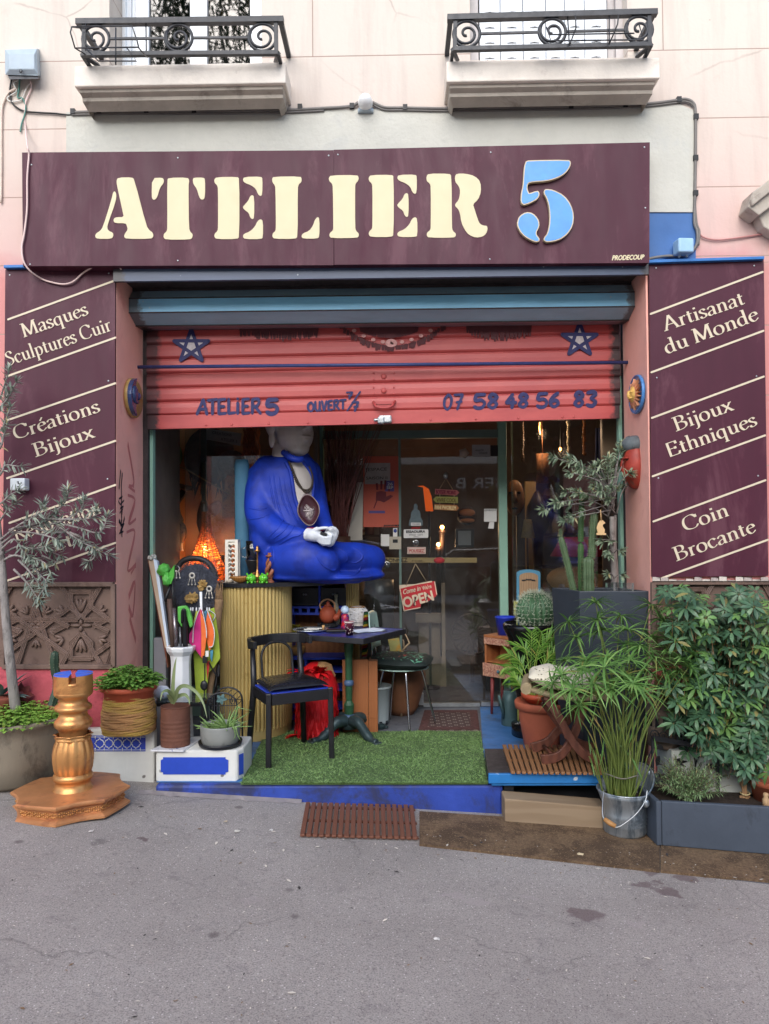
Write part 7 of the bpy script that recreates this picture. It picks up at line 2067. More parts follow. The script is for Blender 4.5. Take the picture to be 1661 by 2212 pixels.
m=MB();m.lathe((ccx,ccy,0),sorted([(rp(r),Zp(y))for r,y in prof],key=lambda t:t[1]),40,cap=(False,False))
m.lathe((ccx,ccy,0),sorted([(rp(r),Zp(y))for r,y in[(106,1370),(116,1340),(122,1290),(123,1250),(116,1200),(104,1165),(100,1150)]],key=lambda t:t[1]),96,fn=lambda a,t,z:1+.07*abs(sin(7*a))-.02,cap=(False,False))
m.lathe((ccx,ccy,0),sorted([(rp(r),Zp(y))for r,y in[(96,1175),(102,1160),(112,1140),(118,1122),(106,1118),(88,1130)]],key=lambda t:t[1]),64,fn=lambda a,t,z:1+.06*sin(8*a)*min(1,t*2),cap=(False,False))
m.lathe((ccx,ccy,0),sorted([(rp(r),Zp(y))for r,y in[(84,1140),(84,1105),(96,1085),(112,1070),(118,1055),(116,1035),(104,1020),(90,1005),(86,985),(90,972),(112,962),(116,948),(110,935),(94,925),(86,905),(88,890),(112,872),(120,860),(120,850),(116,838)]],key=lambda t:t[1]),40,cap=(False,False))
put("column",m,BRONZE,pd)
m=MB();m.lathe((ccx,ccy,0),[(rp(120),Zp(845)),(rp(121),Zp(790)),(rp(120),Zp(780))],40,cap=(False,True))
zlo,zhi=Zp(790),Zp(735);r=rp(121)
m2=MB()
for k in range(4):
 a0=radians(20)+k*pi/2
 gp_=.19
 d=V((cos(a0+pi/4),sin(a0+pi/4)))*r*.14
 pts=[(d.x,d.y)]+[(r*cos(a0+gp_+(pi/2-2*gp_)*i/10),r*sin(a0+gp_+(pi/2-2*gp_)*i/10))for i in range(11)]
 m.prism([(ccx+x,ccy+y,zlo)for x,y in pts],(0,0,zhi-zlo))
 m2.prism([(ccx+x,ccy+y,zhi+.0005)for x,y in pts],(0,0,.004))
put("slotted_head",m,BRONZE,pd)
put("painted_top",m2,mat("bright_blue_top",(70,108,214),.5),pd)
LEAFS={}
def leafmat(name,c1,rough=.45,var=.35,trans=.25,c2=None):
 m,t,b=nodes_of(name)
 vec=coords(t,(1,1,1),3)
 oi=N(t,"ShaderNodeNewGeometry")
 n=noise_tex(t,vec,9,3)
 mx=N(t,"ShaderNodeMath",operation='MULTIPLY_ADD');mx.inputs[1].default_value=.6;t.links.new(oi.outputs["Random Per Island"],mx.inputs[0])
 ml=N(t,"ShaderNodeMath",operation='MULTIPLY');ml.inputs[1].default_value=.4;t.links.new(n,ml.inputs[0]);t.links.new(ml.outputs[0],mx.inputs[2])
 a=lin(c1);d=tuple(x*(1-var)for x in a);e=tuple(min(1,x*(1+var))for x in a)if c2 is None else lin(c2)
 c=ramp(t,mx.outputs[0],[(.15,d),(.5,a),(.9,e)])
 dry=ramp(t,oi.outputs['Random Per Island'],[(.955,(0,0,0)),(.965,(.7,.7,.7))])
 c=mixc(t,dry,c,lin((150,128,70)))
 t.links.new(c,b.inputs[0]);b.inputs["Roughness"].default_value=rough;b.inputs["Specular IOR Level"].default_value=.4
 if trans:
  out=[x for x in t.nodes if x.type=='OUTPUT_MATERIAL'][0]
  tl=N(t,"ShaderNodeBsdfTranslucent");t.links.new(c,tl.inputs[0])
  ms=N(t,"ShaderNodeMixShader");ms.inputs[0].default_value=trans
  t.links.new(b.outputs[0],ms.inputs[1]);t.links.new(tl.outputs[0],ms.inputs[2]);t.links.new(ms.outputs[0],out.inputs[0])
 return m
OLEAF=leafmat("olive_leaf",(128,140,128),.4,.4,.2,(178,188,168))
OLEAF2=leafmat("oleander_leaf",(126,144,118),.4,.35,.2,(176,190,158))
BARK=mat("grey_bark",(142,136,132),.85,var=.3,ns=14,bump=.9,bs=40,sc=(1,1,.35),col2=(96,90,86),amt2=.42,ns2=16,bdist=.012)
BARK2=mat("brown_twig",(108,92,82),.85,var=.25,ns=14,bump=.3)
SOIL=mat("potting_soil",(52,42,36),.95,var=.4,ns=30,bump=.8,bs=60)
UPV=V((0,0,1))
def twigs(mb,lf,pts,r0,r1,rnd,LL,WW,dens,start=.3,spread=.9,tip=8,droop=0):
 c=catmull(pts,6);n=len(c)
 mb.tube(c,[r0+(r1-r0)*i/(n-1)for i in range(n)],6)
 ln=sum((c[i+1]-c[i]).length for i in range(n-1))
 k=int(ln*dens)
 for i in range(k):
  t=start+(1-start)*rnd.random();f=t*(n-1);j=min(int(f),n-2)
  p=c[j]+(c[j+1]-c[j])*(f-j);d=(c[j+1]-c[j]).normalized()
  s=V((rnd.gauss(0,1),rnd.gauss(0,1),rnd.gauss(0,1)));s=(s-d*s.dot(d)).normalized()
  dd=d*rnd.uniform(.2,.8)+s*spread-UPV*droop
  lf.leaf(p,dd,UPV+V((rnd.gauss(0,.4),-.5,0)),LL*rnd.uniform(.6,1.15),WW*rnd.uniform(.8,1.2),rnd.uniform(-.1,.35),segs=3)
 d=(c[-1]-c[-2]).normalized()
 for i in range(tip):
  s=V((rnd.gauss(0,1),rnd.gauss(0,1),rnd.gauss(0,1))).normalized()
  lf.leaf(c[-1],d*.8+s*.75,UPV+V((0,-.5,0)),LL*rnd.uniform(.6,1.1),WW,rnd.uniform(0,.25),segs=3)
pfr=PR(40,1722)
R_=.36
plc=V((P(8,1600,4.8).x,pfr.y+.30,0));plz=gz(plc.x)
zr_=P(8,1543,plc.y).z
pt=thing("concrete_planter","large round weathered concrete planter at the left edge","planter",V((plc.x,plc.y,plz)))
m=MB();H_=zr_-plz
m.lathe((plc.x,plc.y,plz),[(.25,0),(.29,.03),(.325,H_*.4),(.345,H_*.75),(.35,H_*.9),(.365,H_*.93),(.37,H_),(.345,H_),(.335,H_-.05)],40,cap=(True,False))
put("planter_body",m,mat("concrete_beige",(138,128,112),.9,var=.14,ns=4,bump=.4,bs=30,col2=(98,90,80),amt2=.4,ns2=3,sc=(2,2,.5)),pt)
m=MB();m.lathe((plc.x,plc.y,zr_-.045),[(.001,.01),(.345,0)],28,cap=(False,False));put("soil",m,SOIL,pt)
def groundcover(name,label,c,rx,ry,n,h,ls,m_,rnd,cat="plant"):
 mb=MB()
 for i in range(n):
  a=rnd.uniform(0,2*pi);r=sqrt(rnd.random());x,y=rx*r*cos(a),ry*r*sin(a)
  p=V((c.x+x,c.y+y,c.z));z=h*rnd.uniform(.4,1)*(1.1-.6*r*r)
  tip=p+V((x*.25+rnd.gauss(0,.015),y*.25+rnd.gauss(0,.015),z))
  mb.tube([p,(p+tip)/2+V((rnd.gauss(0,.006),rnd.gauss(0,.006),0)),tip],.0012,3,cap=False)
  for k in range(3):
   b_=2*pi*k/3+a
   mb.leaf(tip,V((cos(b_),sin(b_),rnd.uniform(-.1,.35))),UPV,ls*rnd.uniform(.7,1.2),ls*.9,.25,segs=2)
 return solo(name,mb,m_,label,cat)
rnd=random.Random(31)
SORREL=leafmat("sorrel_leaf",(146,190,84),.5,.3,.3)
groundcover("wood_sorrel","bright green wood sorrel filling the concrete planter",V((plc.x,plc.y,zr_-.04)),.33,.33,900,.10,.022,SORREL,rnd)
oy=plc.y
ol=thing("olive_tree","potted olive tree with grey trunk and silvery leaves before the left sign","tree",V((plc.x,plc.y,zr_-.04)))
ol["label"]="potted tree with grey trunk and narrow silvery leaves before the left sign"
tm,lf=MB(),MB()
T=lambda x,y,d=0:P(x,y,oy+d)
tr_=catmull([T(34,1535,.02),T(24,1450),T(12,1330),T(4,1215),T(-6,1120),T(-14,1000),T(-16,880)],6)
tm.tube(tr_,[.034-.022*i/(len(tr_)-1)for i in range(len(tr_))],12)
rnd=random.Random(17)
BR=[[(-4,1170,0),(40,1135,-.1),(80,1112,-.15),(95,1090,-.18)],[(-4,1180,0),(50,1140,-.05),(100,1120,-.1),(140,1085,-.15),(146,1058,-.15)],[(20,1145,-.05),(80,1130,-.1),(120,1115,-.12),(128,1090,-.14)],[(50,1140,-.05),(120,1130,-.12),(170,1105,-.15),(182,1080,-.16)],[(90,1120,-.1),(150,1122,-.15),(200,1118,-.15),(208,1100,-.16)],[(110,1125,-.1),(170,1140,-.12),(215,1150,-.15),(232,1115,-.15)],[(110,1125,-.1),(160,1160,-.12),(195,1180,-.15),(236,1200,-.16)],[(150,1150,-.1),(190,1170,-.1),(205,1200,-.12),(190,1215,-.12)],[(20,1150,0),(60,1150,-.1),(110,1160,-.15),(130,1170,-.15)],[(0,1200,0),(40,1180,.05),(70,1185,-.05),(100,1180,-.1)],[(0,1215,0),(30,1200,-.05),(60,1210,-.1),(85,1240,-.12),(100,1260,-.15),(82,1290,-.16)],[(20,1200,0),(60,1205,-.08),(95,1215,-.1),(110,1240,-.1)],[(0,1190,0),(30,1165,-.1),(50,1190,-.1),(70,1210,-.1)],[(40,1210,-.05),(60,1230,-.1),(75,1250,-.12),(100,1280,-.14)],[(-4,1130,0),(10,1110,-.05),(20,1095,-.1),(35,1085,-.1)],[(-8,1090,0),(5,1085,-.1),(20,1070,-.12),(40,1060,-.12)],[(-12,1040,0),(4,1020,-.1),(12,1005,-.1),(45,1008,-.1)],[(-14,980,0),(2,965,-.1),(8,940,-.1),(16,920,-.1)],[(-15,940,0),(5,925,-.08),(15,900,-.1),(22,880,-.1)],[(-15,900,0),(2,885,-.05),(12,860,-.1),(24,840,-.1)],[(-16,880,0),(0,860,-.05),(10,830,-.1),(20,800,-.1)],[(-16,885,0),(5,875,-.1),(22,850,-.1),(35,825,-.1)],[(60,1185,0),(100,1190,.05),(130,1200,0)],[(90,1200,0),(120,1215,.0),(90,1225,-.05)],[(70,1140,.05),(110,1150,.08),(150,1150,0)],[(30,1230,0),(55,1255,-.05),(70,1275,-.05),(85,1300,-.05)]]
for b_ in BR:
 cl_=b_[0][1]>1060
 twigs(tm,lf,[T(*p)for p in b_],.008,.003,rnd,.068,.0105,115 if cl_ else 100,.3,.8,7)
put("trunk",tm,BARK,ol);put("crown",lf,OLEAF,ol)
def cactus(name,label,segs,m_,ribs=6,group=None,parent=None):
 t=thing(name,label,"cactus",segs[0][0][0],group)
 for pts,rad in segs:
  c=catmull(pts,6);n=len(c);mb=MB();vs=[];K=ribs*4
  for i in range(n):
   tt=i/(n-1);r=rad*(1 if tt<.85 else sqrt(max(.03,1-((tt-.85)/.15)**2)))*(1-.06*sin(i*1.7))
   d=(c[min(i+1,n-1)]-c[max(i-1,0)]).normalized();u=d.orthogonal().normalized();v=d.cross(u)
   for k in range(K):
    a=2*pi*k/K;rr=r*(1+.16*cos(ribs*a));vs.append(c[i]+(u*cos(a)+v*sin(a))*rr)
  mb.add(vs,[(j*K+k,j*K+(k+1)%K,(j+1)*K+(k+1)%K,(j+1)*K+k)for j in range(n-1)for k in range(K)]+[[(n-1)*K+k for k in range(K)]],0,True)
  st=put("stem",mb,m_,t)
  sp=MB()
  for i in range(1,n-1):
   d=(c[i+1]-c[i-1]).normalized();u=d.orthogonal().normalized();v=d.cross(u)
   for k in range(ribs):
    a=2*pi*k/ribs;o_=u*cos(a)+v*sin(a);p=c[i]+o_*rad*1.14
    for q_ in range(2):
     e=(o_+V((rnd.gauss(0,.6),rnd.gauss(0,.6),rnd.gauss(0,.6)))).normalized()
     sp.tube([p,p+e*.010],[.0008,.0003],3,cap=False)
  put("spine",sp,mat(name+"_spine_tone",(196,184,150),.7,bump=0)if "spine_m" not in globals()else spine_m,st,kind="stuff")
 return t
spine_m=mat("cactus_spines",(150,146,110),.7,bump=0)
CACT=mat("cactus_green",(62,96,66),.5,var=.25,ns=10,bump=.15);CACT2=mat("cactus_pale_green",(74,94,64),.5,var=.25,ns=12,bump=.15)
cactus("column_cactus","slim dark column cactus in the concrete planter",[([P(112,1525,plc.y-.15),P(124,1480,plc.y-.12),P(118,1440,plc.y-.12),P(119,1406,plc.y-.12)],.024)],mat("cactus_dark",(44,64,48),.5,var=.3))
m=MB();c=P(12,1500,5.02)
for i in range(16):
 a=rnd.uniform(0,2*pi);m.leaf(c+V((0,-.05,0)),V((cos(a),sin(a)*.4-.1,rnd.uniform(.1,1.3))),UPV,rnd.uniform(.12,.24),.045,.15,segs=4)
ag=solo("small_agave",m,leafmat("agave_leaf",(92,124,120),.5,.3,.1),"blue green agave against the pink wall behind the left planter","plant",loc=V((c.x,c.y,c.z)))
m=MB();m.lathe((c.x,c.y-.05,gz(c.x)),[(.07,0),(.1,c.z-gz(c.x)-.02),(.11,c.z-gz(c.x)),(.09,c.z-gz(c.x))],20)
solo("clay_pot",m,mat("dull_clay",(130,70,56),.8),"small clay pot holding the agave behind the left planter","pot")
m=MB();cx_=P(48,1500,YF-.05)
for i in range(8):
 a=2*pi*i/8
 m.leaf(cx_+V((0,-.01,0)),V((cos(a),-.15,sin(a))),V((0,-1,0)),.085,.05,.1)
m.ell(cx_+V((0,-.01,0)),(.025,.02,.025),10,6)
solo("metal_flower",m,mat("dark_red_metal",(120,58,58),.6,var=.3),"dark red painted metal flower on the pink base wall at the left","ornament")
WB=mat("chipped_white_paint",(214,214,208),.7,var=.06,ns=8,bump=.35,bs=20,speck=((116,112,108),11,.70));TILEB=mat("cobalt_tile",(44,74,180),.35,var=.12,ns=8,bump=.05);TILEW=mat("white_tile_line",(220,222,222),.4,bump=0)
YB1=PR(260,1686).y
b1=thing("tiled_block","tall white block with a blue and white star tile band under the basket pot","block",P(262,1686,YB1),"white painted blocks by the entrance")
a,d=P(190,1575,YB1),P(333,1686,YB1)
m=MB();m.bb(a.x-.02,d.x,YB1,YF-.035,gz(-1.6)-.1,a.z);put("block_body",m,WB,b1,bevel=.014,segs=3)
mpb=pixmap(YB1)
m=MB();m.prism([P(x,y,YB1-.004)for x,y in((192,1589),(192,1623),(314,1623),(314,1589))],(0,.003,0));put("tile_band",m,TILEB,b1)
m=MB()
for i in range(7):
 cx_=196+i*19.5;cy_=1606
 pts=[]
 for k in range(16):
  a=2*pi*k/16+pi/8*0;r=11 if k%2==0 else 8.2
  if k%4==2:r=9.2
  pts.append(P(cx_+r*cos(a),cy_+r*sin(a),YB1-.0055))
 if 192+8<cx_<314-6:m.tube(pts,.0035,4,closed=True)
 if i<6:m.tube([P(cx_+9.7,1590,YB1-.0055),P(cx_+9.7,1597,YB1-.0055)],.003,4);m.tube([P(cx_+9.7,1615,YB1-.0055),P(cx_+9.7,1622,YB1-.0055)],.003,4)
for y in(1592,1620):m.tube([P(192,y,YB1-.005),P(314,y,YB1-.005)],.0025,4)
put("tile_star",m,TILEW,b1)
YB2=4.86
b2_=thing("tiled_block","low white block with a plain cobalt blue panel under the rusty can","block",P(430,1684,YB2),"white painted blocks by the entrance")
a,d=P(336,1622,YB2),P(512,1684,YB2)
m=MB();m.prism([(a.x,YB2,.002),(d.x,YB2,.002),(d.x+.03,YB2+.06,.002),(d.x+.03,5.2,.002),(a.x,5.2,.002)],(0,0,a.z));put("block_body",m,WB,b2_,bevel=.012,segs=3)
m=MB()
pts=[(352,1636),(487,1636),(487,1640),(493,1642),(493,1667),(487,1669),(487,1673),(352,1673),(352,1669),(347,1667),(347,1642),(352,1640)]
m.prism([P(x,y,YB2-.004)for x,y in pts],(0,.003,0))
fx,fy_=d.x+.006,YB2-.002
e0,e1=V((d.x+.005,YB2+.002,0)),V((d.x+.031,YB2+.052,0))
mq=quadmap(V((e0.x,e0.y,.03)),V((e1.x,e1.y,.03)),V((e1.x,e1.y,a.z-.02)),V((e0.x,e0.y,a.z-.02)))
m.prism([mq(.1,.05,.004),mq(.9,.05,.004),mq(.9,.95,.004),mq(.1,.95,.004)],(0,.002,0))
put("blue_panel",m,TILEB,b2_)
YK=4.97
kb=thing("basket_pot","terracotta pot wrapped in woven straw on the tall white block","pot",P(281,1572,YK))
zb_=P(281,1575,YB1).z;c=V((P(281,1500,YK).x,YK-.02,zb_));zt2=P(281,1477,YK).z-zb_
m=MB();rr=56*S(YK)
for i in range(20):
 zz_=.008+(zt2*.76)*i/19;r_=rr*(.86+.12*sin(pi*min(1,(.25+i/24))))
 m.tube([c+V((r_*(1+.012*sin(5*a+i)+.012*sin(11*a+2*i))*cos(a),r_*(1+.012*sin(5*a+i))*sin(a),zz_+.004*sin(3*a+i*1.7)))for a in[2*pi*k/48 for k in range(48)]],.0085,6,closed=True)
m.lathe(c,[(rr*.84,.0),(rr*.93,.05),(rr*.93,zt2*.5),(rr*.90,zt2*.76)],32,cap=(True,False))
BW=mat("woven_straw",(168,124,80),.85,var=.3,ns=12,bump=.9,bs=50,sc=(1,1,6),col2=(170,138,66),amt2=.5,ns2=2,bdist=.01)
put("woven_wrap",m,BW,kb)
m=MB();m.lathe(c,[(rr*.82,.02),(rr*.93,zt2*.9),(rr*1.05,zt2*.9),(rr*1.06,zt2),(rr*.96,zt2),(rr*.9,zt2-.03),(.001,zt2-.035)],36,cap=(False,False));put("pot_body",m,mat("orange_terracotta",(176,84,58),.7,var=.1,bump=.1),kb)
rnd=random.Random(77)
groundcover("herb_mix","leafy green herbs growing in the basket pot",c+V((0,0,zt2-.03)),rr*.95,rr*.95,420,.14,.03,leafmat("herb_leaf",(112,156,70),.5,.35,.3),rnd)
YC=4.96;zb2=a.z
zb2=P(336,1622,YB2).z
m=MB();t0=[P(325,1624,YB2-.02),P(396,1628,YB2-.03),P(432,1603,5.08),P(372,1600,5.08)]
m.prism([V((p.x,p.y,zb2+.012))for p in t0],(0,0,-.010));solo("white_tile",m,mat("glazed_white_tile",(214,216,220),.2,var=.04,bump=0,speck=((70,86,160),30,.66)),"loose white tile on the low block under the rusty can","tile")
cn=thing("rusty_can","brown rusty ribbed tin can planter on a white tile","can",V((P(379,1600,YC).x,YC,zb2+.012)))
c=V((P(379,1600,YC).x,YC,zb2+.012));h=P(379,1524,YC).z-c.z;r=31*S(YC)
pr=[(r,0)]+[(r*(1+.025*sin(i*pi/1.5*1.0)if 8<i<34 else r*1 if False else 1)if False else r*(1+(.022*abs(sin(i*.55))if 7<i<33 else 0)),h*i/50)for i in range(1,50)]+[(r*1.02,h*.985),(r*1.02,h),(r*.97,h),(r*.96,h-.02),(.001,h-.022)]
m=MB();m.lathe(c,pr,36,cap=(True,False));put("can_body",m,mat("rust",(104,66,52),.8,var=.25,ns=9,bump=.4,bs=50,col2=(84,54,46),amt2=.4,ns2=7),cn)
m=MB();rnd=random.Random(3)
VAR=leafmat("variegated_leaf",(134,150,104),.45,.3,.15,(196,202,150))
top=c+V((-.01,0,h-.02))
def strap(mb,pts,w0,fold=.3):
 cc_=catmull(pts,6);n=len(cc_);vs=[]
 for i,p in enumerate(cc_):
  d=(cc_[min(i+1,n-1)]-cc_[max(i-1,0)]).normalized();s=d.cross(V((0,-1,.3))).normalized();nn=s.cross(d)
  w_=w0*(1-(i/(n-1))**2.2)*(.7+.3*min(1,i/4))+.0006
  vs+=[p+s*w_+nn*w_*fold,p,p-s*w_+nn*w_*fold]
 mb.add(vs,[f for i in range(n-1)for f in((i*3,i*3+1,i*3+4,i*3+3),(i*3+1,i*3+2,i*3+5,i*3+4))],0,True)
q12=lambda x,y,d=0:Q(12,x,y,YC+d)
for pts in([(285,1650),(285,1480),(300,1300),(318,1190)],[(280,1640),(340,1500),(420,1475),(520,1540),(585,1650),(620,1790)],[(280,1640),(270,1560),(230,1520),(180,1540),(160,1620)],[(290,1640),(330,1580),(400,1560),(440,1600),(447,1660)],[(285,1645),(310,1600),(330,1545),(345,1500)],[(280,1640),(260,1600),(240,1570),(220,1560)]):
 strap(m,[q12(x,y,-.03*i)for i,(x,y)in enumerate(pts)],.013)
pl1=solo("variegated_agave",m,VAR,"arching variegated agave growing in the rusty can","plant",loc=top)
YO=4.97;c=V((P(476,1610,YO).x,YO,zb2))
m=MB();rs_=46*S(YO);m.lathe(c,[(rs_*.8,.0),(rs_*.98,.012),(rs_*1.02,.035),(rs_*.97,.035),(rs_*.9,.012),(.001,.012)],36,cap=(True,False));solo("black_saucer",m,BLACKP,"black plastic saucer under the grey ceramic bowl","saucer")
h=P(476,1568,YO).z-c.z
bw=thing("ceramic_bowl","smoky grey ceramic bowl planter on a black saucer","bowl",c+V((0,0,.012)))
m=MB();r=43*S(YO);m.lathe(c+V((0,0,.012)),[(r*.82,0),(r*.92,.02),(r*.98,h*.5),(r,h*.95),(r*.985,h),(r*.93,h),(r*.9,h-.03),(.001,h-.03)],36,cap=(True,False))
put("bowl_body",m,mat("smoky_ceramic",(132,134,130),.4,var=.2,ns=3,bump=.08,col2=(80,78,74),amt2=.38,ns2=3),bw)
m=MB();m.lathe(c+V((0,0,h-.022)),[(.001,.006),(r*.9,0)],24,cap=(False,False));put("soil",m,SOIL,bw)
m=MB();rnd=random.Random(9)
for cx_,n_,L0 in((455,22,.12),(490,34,.16)):
 b0=V((P(cx_,1570,YO).x,YO,c.z+h-.02))
 for i in range(n_):
  an=rnd.uniform(0,2*pi);e=rnd.uniform(.2,1.6);d=V((cos(an),sin(an),e)).normalized();L1=L0*rnd.uniform(.6,1.1)
  pts=[b0,b0+d*L1*.5,b0+d*L1+V((cos(an),sin(an),-.3))*L1*.12]
  m.tube(catmull(pts,4),[.008-.0072*(k/8)**1.3 for k in range(9)],6)
b0=V((P(505,1572,YO).x,YO-.05,c.z+h-.02))
for pts in([(920,1700),(960,1695),(1060,1715)],[(860,1890),(930,1870),(985,1835)]):m.tube(catmull([b0]+[q12(x,y,-.06)for x,y in pts],5),[.008-.0005*k for k in range(16)],6)
for pts in([(900,1880),(920,1950),(950,2010)],[(880,1880),(900,1960),(880,2000)]):m.tube(catmull([b0]+[q12(x,y,-.1)for x,y in pts],5),[.007-.0004*k for k in range(16)],6)
solo("aloe_plant",m,leafmat("aloe_leaf",(126,156,92),.4,.25,.1),"pale green aloe growing in the grey ceramic bowl","plant")
YU=5.36
us=thing("umbrella_stand","white octagonal ceramic pedestal used as an umbrella stand","umbrella stand",V((P(391,1600,YU).x,YU,0)))
c=V((P(391,1500,YU).x,YU,0));z=lambda py:P(391,py,YU).z
m=MB();m.lathe(c,[(.115,0),(.115,.04),(.09,.08),(.078,z(1540)),(.068,z(1430)),(.075,z(1415)),(.098,z(1405)),(.103,z(1398)),(.098,z(1394)),(.078,z(1396)),(.07,z(1420)),(.06,.1)],8,smooth=False,a0=pi/8,cap=(True,True))
put("pedestal_body",m,mat("white_sanitary_ceramic",(218,220,222),.22,var=.03,bump=.02),us,bevel=.006,segs=3)
m=MB();A0=lambda x,y,d=0:Q(12,x,y,YU+.10+d)
m.prism([A0(40,215),A0(95,200),A0(225,1085,-.08),A0(205,1100,-.08)],(0,.05,.0))
m2=MB();m2.prism([A0(90,215,-.012),A0(128,245,-.012),A0(243,1085,-.1),A0(222,1085,-.1)],(0,.04,0))
m3=MB();m3.prism([A0(32,215,.0),A0(44,215,.0),A0(212,1105,-.08),A0(235,1290,-.08),A0(228,1290,-.08)],(0,.055,0))
fb=thing("framed_print","tall framed print wrapped in cardboard leaning by the green window jamb","frame",A0(220,1290,-.08))
put("cardboard_edge",m,mat("cardboard",(178,158,136),.8,var=.1),fb);put("print_face",m2,mat("pale_blue_print",(190,204,220),.5,var=.04,bump=0,speck=((70,120,180),6,.62)),fb);put("wood_frame",m3,mat("brown_frame",(112,66,50),.6),fb)
m=MB()
for i in range(40):m.ell(A0(75+rnd.uniform(-32,40),205+rnd.uniform(-16,20),rnd.uniform(-.01,.05)),(rnd.uniform(.006,.014),)*3,6,5)
put("crumpled_wrap",m,mat("clear_wrap",(170,170,164),.2,bump=.3),fb)
def rod(name,label,p0,p1,r,m_,cat):
 mb=MB();mb.tube([p0,p1],r,12);return solo(name,mb,m_,label,cat,"tubes in the umbrella stand")
rod("brown_tube","dark brown cardboard tube in the umbrella stand",A0(285,1090,-.12),A0(250,615,-.08),.018,mat("brown_tube_paint",(84,66,58),.6),"tube")
rod("metal_tube","shiny grey metal tube in the umbrella stand",A0(318,1085,-.14),A0(292,705,-.1),.014,mat("grey_metal",(150,142,146),.25,.8),"tube")
rod("thin_tube","thin grey tube, between the metal tube and the folded umbrella",A0(360,1085,-.13),A0(352,890,-.1),.008,mat("steel_grey",(120,124,130),.3,.6),"tube")
GRN=mat("green_nylon",(84,168,70),.5,var=.15,bump=.1)
wk_=thing("green_windsock","bright green nylon windsock on black sticks above the umbrella stand","windsock",A0(250,470))
m=MB()
def blob(mb,cx,cy,rx,ry,d,seed):
 r2=random.Random(seed);o_=A0(cx,cy,d)
 mb.ell(o_,(rx*.219*S(YU),.05,ry*.219*S(YU)),32,22,fn=lambda a,p:1+.25*noise.noise((cos(a)*1.5+seed,sin(a)*1.5,p*1.6))+.14*noise.noise((cos(a)*5+seed,sin(a)*5,p*5)))
blob(m,195,330,62,65,-.02,1);blob(m,230,420,50,70,-.04,2)
m.prism([A0(250,350,-.05),A0(298,278,-.06),A0(290,400,-.08),A0(262,470,-.07),A0(235,455,-.06)],(0,.03,0))
put("windsock_cloth",m,GRN,wk_)
m=MB();m.tube([A0(285,420,-.06),A0(282,560,-.08),A0(300,690,-.1)],.008,6);m.tube([A0(268,460,-.04),A0(215,600,-.06),A0(210,640,-.06)],.012,6);m.tube(catmull([A0(300,330,-.04),A0(305,300,-.04),A0(325,295,-.04),A0(335,315,-.04),A0(322,335,-.04)],5),.006,6)
put("stick",m,BLACKP,wk_)
m=MB();gc=[(325,690),(410,680),(445,720),(470,800),(480,880),(450,905),(420,800),(395,740),(365,750),(375,880),(365,895),(330,830)]
m.prism([A0(x,y,-.15)for x,y in gc],(0,.03,0));solo("green_scarf",m,GRN,"green nylon cloth draped over the tubes in the umbrella stand","cloth",bevel=.008)
m=MB();m.tube(catmull([A0(405,1080,-.12),A0(402,900,-.14),A0(400,740,-.17),A0(388,722,-.175),A0(376,745,-.17),A0(374,850,-.15)],6),[.018]*8+[.010]*23,8);solo("black_umbrella",m,BLACKP,"folded black umbrella hooked in the umbrella stand","umbrella")
hg=thing("sail_cloth","pink, orange and lime nylon cloth hanging beside the gold counter","cloth",A0(590,1580,.05))
def cloth(mb,pts,d,th=.012):mb.prism([A0(x,y,d)for x,y in pts],(0,th,0))
for nm_,col,pts,d in(("lime_panel",(158,178,60),[(630,720),(690,700),(735,1000),(750,1200),(690,1290),(640,1340),(600,1620),(510,1590),(490,1250),(480,1100),(560,1000)],.0),("magenta_panel",(196,40,120),[(545,715),(575,735),(562,1000),(560,1190),(500,1110),(440,1040),(445,960),(490,880)],-.07),("orange_panel",(226,110,50),[(550,712),(605,860),(615,1000),(585,1215),(560,1190),(562,980)],-.075),("orange_panel",(222,104,44),[(625,735),(660,780),(690,940),(680,1070),(640,1130),(620,1050),(605,850)],-.055),("blue_panel",(76,132,164),[(590,740),(615,720),(620,800),(600,870)],-.03),("lime_panel",(168,186,70),[(510,730),(530,740),(500,850),(480,860)],-.05),("blue_panel",(84,160,190),[(650,1120),(680,1120),(668,1240),(650,1200)],-.03),("red_panel",(190,54,48),[(610,1240),(645,1220),(640,1300),(622,1420)],-.035)):
 mb=MB();cloth(mb,pts,d);put(nm_,mb,mat(nm_+"_%d"%col[0],col,.55,var=.12,ns=6,bump=.3,bs=12,bdist=.02),hg,bevel=.004)
m=MB()
for pts,d in(([(545,715),(490,880),(480,1050)],-.078),([(575,735),(610,900),(615,1000)],-.078),([(625,735),(690,920),(680,1070),(640,1090)],-.062),([(640,725),(700,770),(680,830)],-.01)):m.tube(catmull([A0(x,y,d)for x,y in pts],4),.0035,5)
put("reflective_piping",m,mat("silver_piping",(206,206,206),.4,bump=0),hg)
m=MB()
for x in(460,480,515,545,620,642):m.tube([A0(x,700,-.03),A0(x,735,-.04)],.005,6)
m.prism([A0(545,545,-.03),A0(570,545,-.03),A0(572,735,-.05),A0(552,735,-.05)],(0,.01,0));put("clip",m,mat("white_clip",(214,216,218),.4),hg)
sh_=thing("furry_shield","round dark furry shield with shells and dried flowers hung beside the counter","shield",Q(12,500,710,5.72))
YSH=5.74;c=Q(12,512,500,YSH);rx,ry=222*.219*S(YSH),245*.219*S(YSH)
m=MB();m.ell(c,(rx*.93,.05,ry*.93),28,14);rnd=random.Random(12)
for i in range(2600):
 a=rnd.uniform(0,2*pi);r=sqrt(rnd.random());p=c+V((rx*r*cos(a)*.94,-.048*sqrt(max(0,1-r*r)),ry*r*sin(a)*.94))
 d=V((cos(a)*.6+rnd.gauss(0,.4),-.5,sin(a)*.6-.3+rnd.gauss(0,.4)));m.leaf(p,d,V((0,-1,0)),rnd.uniform(.03,.06),.007,.3,segs=1)
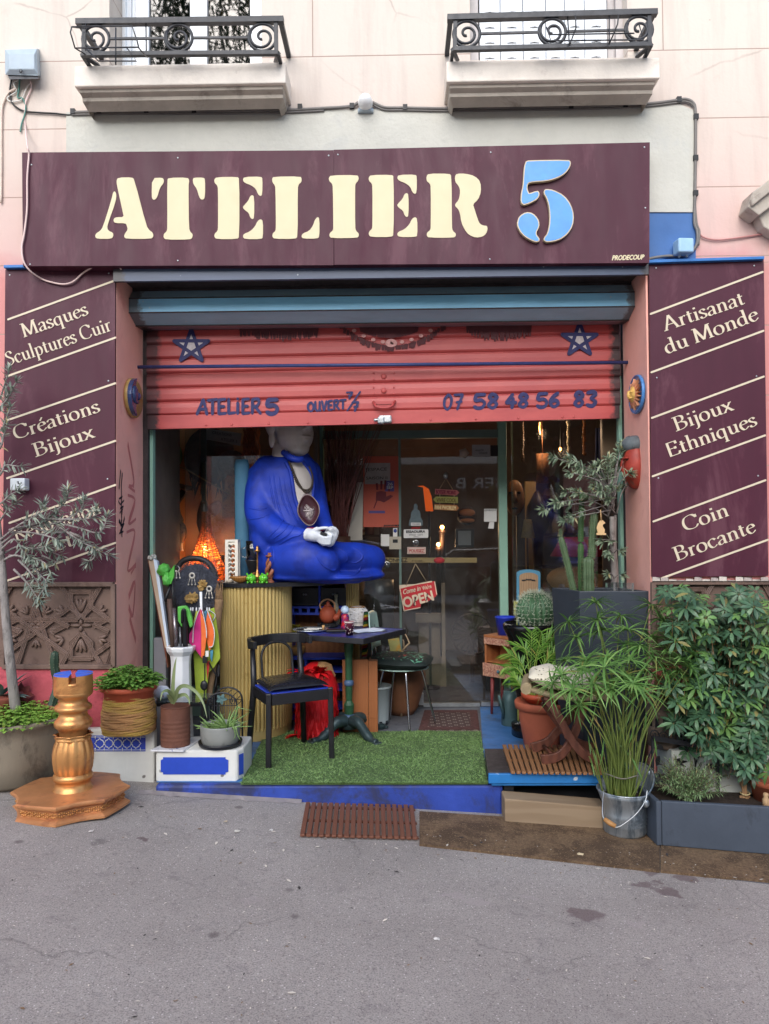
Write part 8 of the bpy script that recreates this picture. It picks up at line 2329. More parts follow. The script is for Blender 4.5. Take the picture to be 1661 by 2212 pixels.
put("fur",m,mat("charcoal_fur",(80,84,96),.8,var=.35,ns=16,bump=0),sh_)
m=MB()
for(x,y,s2)in((575,470,1),(475,600,1.25),(560,500,.8),(440,610,.9)):
 o_=Q(12,x,y,YSH-.07)
 for i in range(34):d=V((rnd.gauss(0,1),-abs(rnd.gauss(0,.7)),rnd.gauss(0,1)));m.leaf(o_,d,V((0,-1,0)),.036*s2,.026,.5,segs=2)
put("dried_flower",m,mat("dry_rose",(172,140,84),.8,var=.3,ns=20),sh_)
m=MB()
for x,y in((472,385),(640,515),(320,318)):
 o_=Q(12,x,y,YSH-.06);m.tube([o_+V((.018*cos(2*pi*k/14),0,.018*sin(2*pi*k/14)))for k in range(14)],.007,6,closed=True)
 for dx in(-.016,0,.016):m.tube([o_+V((dx,0,-.02)),o_+V((dx*1.6,-.005,-.06))],.003,5);m.ell(o_+V((dx*1.6,-.005,-.066)),.007,6,5)
put("shell_charm",m,mat("shell_white",(200,196,186),.4),sh_)
m=MB();m.tube(catmull([Q(12,330,300,5.85),Q(12,390,235,5.85),Q(12,500,212,5.85),Q(12,620,250,5.85),Q(12,690,350,5.85),Q(12,705,420,5.85)],6),.022,8);m.tube([Q(12,330,300,5.85),V((Q(12,330,300,5.85).x,5.85,0))],.012,8);m.tube([Q(12,705,420,5.85),V((Q(12,705,420,5.85).x,5.85,0))],.012,8)
m.bb(Q(12,330,300,5.85).x,Q(12,705,420,5.85).x,5.80,5.83,Q(12,500,500,5.85).z,Q(12,500,480,5.85).z)
solo("rattan_chair_back",m,mat("dark_bentwood",(44,40,40),.5),"dark curved chair back standing behind the furry shield","chair")
m=MB();rnd=random.Random(6)
p0,p1=Q(12,770,470,5.68),Q(12,640,1600,5.5)
m.tube(catmull([Q(12,740,620,5.6),Q(12,715,900,5.58),Q(12,700,1150,5.56),Q(12,650,1500,5.52),Q(12,625,1650,5.5)],5),[.03]*10+[.022]*11,10)
for i in range(120):a=Q(12,rnd.uniform(715,775),rnd.uniform(455,640),5.64);m.tube([a,a+V((rnd.gauss(-.01,.01),rnd.gauss(0,.008),-rnd.uniform(.04,.1)))],.0016,3,cap=False)
solo("driftwood_pole",m,mat("straw_brown",(140,112,82),.9,var=.3,ns=20,bump=.5),"straw topped driftwood pole leaning against the gold counter","pole")
m=MB();a,b2=Q(12,92,1000,5.6),Q(12,215,1650,5.6)
m.bb(a.x,b2.x,5.6,5.66,0,a.z);solo("grey_panel",m,mat("grey_laminate",(142,144,150),.5,var=.08),"low grey panel standing behind the umbrella stand","panel",bevel=.006)
stb=thing("small_glass_table","small low black table with a glass top behind the rusty can","table",V((Q(12,350,1700,5.22).x,5.22,0)))
zt3=Q(12,400,1625,5.2).z;x0,x1=Q(12,120,1,5.2).x,Q(12,600,1,5.2).x
m=MB();m.bb(x0,x1,5.14,5.42,zt3,zt3+.008);put("table_top",m,glass("green_glass",(.6,.75,.7),.03,.2),stb)
m=MB()
for x in(x0+.01,x1-.01):
 for y in(5.15,5.41):m.box((x,y,zt3/2),(.014,.014,zt3-.002))
for y in(5.15,5.41):m.box(((x0+x1)/2,y,zt3-.012),(x1-x0-.04,.012,.02))
put("table_frame",m,BLACKP,stb)
m=MB();o_=Q(12,150,1640,5.24);rnd=random.Random(55)
m.ell(V((o_.x+.02,5.24,zt3+.05)),(.06,.05,.05),12,8,fn=lambda a,p:1+.3*noise.noise((cos(a)*2,sin(a)*2,p*2)))
solo("crumpled_bag",m,mat("white_plastic_bag",(206,212,222),.35,var=.05,speck=((170,60,60),24,.66)),"crumpled white printed bag on the small glass table","bag")
cg=thing("wire_cage","black wire bird cage shaped basket behind the aloe bowl","cage",V((Q(12,790,1800,5.3).x,5.3,0)))
m=MB();YG_=5.3;xa,xb=Q(12,645,1,YG_).x,Q(12,935,1,YG_).x;cxg=(xa+xb)/2;rg=(xb-xa)/2
ztop=Q(12,790,1515,YG_).z;zmid=Q(12,790,1640,YG_).z
def hoop(y):return[V((xa,y,.02)),V((xa,y,zmid))]+[V((cxg-rg*cos(t),y,zmid+(ztop-zmid)*sin(t)))for t in[pi*i/10 for i in range(1,10)]]+[V((xb,y,zmid)),V((xb,y,.02))]
for y in(5.22,5.40):m.tube(hoop(y),.006,6)
for k in range(9):
 t=pi*k/8;x,zq=cxg-rg*cos(t),zmid+(ztop-zmid)*sin(t);m.tube([(x,5.22,zq),(x,5.40,zq)],.0028,5)
for k in range(1,12):x=xa+(xb-xa)*k/12;m.tube([(x,5.22,.02),(x,5.22,zmid+(ztop-zmid)*sqrt(max(0,1-((x-cxg)/rg)**2)))],.0022,4)
for zq in(.02,zmid*.5,zmid):m.tube([(xa,5.22,zq),(xb,5.22,zq)],.003,5);m.tube([(xa,5.4,zq),(xb,5.4,zq)],.003,5)
for s2 in(-1,1):m.tube([V((cxg+s2*rg*.75+s2*.025*(1-k/24)*cos(k*.5),5.212,zmid+.03+.03*(1-k/24)*sin(k*.5)))for k in range(24)],.003,5)
put("wire",m,IRON,cg)
m=MB()
for k in range(5):m.leaf(V((cxg,5.21,zmid+.045)),V((cos(k*1.2),-.2,sin(k*1.2))),V((0,-1,0)),.04,.025,.2)
put("metal_leaf",m,mat("verdigris",(86,116,116),.5),cg)
cbl=MB();cbl.tube(catmull([A0(635,1160,-.07),A0(600,1240,-.06),A0(598,1400,-.05),A0(590,1590,-.04)],6),.005,6);cbl.tube(catmull([A0(640,1240,-.04),A0(680,1320,-.02),A0(730,1380,.0),A0(735,1260,.02),A0(700,1500,.0)],6),.005,6)
co=solo("power_cable",cbl,CABLEB,"black power cable with an inline foot switch hanging down the coloured cloth","cable")
m=MB();m.ell(A0(590,1468,-.06),(.034*.8,.014,.044*.8),14,8);m.box(A0(600,1210,-.07),(.03,.02,.05));put("switch",m,BLACKP,co)
m=MB();m.box(A0(622,1155,-.08),(.022,.012,.04));put("cord_label",m,PAPER,co)
PBLUE=mat("bright_blue_edge",(40,116,182),.5,var=.15,ns=6,bump=.15,speck=((196,206,214),9,.72));PBLK=mat("black_platform",(44,40,44),.5,var=.4,ns=8,bump=.25)
pf_=thing("low_platform","low black platform with a bright blue front edge right of the lawn","platform",P(1180,1692,4.75))
m=MB();a,b2=P(1055,1672,4.75),P(1330,1672,4.75);ZP=a.z
xb=PG(1047,1618,ZP).x
m.prism([(a.x,4.77,ZP-.05),(b2.x,4.77,ZP-.05),(b2.x,5.3,ZP-.05),(xb,5.3,ZP-.05)],(0,0,.05));put("deck",m,PBLK,pf_)
m=MB();m.bb(a.x,b2.x,4.745,4.77,ZP-.057,ZP+.002);m.bb(a.x+.02,b2.x,4.76,4.772,ZP-.075,ZP-.06);put("blue_edge",m,PBLUE,pf_,bevel=.004)
m=MB();m.bb(a.x+.12,b2.x,4.95,5.0,-.3,ZP-.05);m.bb(a.x+.1,a.x+.16,4.8,5.1,-.3,ZP-.05);put("support",m,BLACKP,pf_)  # black board also stands in for the dark void under the deck
def slats(name,label,c4,z,n,th,m_,cat="duckboard",gapf=.72):
 t=thing(name,label,cat,V((sum(p.x for p in c4)/4,sum(p.y for p in c4)/4,z)),"slatted wooden duckboards")
 for i in range(n):
  u0,u1=i/n,(i+gapf)/n
  f0,f1=c4[0]*(1-u0)+c4[1]*u0,c4[0]*(1-u1)+c4[1]*u1;k0,k1=c4[3]*(1-u0)+c4[2]*u0,c4[3]*(1-u1)+c4[2]*u1
  dz=rnd.uniform(-.001,.001)
  m=MB();m.hexa([V((p.x,p.y,zz_))for zz_ in(z+th*.35,z+th+dz)for p in(f0,f1,k1,k0)]);put("slat",m,m_,t,bevel=.003)
 m=MB()
 for v in(.12,.5,.88):
  A_,B_=c4[0]*(1-v)+c4[3]*v,c4[1]*(1-v)+c4[2]*v
  m.bar(V((A_.x,A_.y,z+th*.18)),V((B_.x,B_.y,z+th*.18)),.03,th*.33,UPV)
 put("batten",m,m_,t)
 return t
TEAK=wood("teak_slats",(150,108,74),(112,76,50),.6,(8,1,1),3,.06)
REDW=wood("worn_red_slats",(124,80,62),(82,54,44),.65,(8,1,1),5,.12)
zM=ZP+.003
slats("duckboard","tan slatted duckboard under the folding stool on the black platform",[PG(1104,1668,zM+.02),PG(1308,1671,zM+.02),PG(1290,1611,zM+.02),PG(1085,1609,zM+.02)],zM,17,.024,TEAK)
cG=[PR(648,1811),PR(905,1818),PR(896,1746),PR(661,1740)]
mt2=thing("duckboard","worn dark red slatted duckboard on the pavement below the step","duckboard",V((cG[0].x,cG[0].y,gz(cG[0].x))),"slatted wooden duckboards")
for i in range(19):
 u0,u1=i/19,(i+.74)/19
 f0,f1=cG[0]*(1-u0)+cG[1]*u0,cG[0]*(1-u1)+cG[1]*u1;k0,k1=cG[3]*(1-u0)+cG[2]*u0,cG[3]*(1-u1)+cG[2]*u1
 dz=rnd.uniform(-.001,.002)
 m=MB();m.hexa([V((p.x,p.y,gz(p.x)+zz_))for zz_ in(.008,.022+dz)for p in(f0,f1,k1,k0)]);put("slat",m,REDW,mt2,bevel=.003)
m=MB()
for v in(.08,.5,.92):
 A_,B_=cG[0]*(1-v)+cG[3]*v,cG[1]*(1-v)+cG[2]*v;m.bar(V((A_.x,A_.y,gz(A_.x)+.0045)),V((B_.x,B_.y,gz(B_.x)+.0045)),.025,.008,UPV)
put("batten",m,REDW,mt2)
COCO=mat("coconut_fibre",(122,98,74),.95,var=.45,ns=60,bump=1,bs=120,col2=(92,72,54),amt2=.48,ns2=5,bdist=.015,speck=((160,134,100),110,.62))
def coco(label,pts,seed):
 m=MB();r2=random.Random(seed)
 ps=[PR(x,y)for x,y in pts]
 m.prism([V((p.x,p.y,gz(p.x)+.014))for p in ps],(0,0,-.0135))
 c4=ps
 for i in range(5000):
  u,v=r2.random(),r2.random()
  if i%8==0:v=r2.random()*.02
  p=c4[0]*((1-u)*(1-v))+c4[1]*(u*(1-v))+c4[2]*(u*v)+c4[3]*((1-u)*v);b_=V((p.x,p.y,gz(p.x)+.012));an=r2.uniform(0,2*pi)
  m.leaf(b_,V((cos(an),sin(an),r2.uniform(.1,.8))),UPV,r2.uniform(.012,.028),.0022,.4,segs=1)
 return solo("coconut_mat",m,COCO,label,"mat","brown coconut fibre mats on the pavement")
coco("long brown coconut mat under the wooden beam and the zinc bucket",[(906,1828),(1425,1886),(1425,1790),(906,1757)],3)
coco("brown coconut mat under the right planter box at the picture edge",[(1427,1886),(1730,1916),(1730,1780),(1427,1795)],4)
m=MB();m.prism([V((p.x,p.y,gz(p.x)+.004))for p in(PR(1508,1893),PR(1720,1917),PR(1720,1908),PR(1506,1886))],(0,0,-.003));struct("slate_strip",m,mat("slate_edge",(92,92,98),.8,var=.2))
YW=PR(1090,1779).y
m=MB();a0,a1=P(1090,1728,YW),P(1309,1750,YW)
bx=[V((a0.x,YW,gz(a0.x)+.002)),V((a1.x,YW-.02,gz(a1.x)+.002)),V((a1.x,YW+.14,gz(a1.x)+.002)),V((a0.x,YW+.15,gz(a0.x)+.002))]
m.hexa(bx+[V((p.x,p.y,p.z+(.145 if i in(0,3)else.135)))for i,p in enumerate(bx)])
solo("timber_beam",m,wood('old_timber',(146,126,102),(130,109,86),.8,(.2,1.2,1.2),4,.08,7,'Z'),"short weathered timber beam lying in front of the blue platform","beam",bevel=.008)
L1_,R1_=PG(1060,1544),PG(1118,1556)
nsx=(R1_-L1_);
ns=thing("nightstand","small wooden nightstand with carved bands and thin red legs by the door","nightstand",V(((L1_.x+R1_.x)/2,L1_.y,0)))
FN=frame(L1_,nsx);wN,dN=.33,.20
FN0=FN;off=-.06
Zn=lambda py:P(1050,py,L1_.y).z
RW=mat("red_brown_legs",(120,50,50),.5,var=.2);NW=wood("orange_beech",(166,106,66),(140,84,52),.5,(1,1,6),5,.04)
def nbox(x0,x1,y0,y1,z0,z1,mb):mb.hexa([FN(x,y,z)for z in(z0,z1)for x,y in((x0,y0),(x1,y0),(x1,y1),(x0,y1))])
zb0,zb1=Zn(1462),Zn(1372)
m=MB();nbox(off,off+wN,-.01,dN,zb1-.02,zb1,m);nbox(off,off+wN,0,dN,zb0,zb0+.02,m);nbox(off,off+.02,0,dN,zb0+.02,zb1-.02,m);nbox(off+wN-.02,off+wN,0,dN,zb0+.02,zb1-.02,m);nbox(off+.02,off+wN-.02,dN-.015,dN,zb0+.02,zb1-.02,m);nbox(off+.02,off+wN-.02,.01,dN-.02,zb0+.12,zb0+.13,m)
put("body",m,NW,ns,bevel=.003)
CARV=mat("carved_band",(146,92,76),.6,var=.3,ns=50,bump=.6,bs=90,col2=(192,150,126),amt2=.5,ns2=60)
m=MB();nbox(off+.005,off+wN-.005,-.014,0,zb1-.075,zb1-.022,m);put("carved_frieze",m,CARV,ns)
m=MB();nbox(off-.008,off+wN-.002,-.018,0,zb0+.005,zb0+.115,m);d_=put("drawer",m,CARV,ns,bevel=.002)
m=MB();m.ell(FN(off+wN/2,-.03,zb0+.06),(.013,.016,.013),10,8);put("knob",m,mat("teal_knob",(80,124,136),.4),d_)
for x,y in((.0,.02),(.0+wN-.12,.02),(.0,dN-.04),(wN-.12,dN-.04)):
 m=MB();m.tube([FN(x*1.06-.005,y,0),FN(x,y+.01,zb0)],[.011,.018],10);put("leg",m,RW,ns)
c=FN(off+.14,.11,zb1);h=P(1080,1334,c.y).z-zb1
h=.155;r=.085
m=MB();m.lathe(c,[(.001,0),(r*.72,0),(r,h*.93),(r*1.03,h*.94),(r*1.03,h),(r*.95,h),(r*.88,h-.03),(.001,h-.03)],32,cap=(False,False));solo("blue_pot",m,mat("royal_blue_plastic",(38,62,186),.4,var=.06,bump=.02),"royal blue plastic flower pot on the nightstand","pot")
m=MB();c=FN(off+.27,.12,zb1);m.lathe(c,[(.04,0),(.05,.01),(.04,.05),(.045,.055)],16);solo("small_clay_cup",m,mat("clay_cup",(140,74,58),.7),"small clay cup beside the blue pot on the nightstand","cup")
c=V((P(1105,1580,6.2).x,6.25,0));m=MB();h=P(1105,1490,6.25).z
m.lathe(c,[(.07,0),(.075,.01),(.07,h*.7),(.05,h)],20);m.tube(catmull([c+V((.0,-.02,h)),c+V((0,.02,h+.08)),c+V((.06,.05,h*.8)),c+V((.07,.05,h*.4))],5),.008,6);m.tube([c+V((-.05,-.03,.06)),c+V((-.1,-.07,h*.9))],[.018,.012],8)
solo("watering_can",m,mat("teal_zinc",(72,96,96),.5,.3,var=.2),"small teal watering can behind the nightstand leg","watering can")
m=MB();YA=6.05
ab=thing("arched_board","wooden arched chair back board with a blue border behind the barrel cactus","board",V((Q(18,275,2169,YA).x,YA,0)))
def arch(x0,x1,yt,ys,yb):return[(x0,yb)]+[(x0+(x1-x0)*(.5-.5*cos(pi*i/12)),ys-(ys-yt)*sin(pi*i/12))for i in range(13)]+[(x1,yb)]
m.prism([Q(18,x,y,YA)for x,y in arch(140,412,1810,1850,2500)],(0,.03,0));put("blue_border",m,mat("dusty_teal_paint",(70,122,146),.6,var=.12),ab)
m=MB();m.prism([Q(18,x,y,YA-.004)for x,y in arch(170,385,1845,1890,2480)],(0,.003,0));put("wood_face",m,wood("pale_worn_wood",(152,124,94),(112,86,62),.7,(4,1,1),6,.1),ab)
m=MB()
for i in range(7):m.ell(Q(18,210+i*22,1935-12*sin(pi*i/6)+4*(i%2),YA-.006),(.010,.004,.006),8,5,R=Matrix.Rotation(.4,3,'Y'))
put("cut_out",m,BLACKP,ab)
m=MB();zq=P(1142,1300,YA).z
m.bb(Q(18,150,1,YA).x,Q(18,400,1,YA).x,YA+.031,YA+.06,0,.5);put("support",m,DWOOD,ab)
YN=6.0;z=lambda py:P(1150,py,YN).z
c=V((P(1150,1350,YN-.1).x,YN-.05,0))
ur=thing("black_urn","glossy black footed urn with a wide rim holding the barrel cactus","urn",c)
m=MB();m.lathe(c,[(.16,.0),(.16,.09),(.10,.10),(.085,.14),(.10,.2),(.15,.42),(.165,z(1400)),(.18,z(1375)),(.215,z(1356)),(.218,z(1347)),(.205,z(1343)),(.18,z(1350)),(.001,z(1352))],36,cap=(True,False))
put("urn_body",m,mat("gloss_black",(16,16,18),.22,var=.1,bump=.02,coat=.3),ur)
bc=thing("barrel_cactus","round ribbed barrel cactus covered in pale spines in the black urn","cactus",V((c.x,c.y,z(1349))))
R2=38*S(YN);cc=V((P(1154,1318,YN).x,c.y,z(1349)+R2*.82))
m=MB();m.ell(cc,(R2,R2,R2*.95),84,20,fn=lambda a,p:1+.07*cos(21*a));put("stem",m,CACT,bc)
m=MB();rnd=random.Random(41)
for k in range(21):
 for j in range(13):
  a=2*pi*k/21;ph=pi*(.1+.75*j/12);o_=V((sin(ph)*cos(a),sin(ph)*sin(a),cos(ph)));p=cc+o_*R2*1.06
  if o_.y>.5:continue
  for q_ in range(5):e=(o_+V((rnd.gauss(0,.8),rnd.gauss(0,.8),rnd.gauss(0,.8)))).normalized();m.tube([p,p+e*rnd.uniform(.022,.04)],[.0018,.0005],3,cap=False)
put("spine",m,mat("grey_green_spines",(180,188,166),.7,bump=0),bc,kind="stuff")
m=MB();a,b2=Q(5,1127,1430,6.02),Q(5,1165,1330,6.02)
m.bb(a.x,b2.x,6.0,6.004,z(1349)-.1 if False else a.z,b2.z);m.bb(a.x+.02,a.x+.03,6.004,6.012,0,a.z+.02);solo("yellow_card",m,mat("yellow_print",(150,150,70),.6,var=.2,ns=60,bump=0),"small yellow printed card on a thin stick beside the barrel cactus","card")
YT=5.16;ZTt=P(1252,1277,YT).z
bp=thing("tall_planter","tall square black planter with columnar cacti by the right reveal","planter",V((P(1300,1600,YT).x,5.4,0)))
n0=P(1253,1400,YT);r0=P(1404,1400,5.14);l0=P(1193,1400,5.50)
r0=V((min(r0.x,XR-.02),r0.y,0))if False else r0
k0=l0+(r0-n0)
m=MB();cen_=(n0+r0+k0+l0)/4
bot=[cen_+(p-cen_)*.86 for p in(n0,r0,k0,l0)];top_=(n0,r0,k0,l0);ins=[cen_+(p-cen_)*.9 for p in top_]
V3=lambda p,zz_:V((p.x,p.y,zz_))
m.add([V3(p,.0)for p in bot]+[V3(p,ZTt)for p in top_]+[V3(p,ZTt)for p in ins]+[V3(p,ZTt-.06)for p in ins],[(3,2,1,0)]+[(i,(i+1)%4,4+(i+1)%4,4+i)for i in range(4)]+[(4+i,4+(i+1)%4,8+(i+1)%4,8+i)for i in range(4)]+[(8+i,8+(i+1)%4,12+(i+1)%4,12+i)for i in range(4)]+[(12,13,14,15)])
put("planter_body",m,mat("anthracite_resin",(52,58,66),.45,var=.18,ns=3,bump=.08,bs=50),bp,bevel=.006)
m=MB();m.add([V3(p,ZTt-.035)for p in[cen_+(p-cen_)*.895 for p in top_]],[(0,1,2,3)]);put("soil",m,SOIL,bp)
Yc=5.33
K=lambda x,y,d=0:Q(18,x,y,Yc+d)
cactus("column_cactus","leaning column cactus with a bright new tip, leftmost in the tall planter",[([K(800,2075),K(760,1900),K(700,1650),K(640,1420)],34*.1875*S(Yc)),([K(640,1430),K(645,1390),K(648,1335)],18*.1875*S(Yc))],CACT2,7,"column cacti in the tall black planter")
cactus("column_cactus","tallest slender green column cactus in the tall planter",[([K(882,2080,.05),K(876,1850,.05),K(876,1490,.05)],30*.1875*S(Yc)),([K(876,1490,.05),K(878,1300,.05),K(886,1080,.05),K(893,905,.05)],29*.1875*S(Yc))],mat("cactus_mid_green",(62,92,54),.5,var=.2,ns=8),5,"column cacti in the tall black planter")
cactus("column_cactus","thick pruned column cactus with a branch on its cut top in the tall planter",[([K(968,2080,-.03),K(965,1900,-.03),K(962,1660,-.03)],58*.1875*S(Yc)),([K(1005,1670,.0),K(1012,1500,.0),K(1022,1300),K(1030,1150)],38*.1875*S(Yc))],CACT2,9,"column cacti in the tall black planter")
olr=thing("oleander_tree","potted small tree with bare grey stems and leaf rosettes in the tall planter","tree",K(1270,2060,.1))
tm,lf=MB(),MB();rnd=random.Random(88);Yo=.02
G=lambda x,y,d=0:K(x,y,Yo+d)
tm.tube(catmull([G(1268,2070,.1),G(1262,1850,.1),G(1245,1500,.08),G(1235,1200,.06)],5),[.026-.0006*i for i in range(16)],10)
tm.tube(catmull([G(1300,2070,.12),G(1290,1800,.12),G(1270,1500,.1),G(1275,1180,.1)],5),[.014-.0003*i for i in range(16)],8)
TIPS=[(560,520,-.15),(755,545,-.12),(860,640,-.12),(760,700,-.16),(580,1040,-.1),(450,1120,-.1),(690,1240,-.12),(770,1190,-.1),(700,920,-.1),(830,920,-.15),(890,680,0),(1020,640,-.1),(1090,590,0),(1190,540,-.1),(1250,600,.05),(1330,440,0),(1340,380,.05),(1410,500,0),(1440,700,-.1),(1480,660,.05),(1430,780,0),(1180,680,-.1),(1120,760,.05),(1030,850,-.1),(1250,780,.05),(1320,620,.05),(1200,1000,-.1),(1060,980,0),(980,700,.1),(1290,900,0),(640,1050,0),(1350,870,.1),(1220,870,-.15),(960,1000,-.05),(1100,900,-.18),(1020,760,.1),(1150,860,.1)]
for(x,y,d)in TIPS:
 s0=(1240+rnd.uniform(-60,60),1120+rnd.uniform(-200,90));fx=x+(s0[0]-x)*.35;mid=(s0[0]+(x-s0[0])*.35,s0[1]+(y-s0[1])*.55-(30 if abs(x-s0[0])>250 else 0))
 mid2=(s0[0]+(x-s0[0])*.75,s0[1]+(y-s0[1])*.85-(20 if abs(x-s0[0])>250 else 0))
 twigs(tm,lf,[G(*s0,.06),G(*mid,d*.4),G(*mid2,d*.8),G(x,y,d)],.0045,.0018,rnd,.062,.0135,46,.55,.9,18)
for(x,y)in((1110,1470),(1140,1490),(1190,1590),(1220,1480),(1330,1590),(1200,1860),(1350,1880),(1210,1640)):
 twigs(tm,lf,[G(1255,y+40,.06),G((1255+x)/2,y-5,-.02),G(x,y,-.05)],.004,.002,rnd,.06,.014,10,.7,.9,14,droop=.4)
put("trunk",tm,BARK,olr);put("crown",lf,OLEAF2,olr)
fsn=MB()
fo=[(1075,1280),(1100,1245),(1130,1240),(1160,1275),(1135,1290),(1130,1310),(1155,1350),(1150,1385),(1172,1395),(1165,1412),(1060,1412),(1058,1390),(1075,1385),(1060,1330)]
fsn.prism([G(x,y,-.1)for x,y in fo],(0,.008,0));fsn.tube([G(1112,1248,-.1),G(1105,1120,-.1)],.003,5)
solo("wooden_bird_charm",fsn,mat("pale_wood_charm",(206,170,122),.6),"flat pale wooden cut-out charm hanging from the small tree in the tall planter","charm")
GL2=glass("clear_acrylic",(.86,.9,.92),.04,.25)
m=MB()
for x0,x1,y0 in((1185,1250,1965),(1255,1300,1955),(1330,1385,1960),(1390,1490,1965)):a,b2=K(x0,2070,-.12),K(x1,y0,-.12);m.bb(a.x,b2.x,a.y,a.y+.05,ZTt-.035,b2.z)
solo("glass_block",m,GL2,"clear glass pieces standing in the tall black planter","glass")
YQ=5.62;c=V((P(1172,1560,YQ).x,YQ,0));z=lambda py:P(1172,py,YQ).z
m=MB();TC=mat("terracotta",(172,92,66),.75,var=.14,ns=5,bump=.15,col2=(150,78,58),amt2=.4,ns2=3)
pot=thing("terracotta_pot","large ribbed terracotta pot behind the folding stool","pot",c)
m.lathe(c,[(.12,0),(.135,.02),(.165,z(1535)*.8),(.17,z(1535)),(.172,z(1530)),(.196,z(1528)),(.2,z(1516)),(.19,z(1512)),(.17,z(1516)),(.001,z(1520))],40,cap=(True,False),fn=lambda a,t,zz_:1+.012*(sin(zz_*130)>.6))
put("pot_body",m,TC,pot)
m=MB();m.lathe(c,[(.11,z(1516)),(.135,z(1506)),(.15,z(1505)),(.152,z(1497)),(.14,z(1495)),(.12,z(1500)),(.001,z(1502))],36,cap=(True,False));solo("inner_pot",m,mat("orange_plastic_pot",(186,82,54),.5),"orange plastic pot standing inside the large terracotta pot","pot")
pm=thing("parlour_palm","bright green palm with arching fronds in the terracotta pot","palm",c+V((0,0,z(1502))))
tm,lf=MB(),MB();rnd=random.Random(14);W9=lambda x,y,d=0:Q(9,x,y,YQ+d)
for(pts)in([(335,780),(345,600),(370,480),(385,400)],[(330,780),(320,650),(330,520),(330,400)],[(340,780),(300,640),(260,560),(200,520)],[(335,780),(290,660),(240,600),(180,600)],[(340,780),(380,620),(430,540),(480,500)],[(340,780),(390,640),(450,600),(520,590)],[(335,780),(280,720),(240,660),(215,650)],[(345,780),(400,600),(440,480),(520,430)],[(335,770),(310,560),(290,490),(240,480)],[(340,780),(360,560),(400,470),(440,430)],[(340,790),(300,720),(270,700),(240,680)]):
 d=rnd.uniform(-.18,.12);cc_=catmull([W9(x,y,d*i/3)for i,(x,y)in enumerate(pts)],8);n=len(cc_)
 tm.tube(cc_,[.005-.0035*i/(n-1)for i in range(n)],5)
 for i in range(int(n*.4),n):
  dd=(cc_[min(i+1,n-1)]-cc_[i-1]).normalized();s=dd.cross(V((0,-1,.3))).normalized()
  for sg_ in(-1,1):lf.leaf(cc_[i],dd*.8+s*sg_*.6+V((rnd.gauss(0,.1),rnd.gauss(0,.1),0)),UPV+V((0,-.6,0)),rnd.uniform(.06,.115),.0095,.35,segs=3)
put("stem",tm,mat("palm_stem",(128,150,66),.5),pm);put("frond",lf,leafmat("palm_leaf",(92,140,52),.4,.35,.25,(150,186,84)),pm)
YZ=4.98
zMm=ZP+.027
fsl=thing("folding_stool","dark red X-legged folding stool on the tan duckboard","stool",V((P(1235,1640,YZ).x,YZ,zMm)))
MAHO=wood("mahogany",(104,62,48),(72,42,34),.5,(1,1,4),6,.08)
s9=lambda x,y,d=0:Q(9,x,y,YZ+d)
def plank(pts,wd,th,nm_):
 m=MB();cc_=catmull(pts,6)
 for i in range(len(cc_)-1):pass
 vs=[];n=len(cc_)
 for i,p in enumerate(cc_):
  d=(cc_[min(i+1,n-1)]-cc_[max(i-1,0)]).normalized();nn=d.cross(V((0,1,0))).normalized();w_=wd*(1+.45*(i/(n-1))**6)/2
  vs+=[p-nn*w_-V((0,th/2,0)),p+nn*w_-V((0,th/2,0)),p+nn*w_+V((0,th/2,0)),p-nn*w_+V((0,th/2,0))]
 m.add(vs,[(i*4+k,i*4+(k+1)%4,(i+1)*4+(k+1)%4,(i+1)*4+k)for i in range(n-1)for k in range(4)]+[(3,2,1,0),((n-1)*4,(n-1)*4+1,(n-1)*4+2,(n-1)*4+3)])
 put(nm_,m,MAHO,fsl,bevel=.004)
zl=zMm+.018
def fl_(p):return V((p.x,p.y,max(p.z,zl)))
plank([s9(420,780,-.10),s9(480,870,-.12),s9(545,990,-.13),s9(620,1080,-.14),fl_(s9(725,1128,-.14))],.05,.03,"leg")
plank([s9(625,800,-.06),s9(590,920,-.08),s9(540,1030,-.09),s9(480,1095,-.1),fl_(s9(385,1128,-.1))],.05,.03,"leg")
plank([s9(395,790,.16),s9(440,850,.16),s9(520,960,.15),s9(590,1020,.14),fl_(s9(680,1050,.14))],.05,.03,"leg")
plank([s9(600,800,.18),s9(545,880,.18),s9(470,960,.17),s9(420,1015,.16),fl_(s9(332,1052,.16))],.05,.03,"leg")
m=MB();m.tube([s9(525,990,-.14),s9(505,945,.2)],.012,8);m.tube([s9(400,1040,.14),s9(460,1100,-.1)],.012,8);m.tube([s9(415,770,-.12),s9(395,775,.18)],.016,8);m.tube([s9(625,790,-.08),s9(600,790,.2)],.016,8);put("crossbar",m,MAHO,fsl)
m=MB()
P4=[s9(290,690,-.16),s9(760,760,-.14),s9(720,690,.2),s9(310,640,.2)]
P4=[s9(300,720,-.14),s9(760,765,-.12),s9(700,700,.24),s9(310,660,.24)]
def sling(u,v):
 p=P4[0]*((1-u)*(1-v))+P4[1]*(u*(1-v))+P4[2]*(u*v)+P4[3]*((1-u)*v)
 return p-V((0,0,.035*sin(pi*u)))
m.sheet(16,10,sling);m.tube([sling(0,t/8)for t in range(9)],.026,8);m.tube([sling(1,t/8)for t in range(9)],.024,8);put("sling_seat",m,mat("sacking",(150,134,104),.9,var=.2,ns=20,bump=.5,bs=120),fsl,solid=.022)
cu2=thing("crochet_cushion","cream crochet cushion resting on the folding stool","cushion",s9(480,740,0))
m=MB()
cc0=sling(.46,.5)
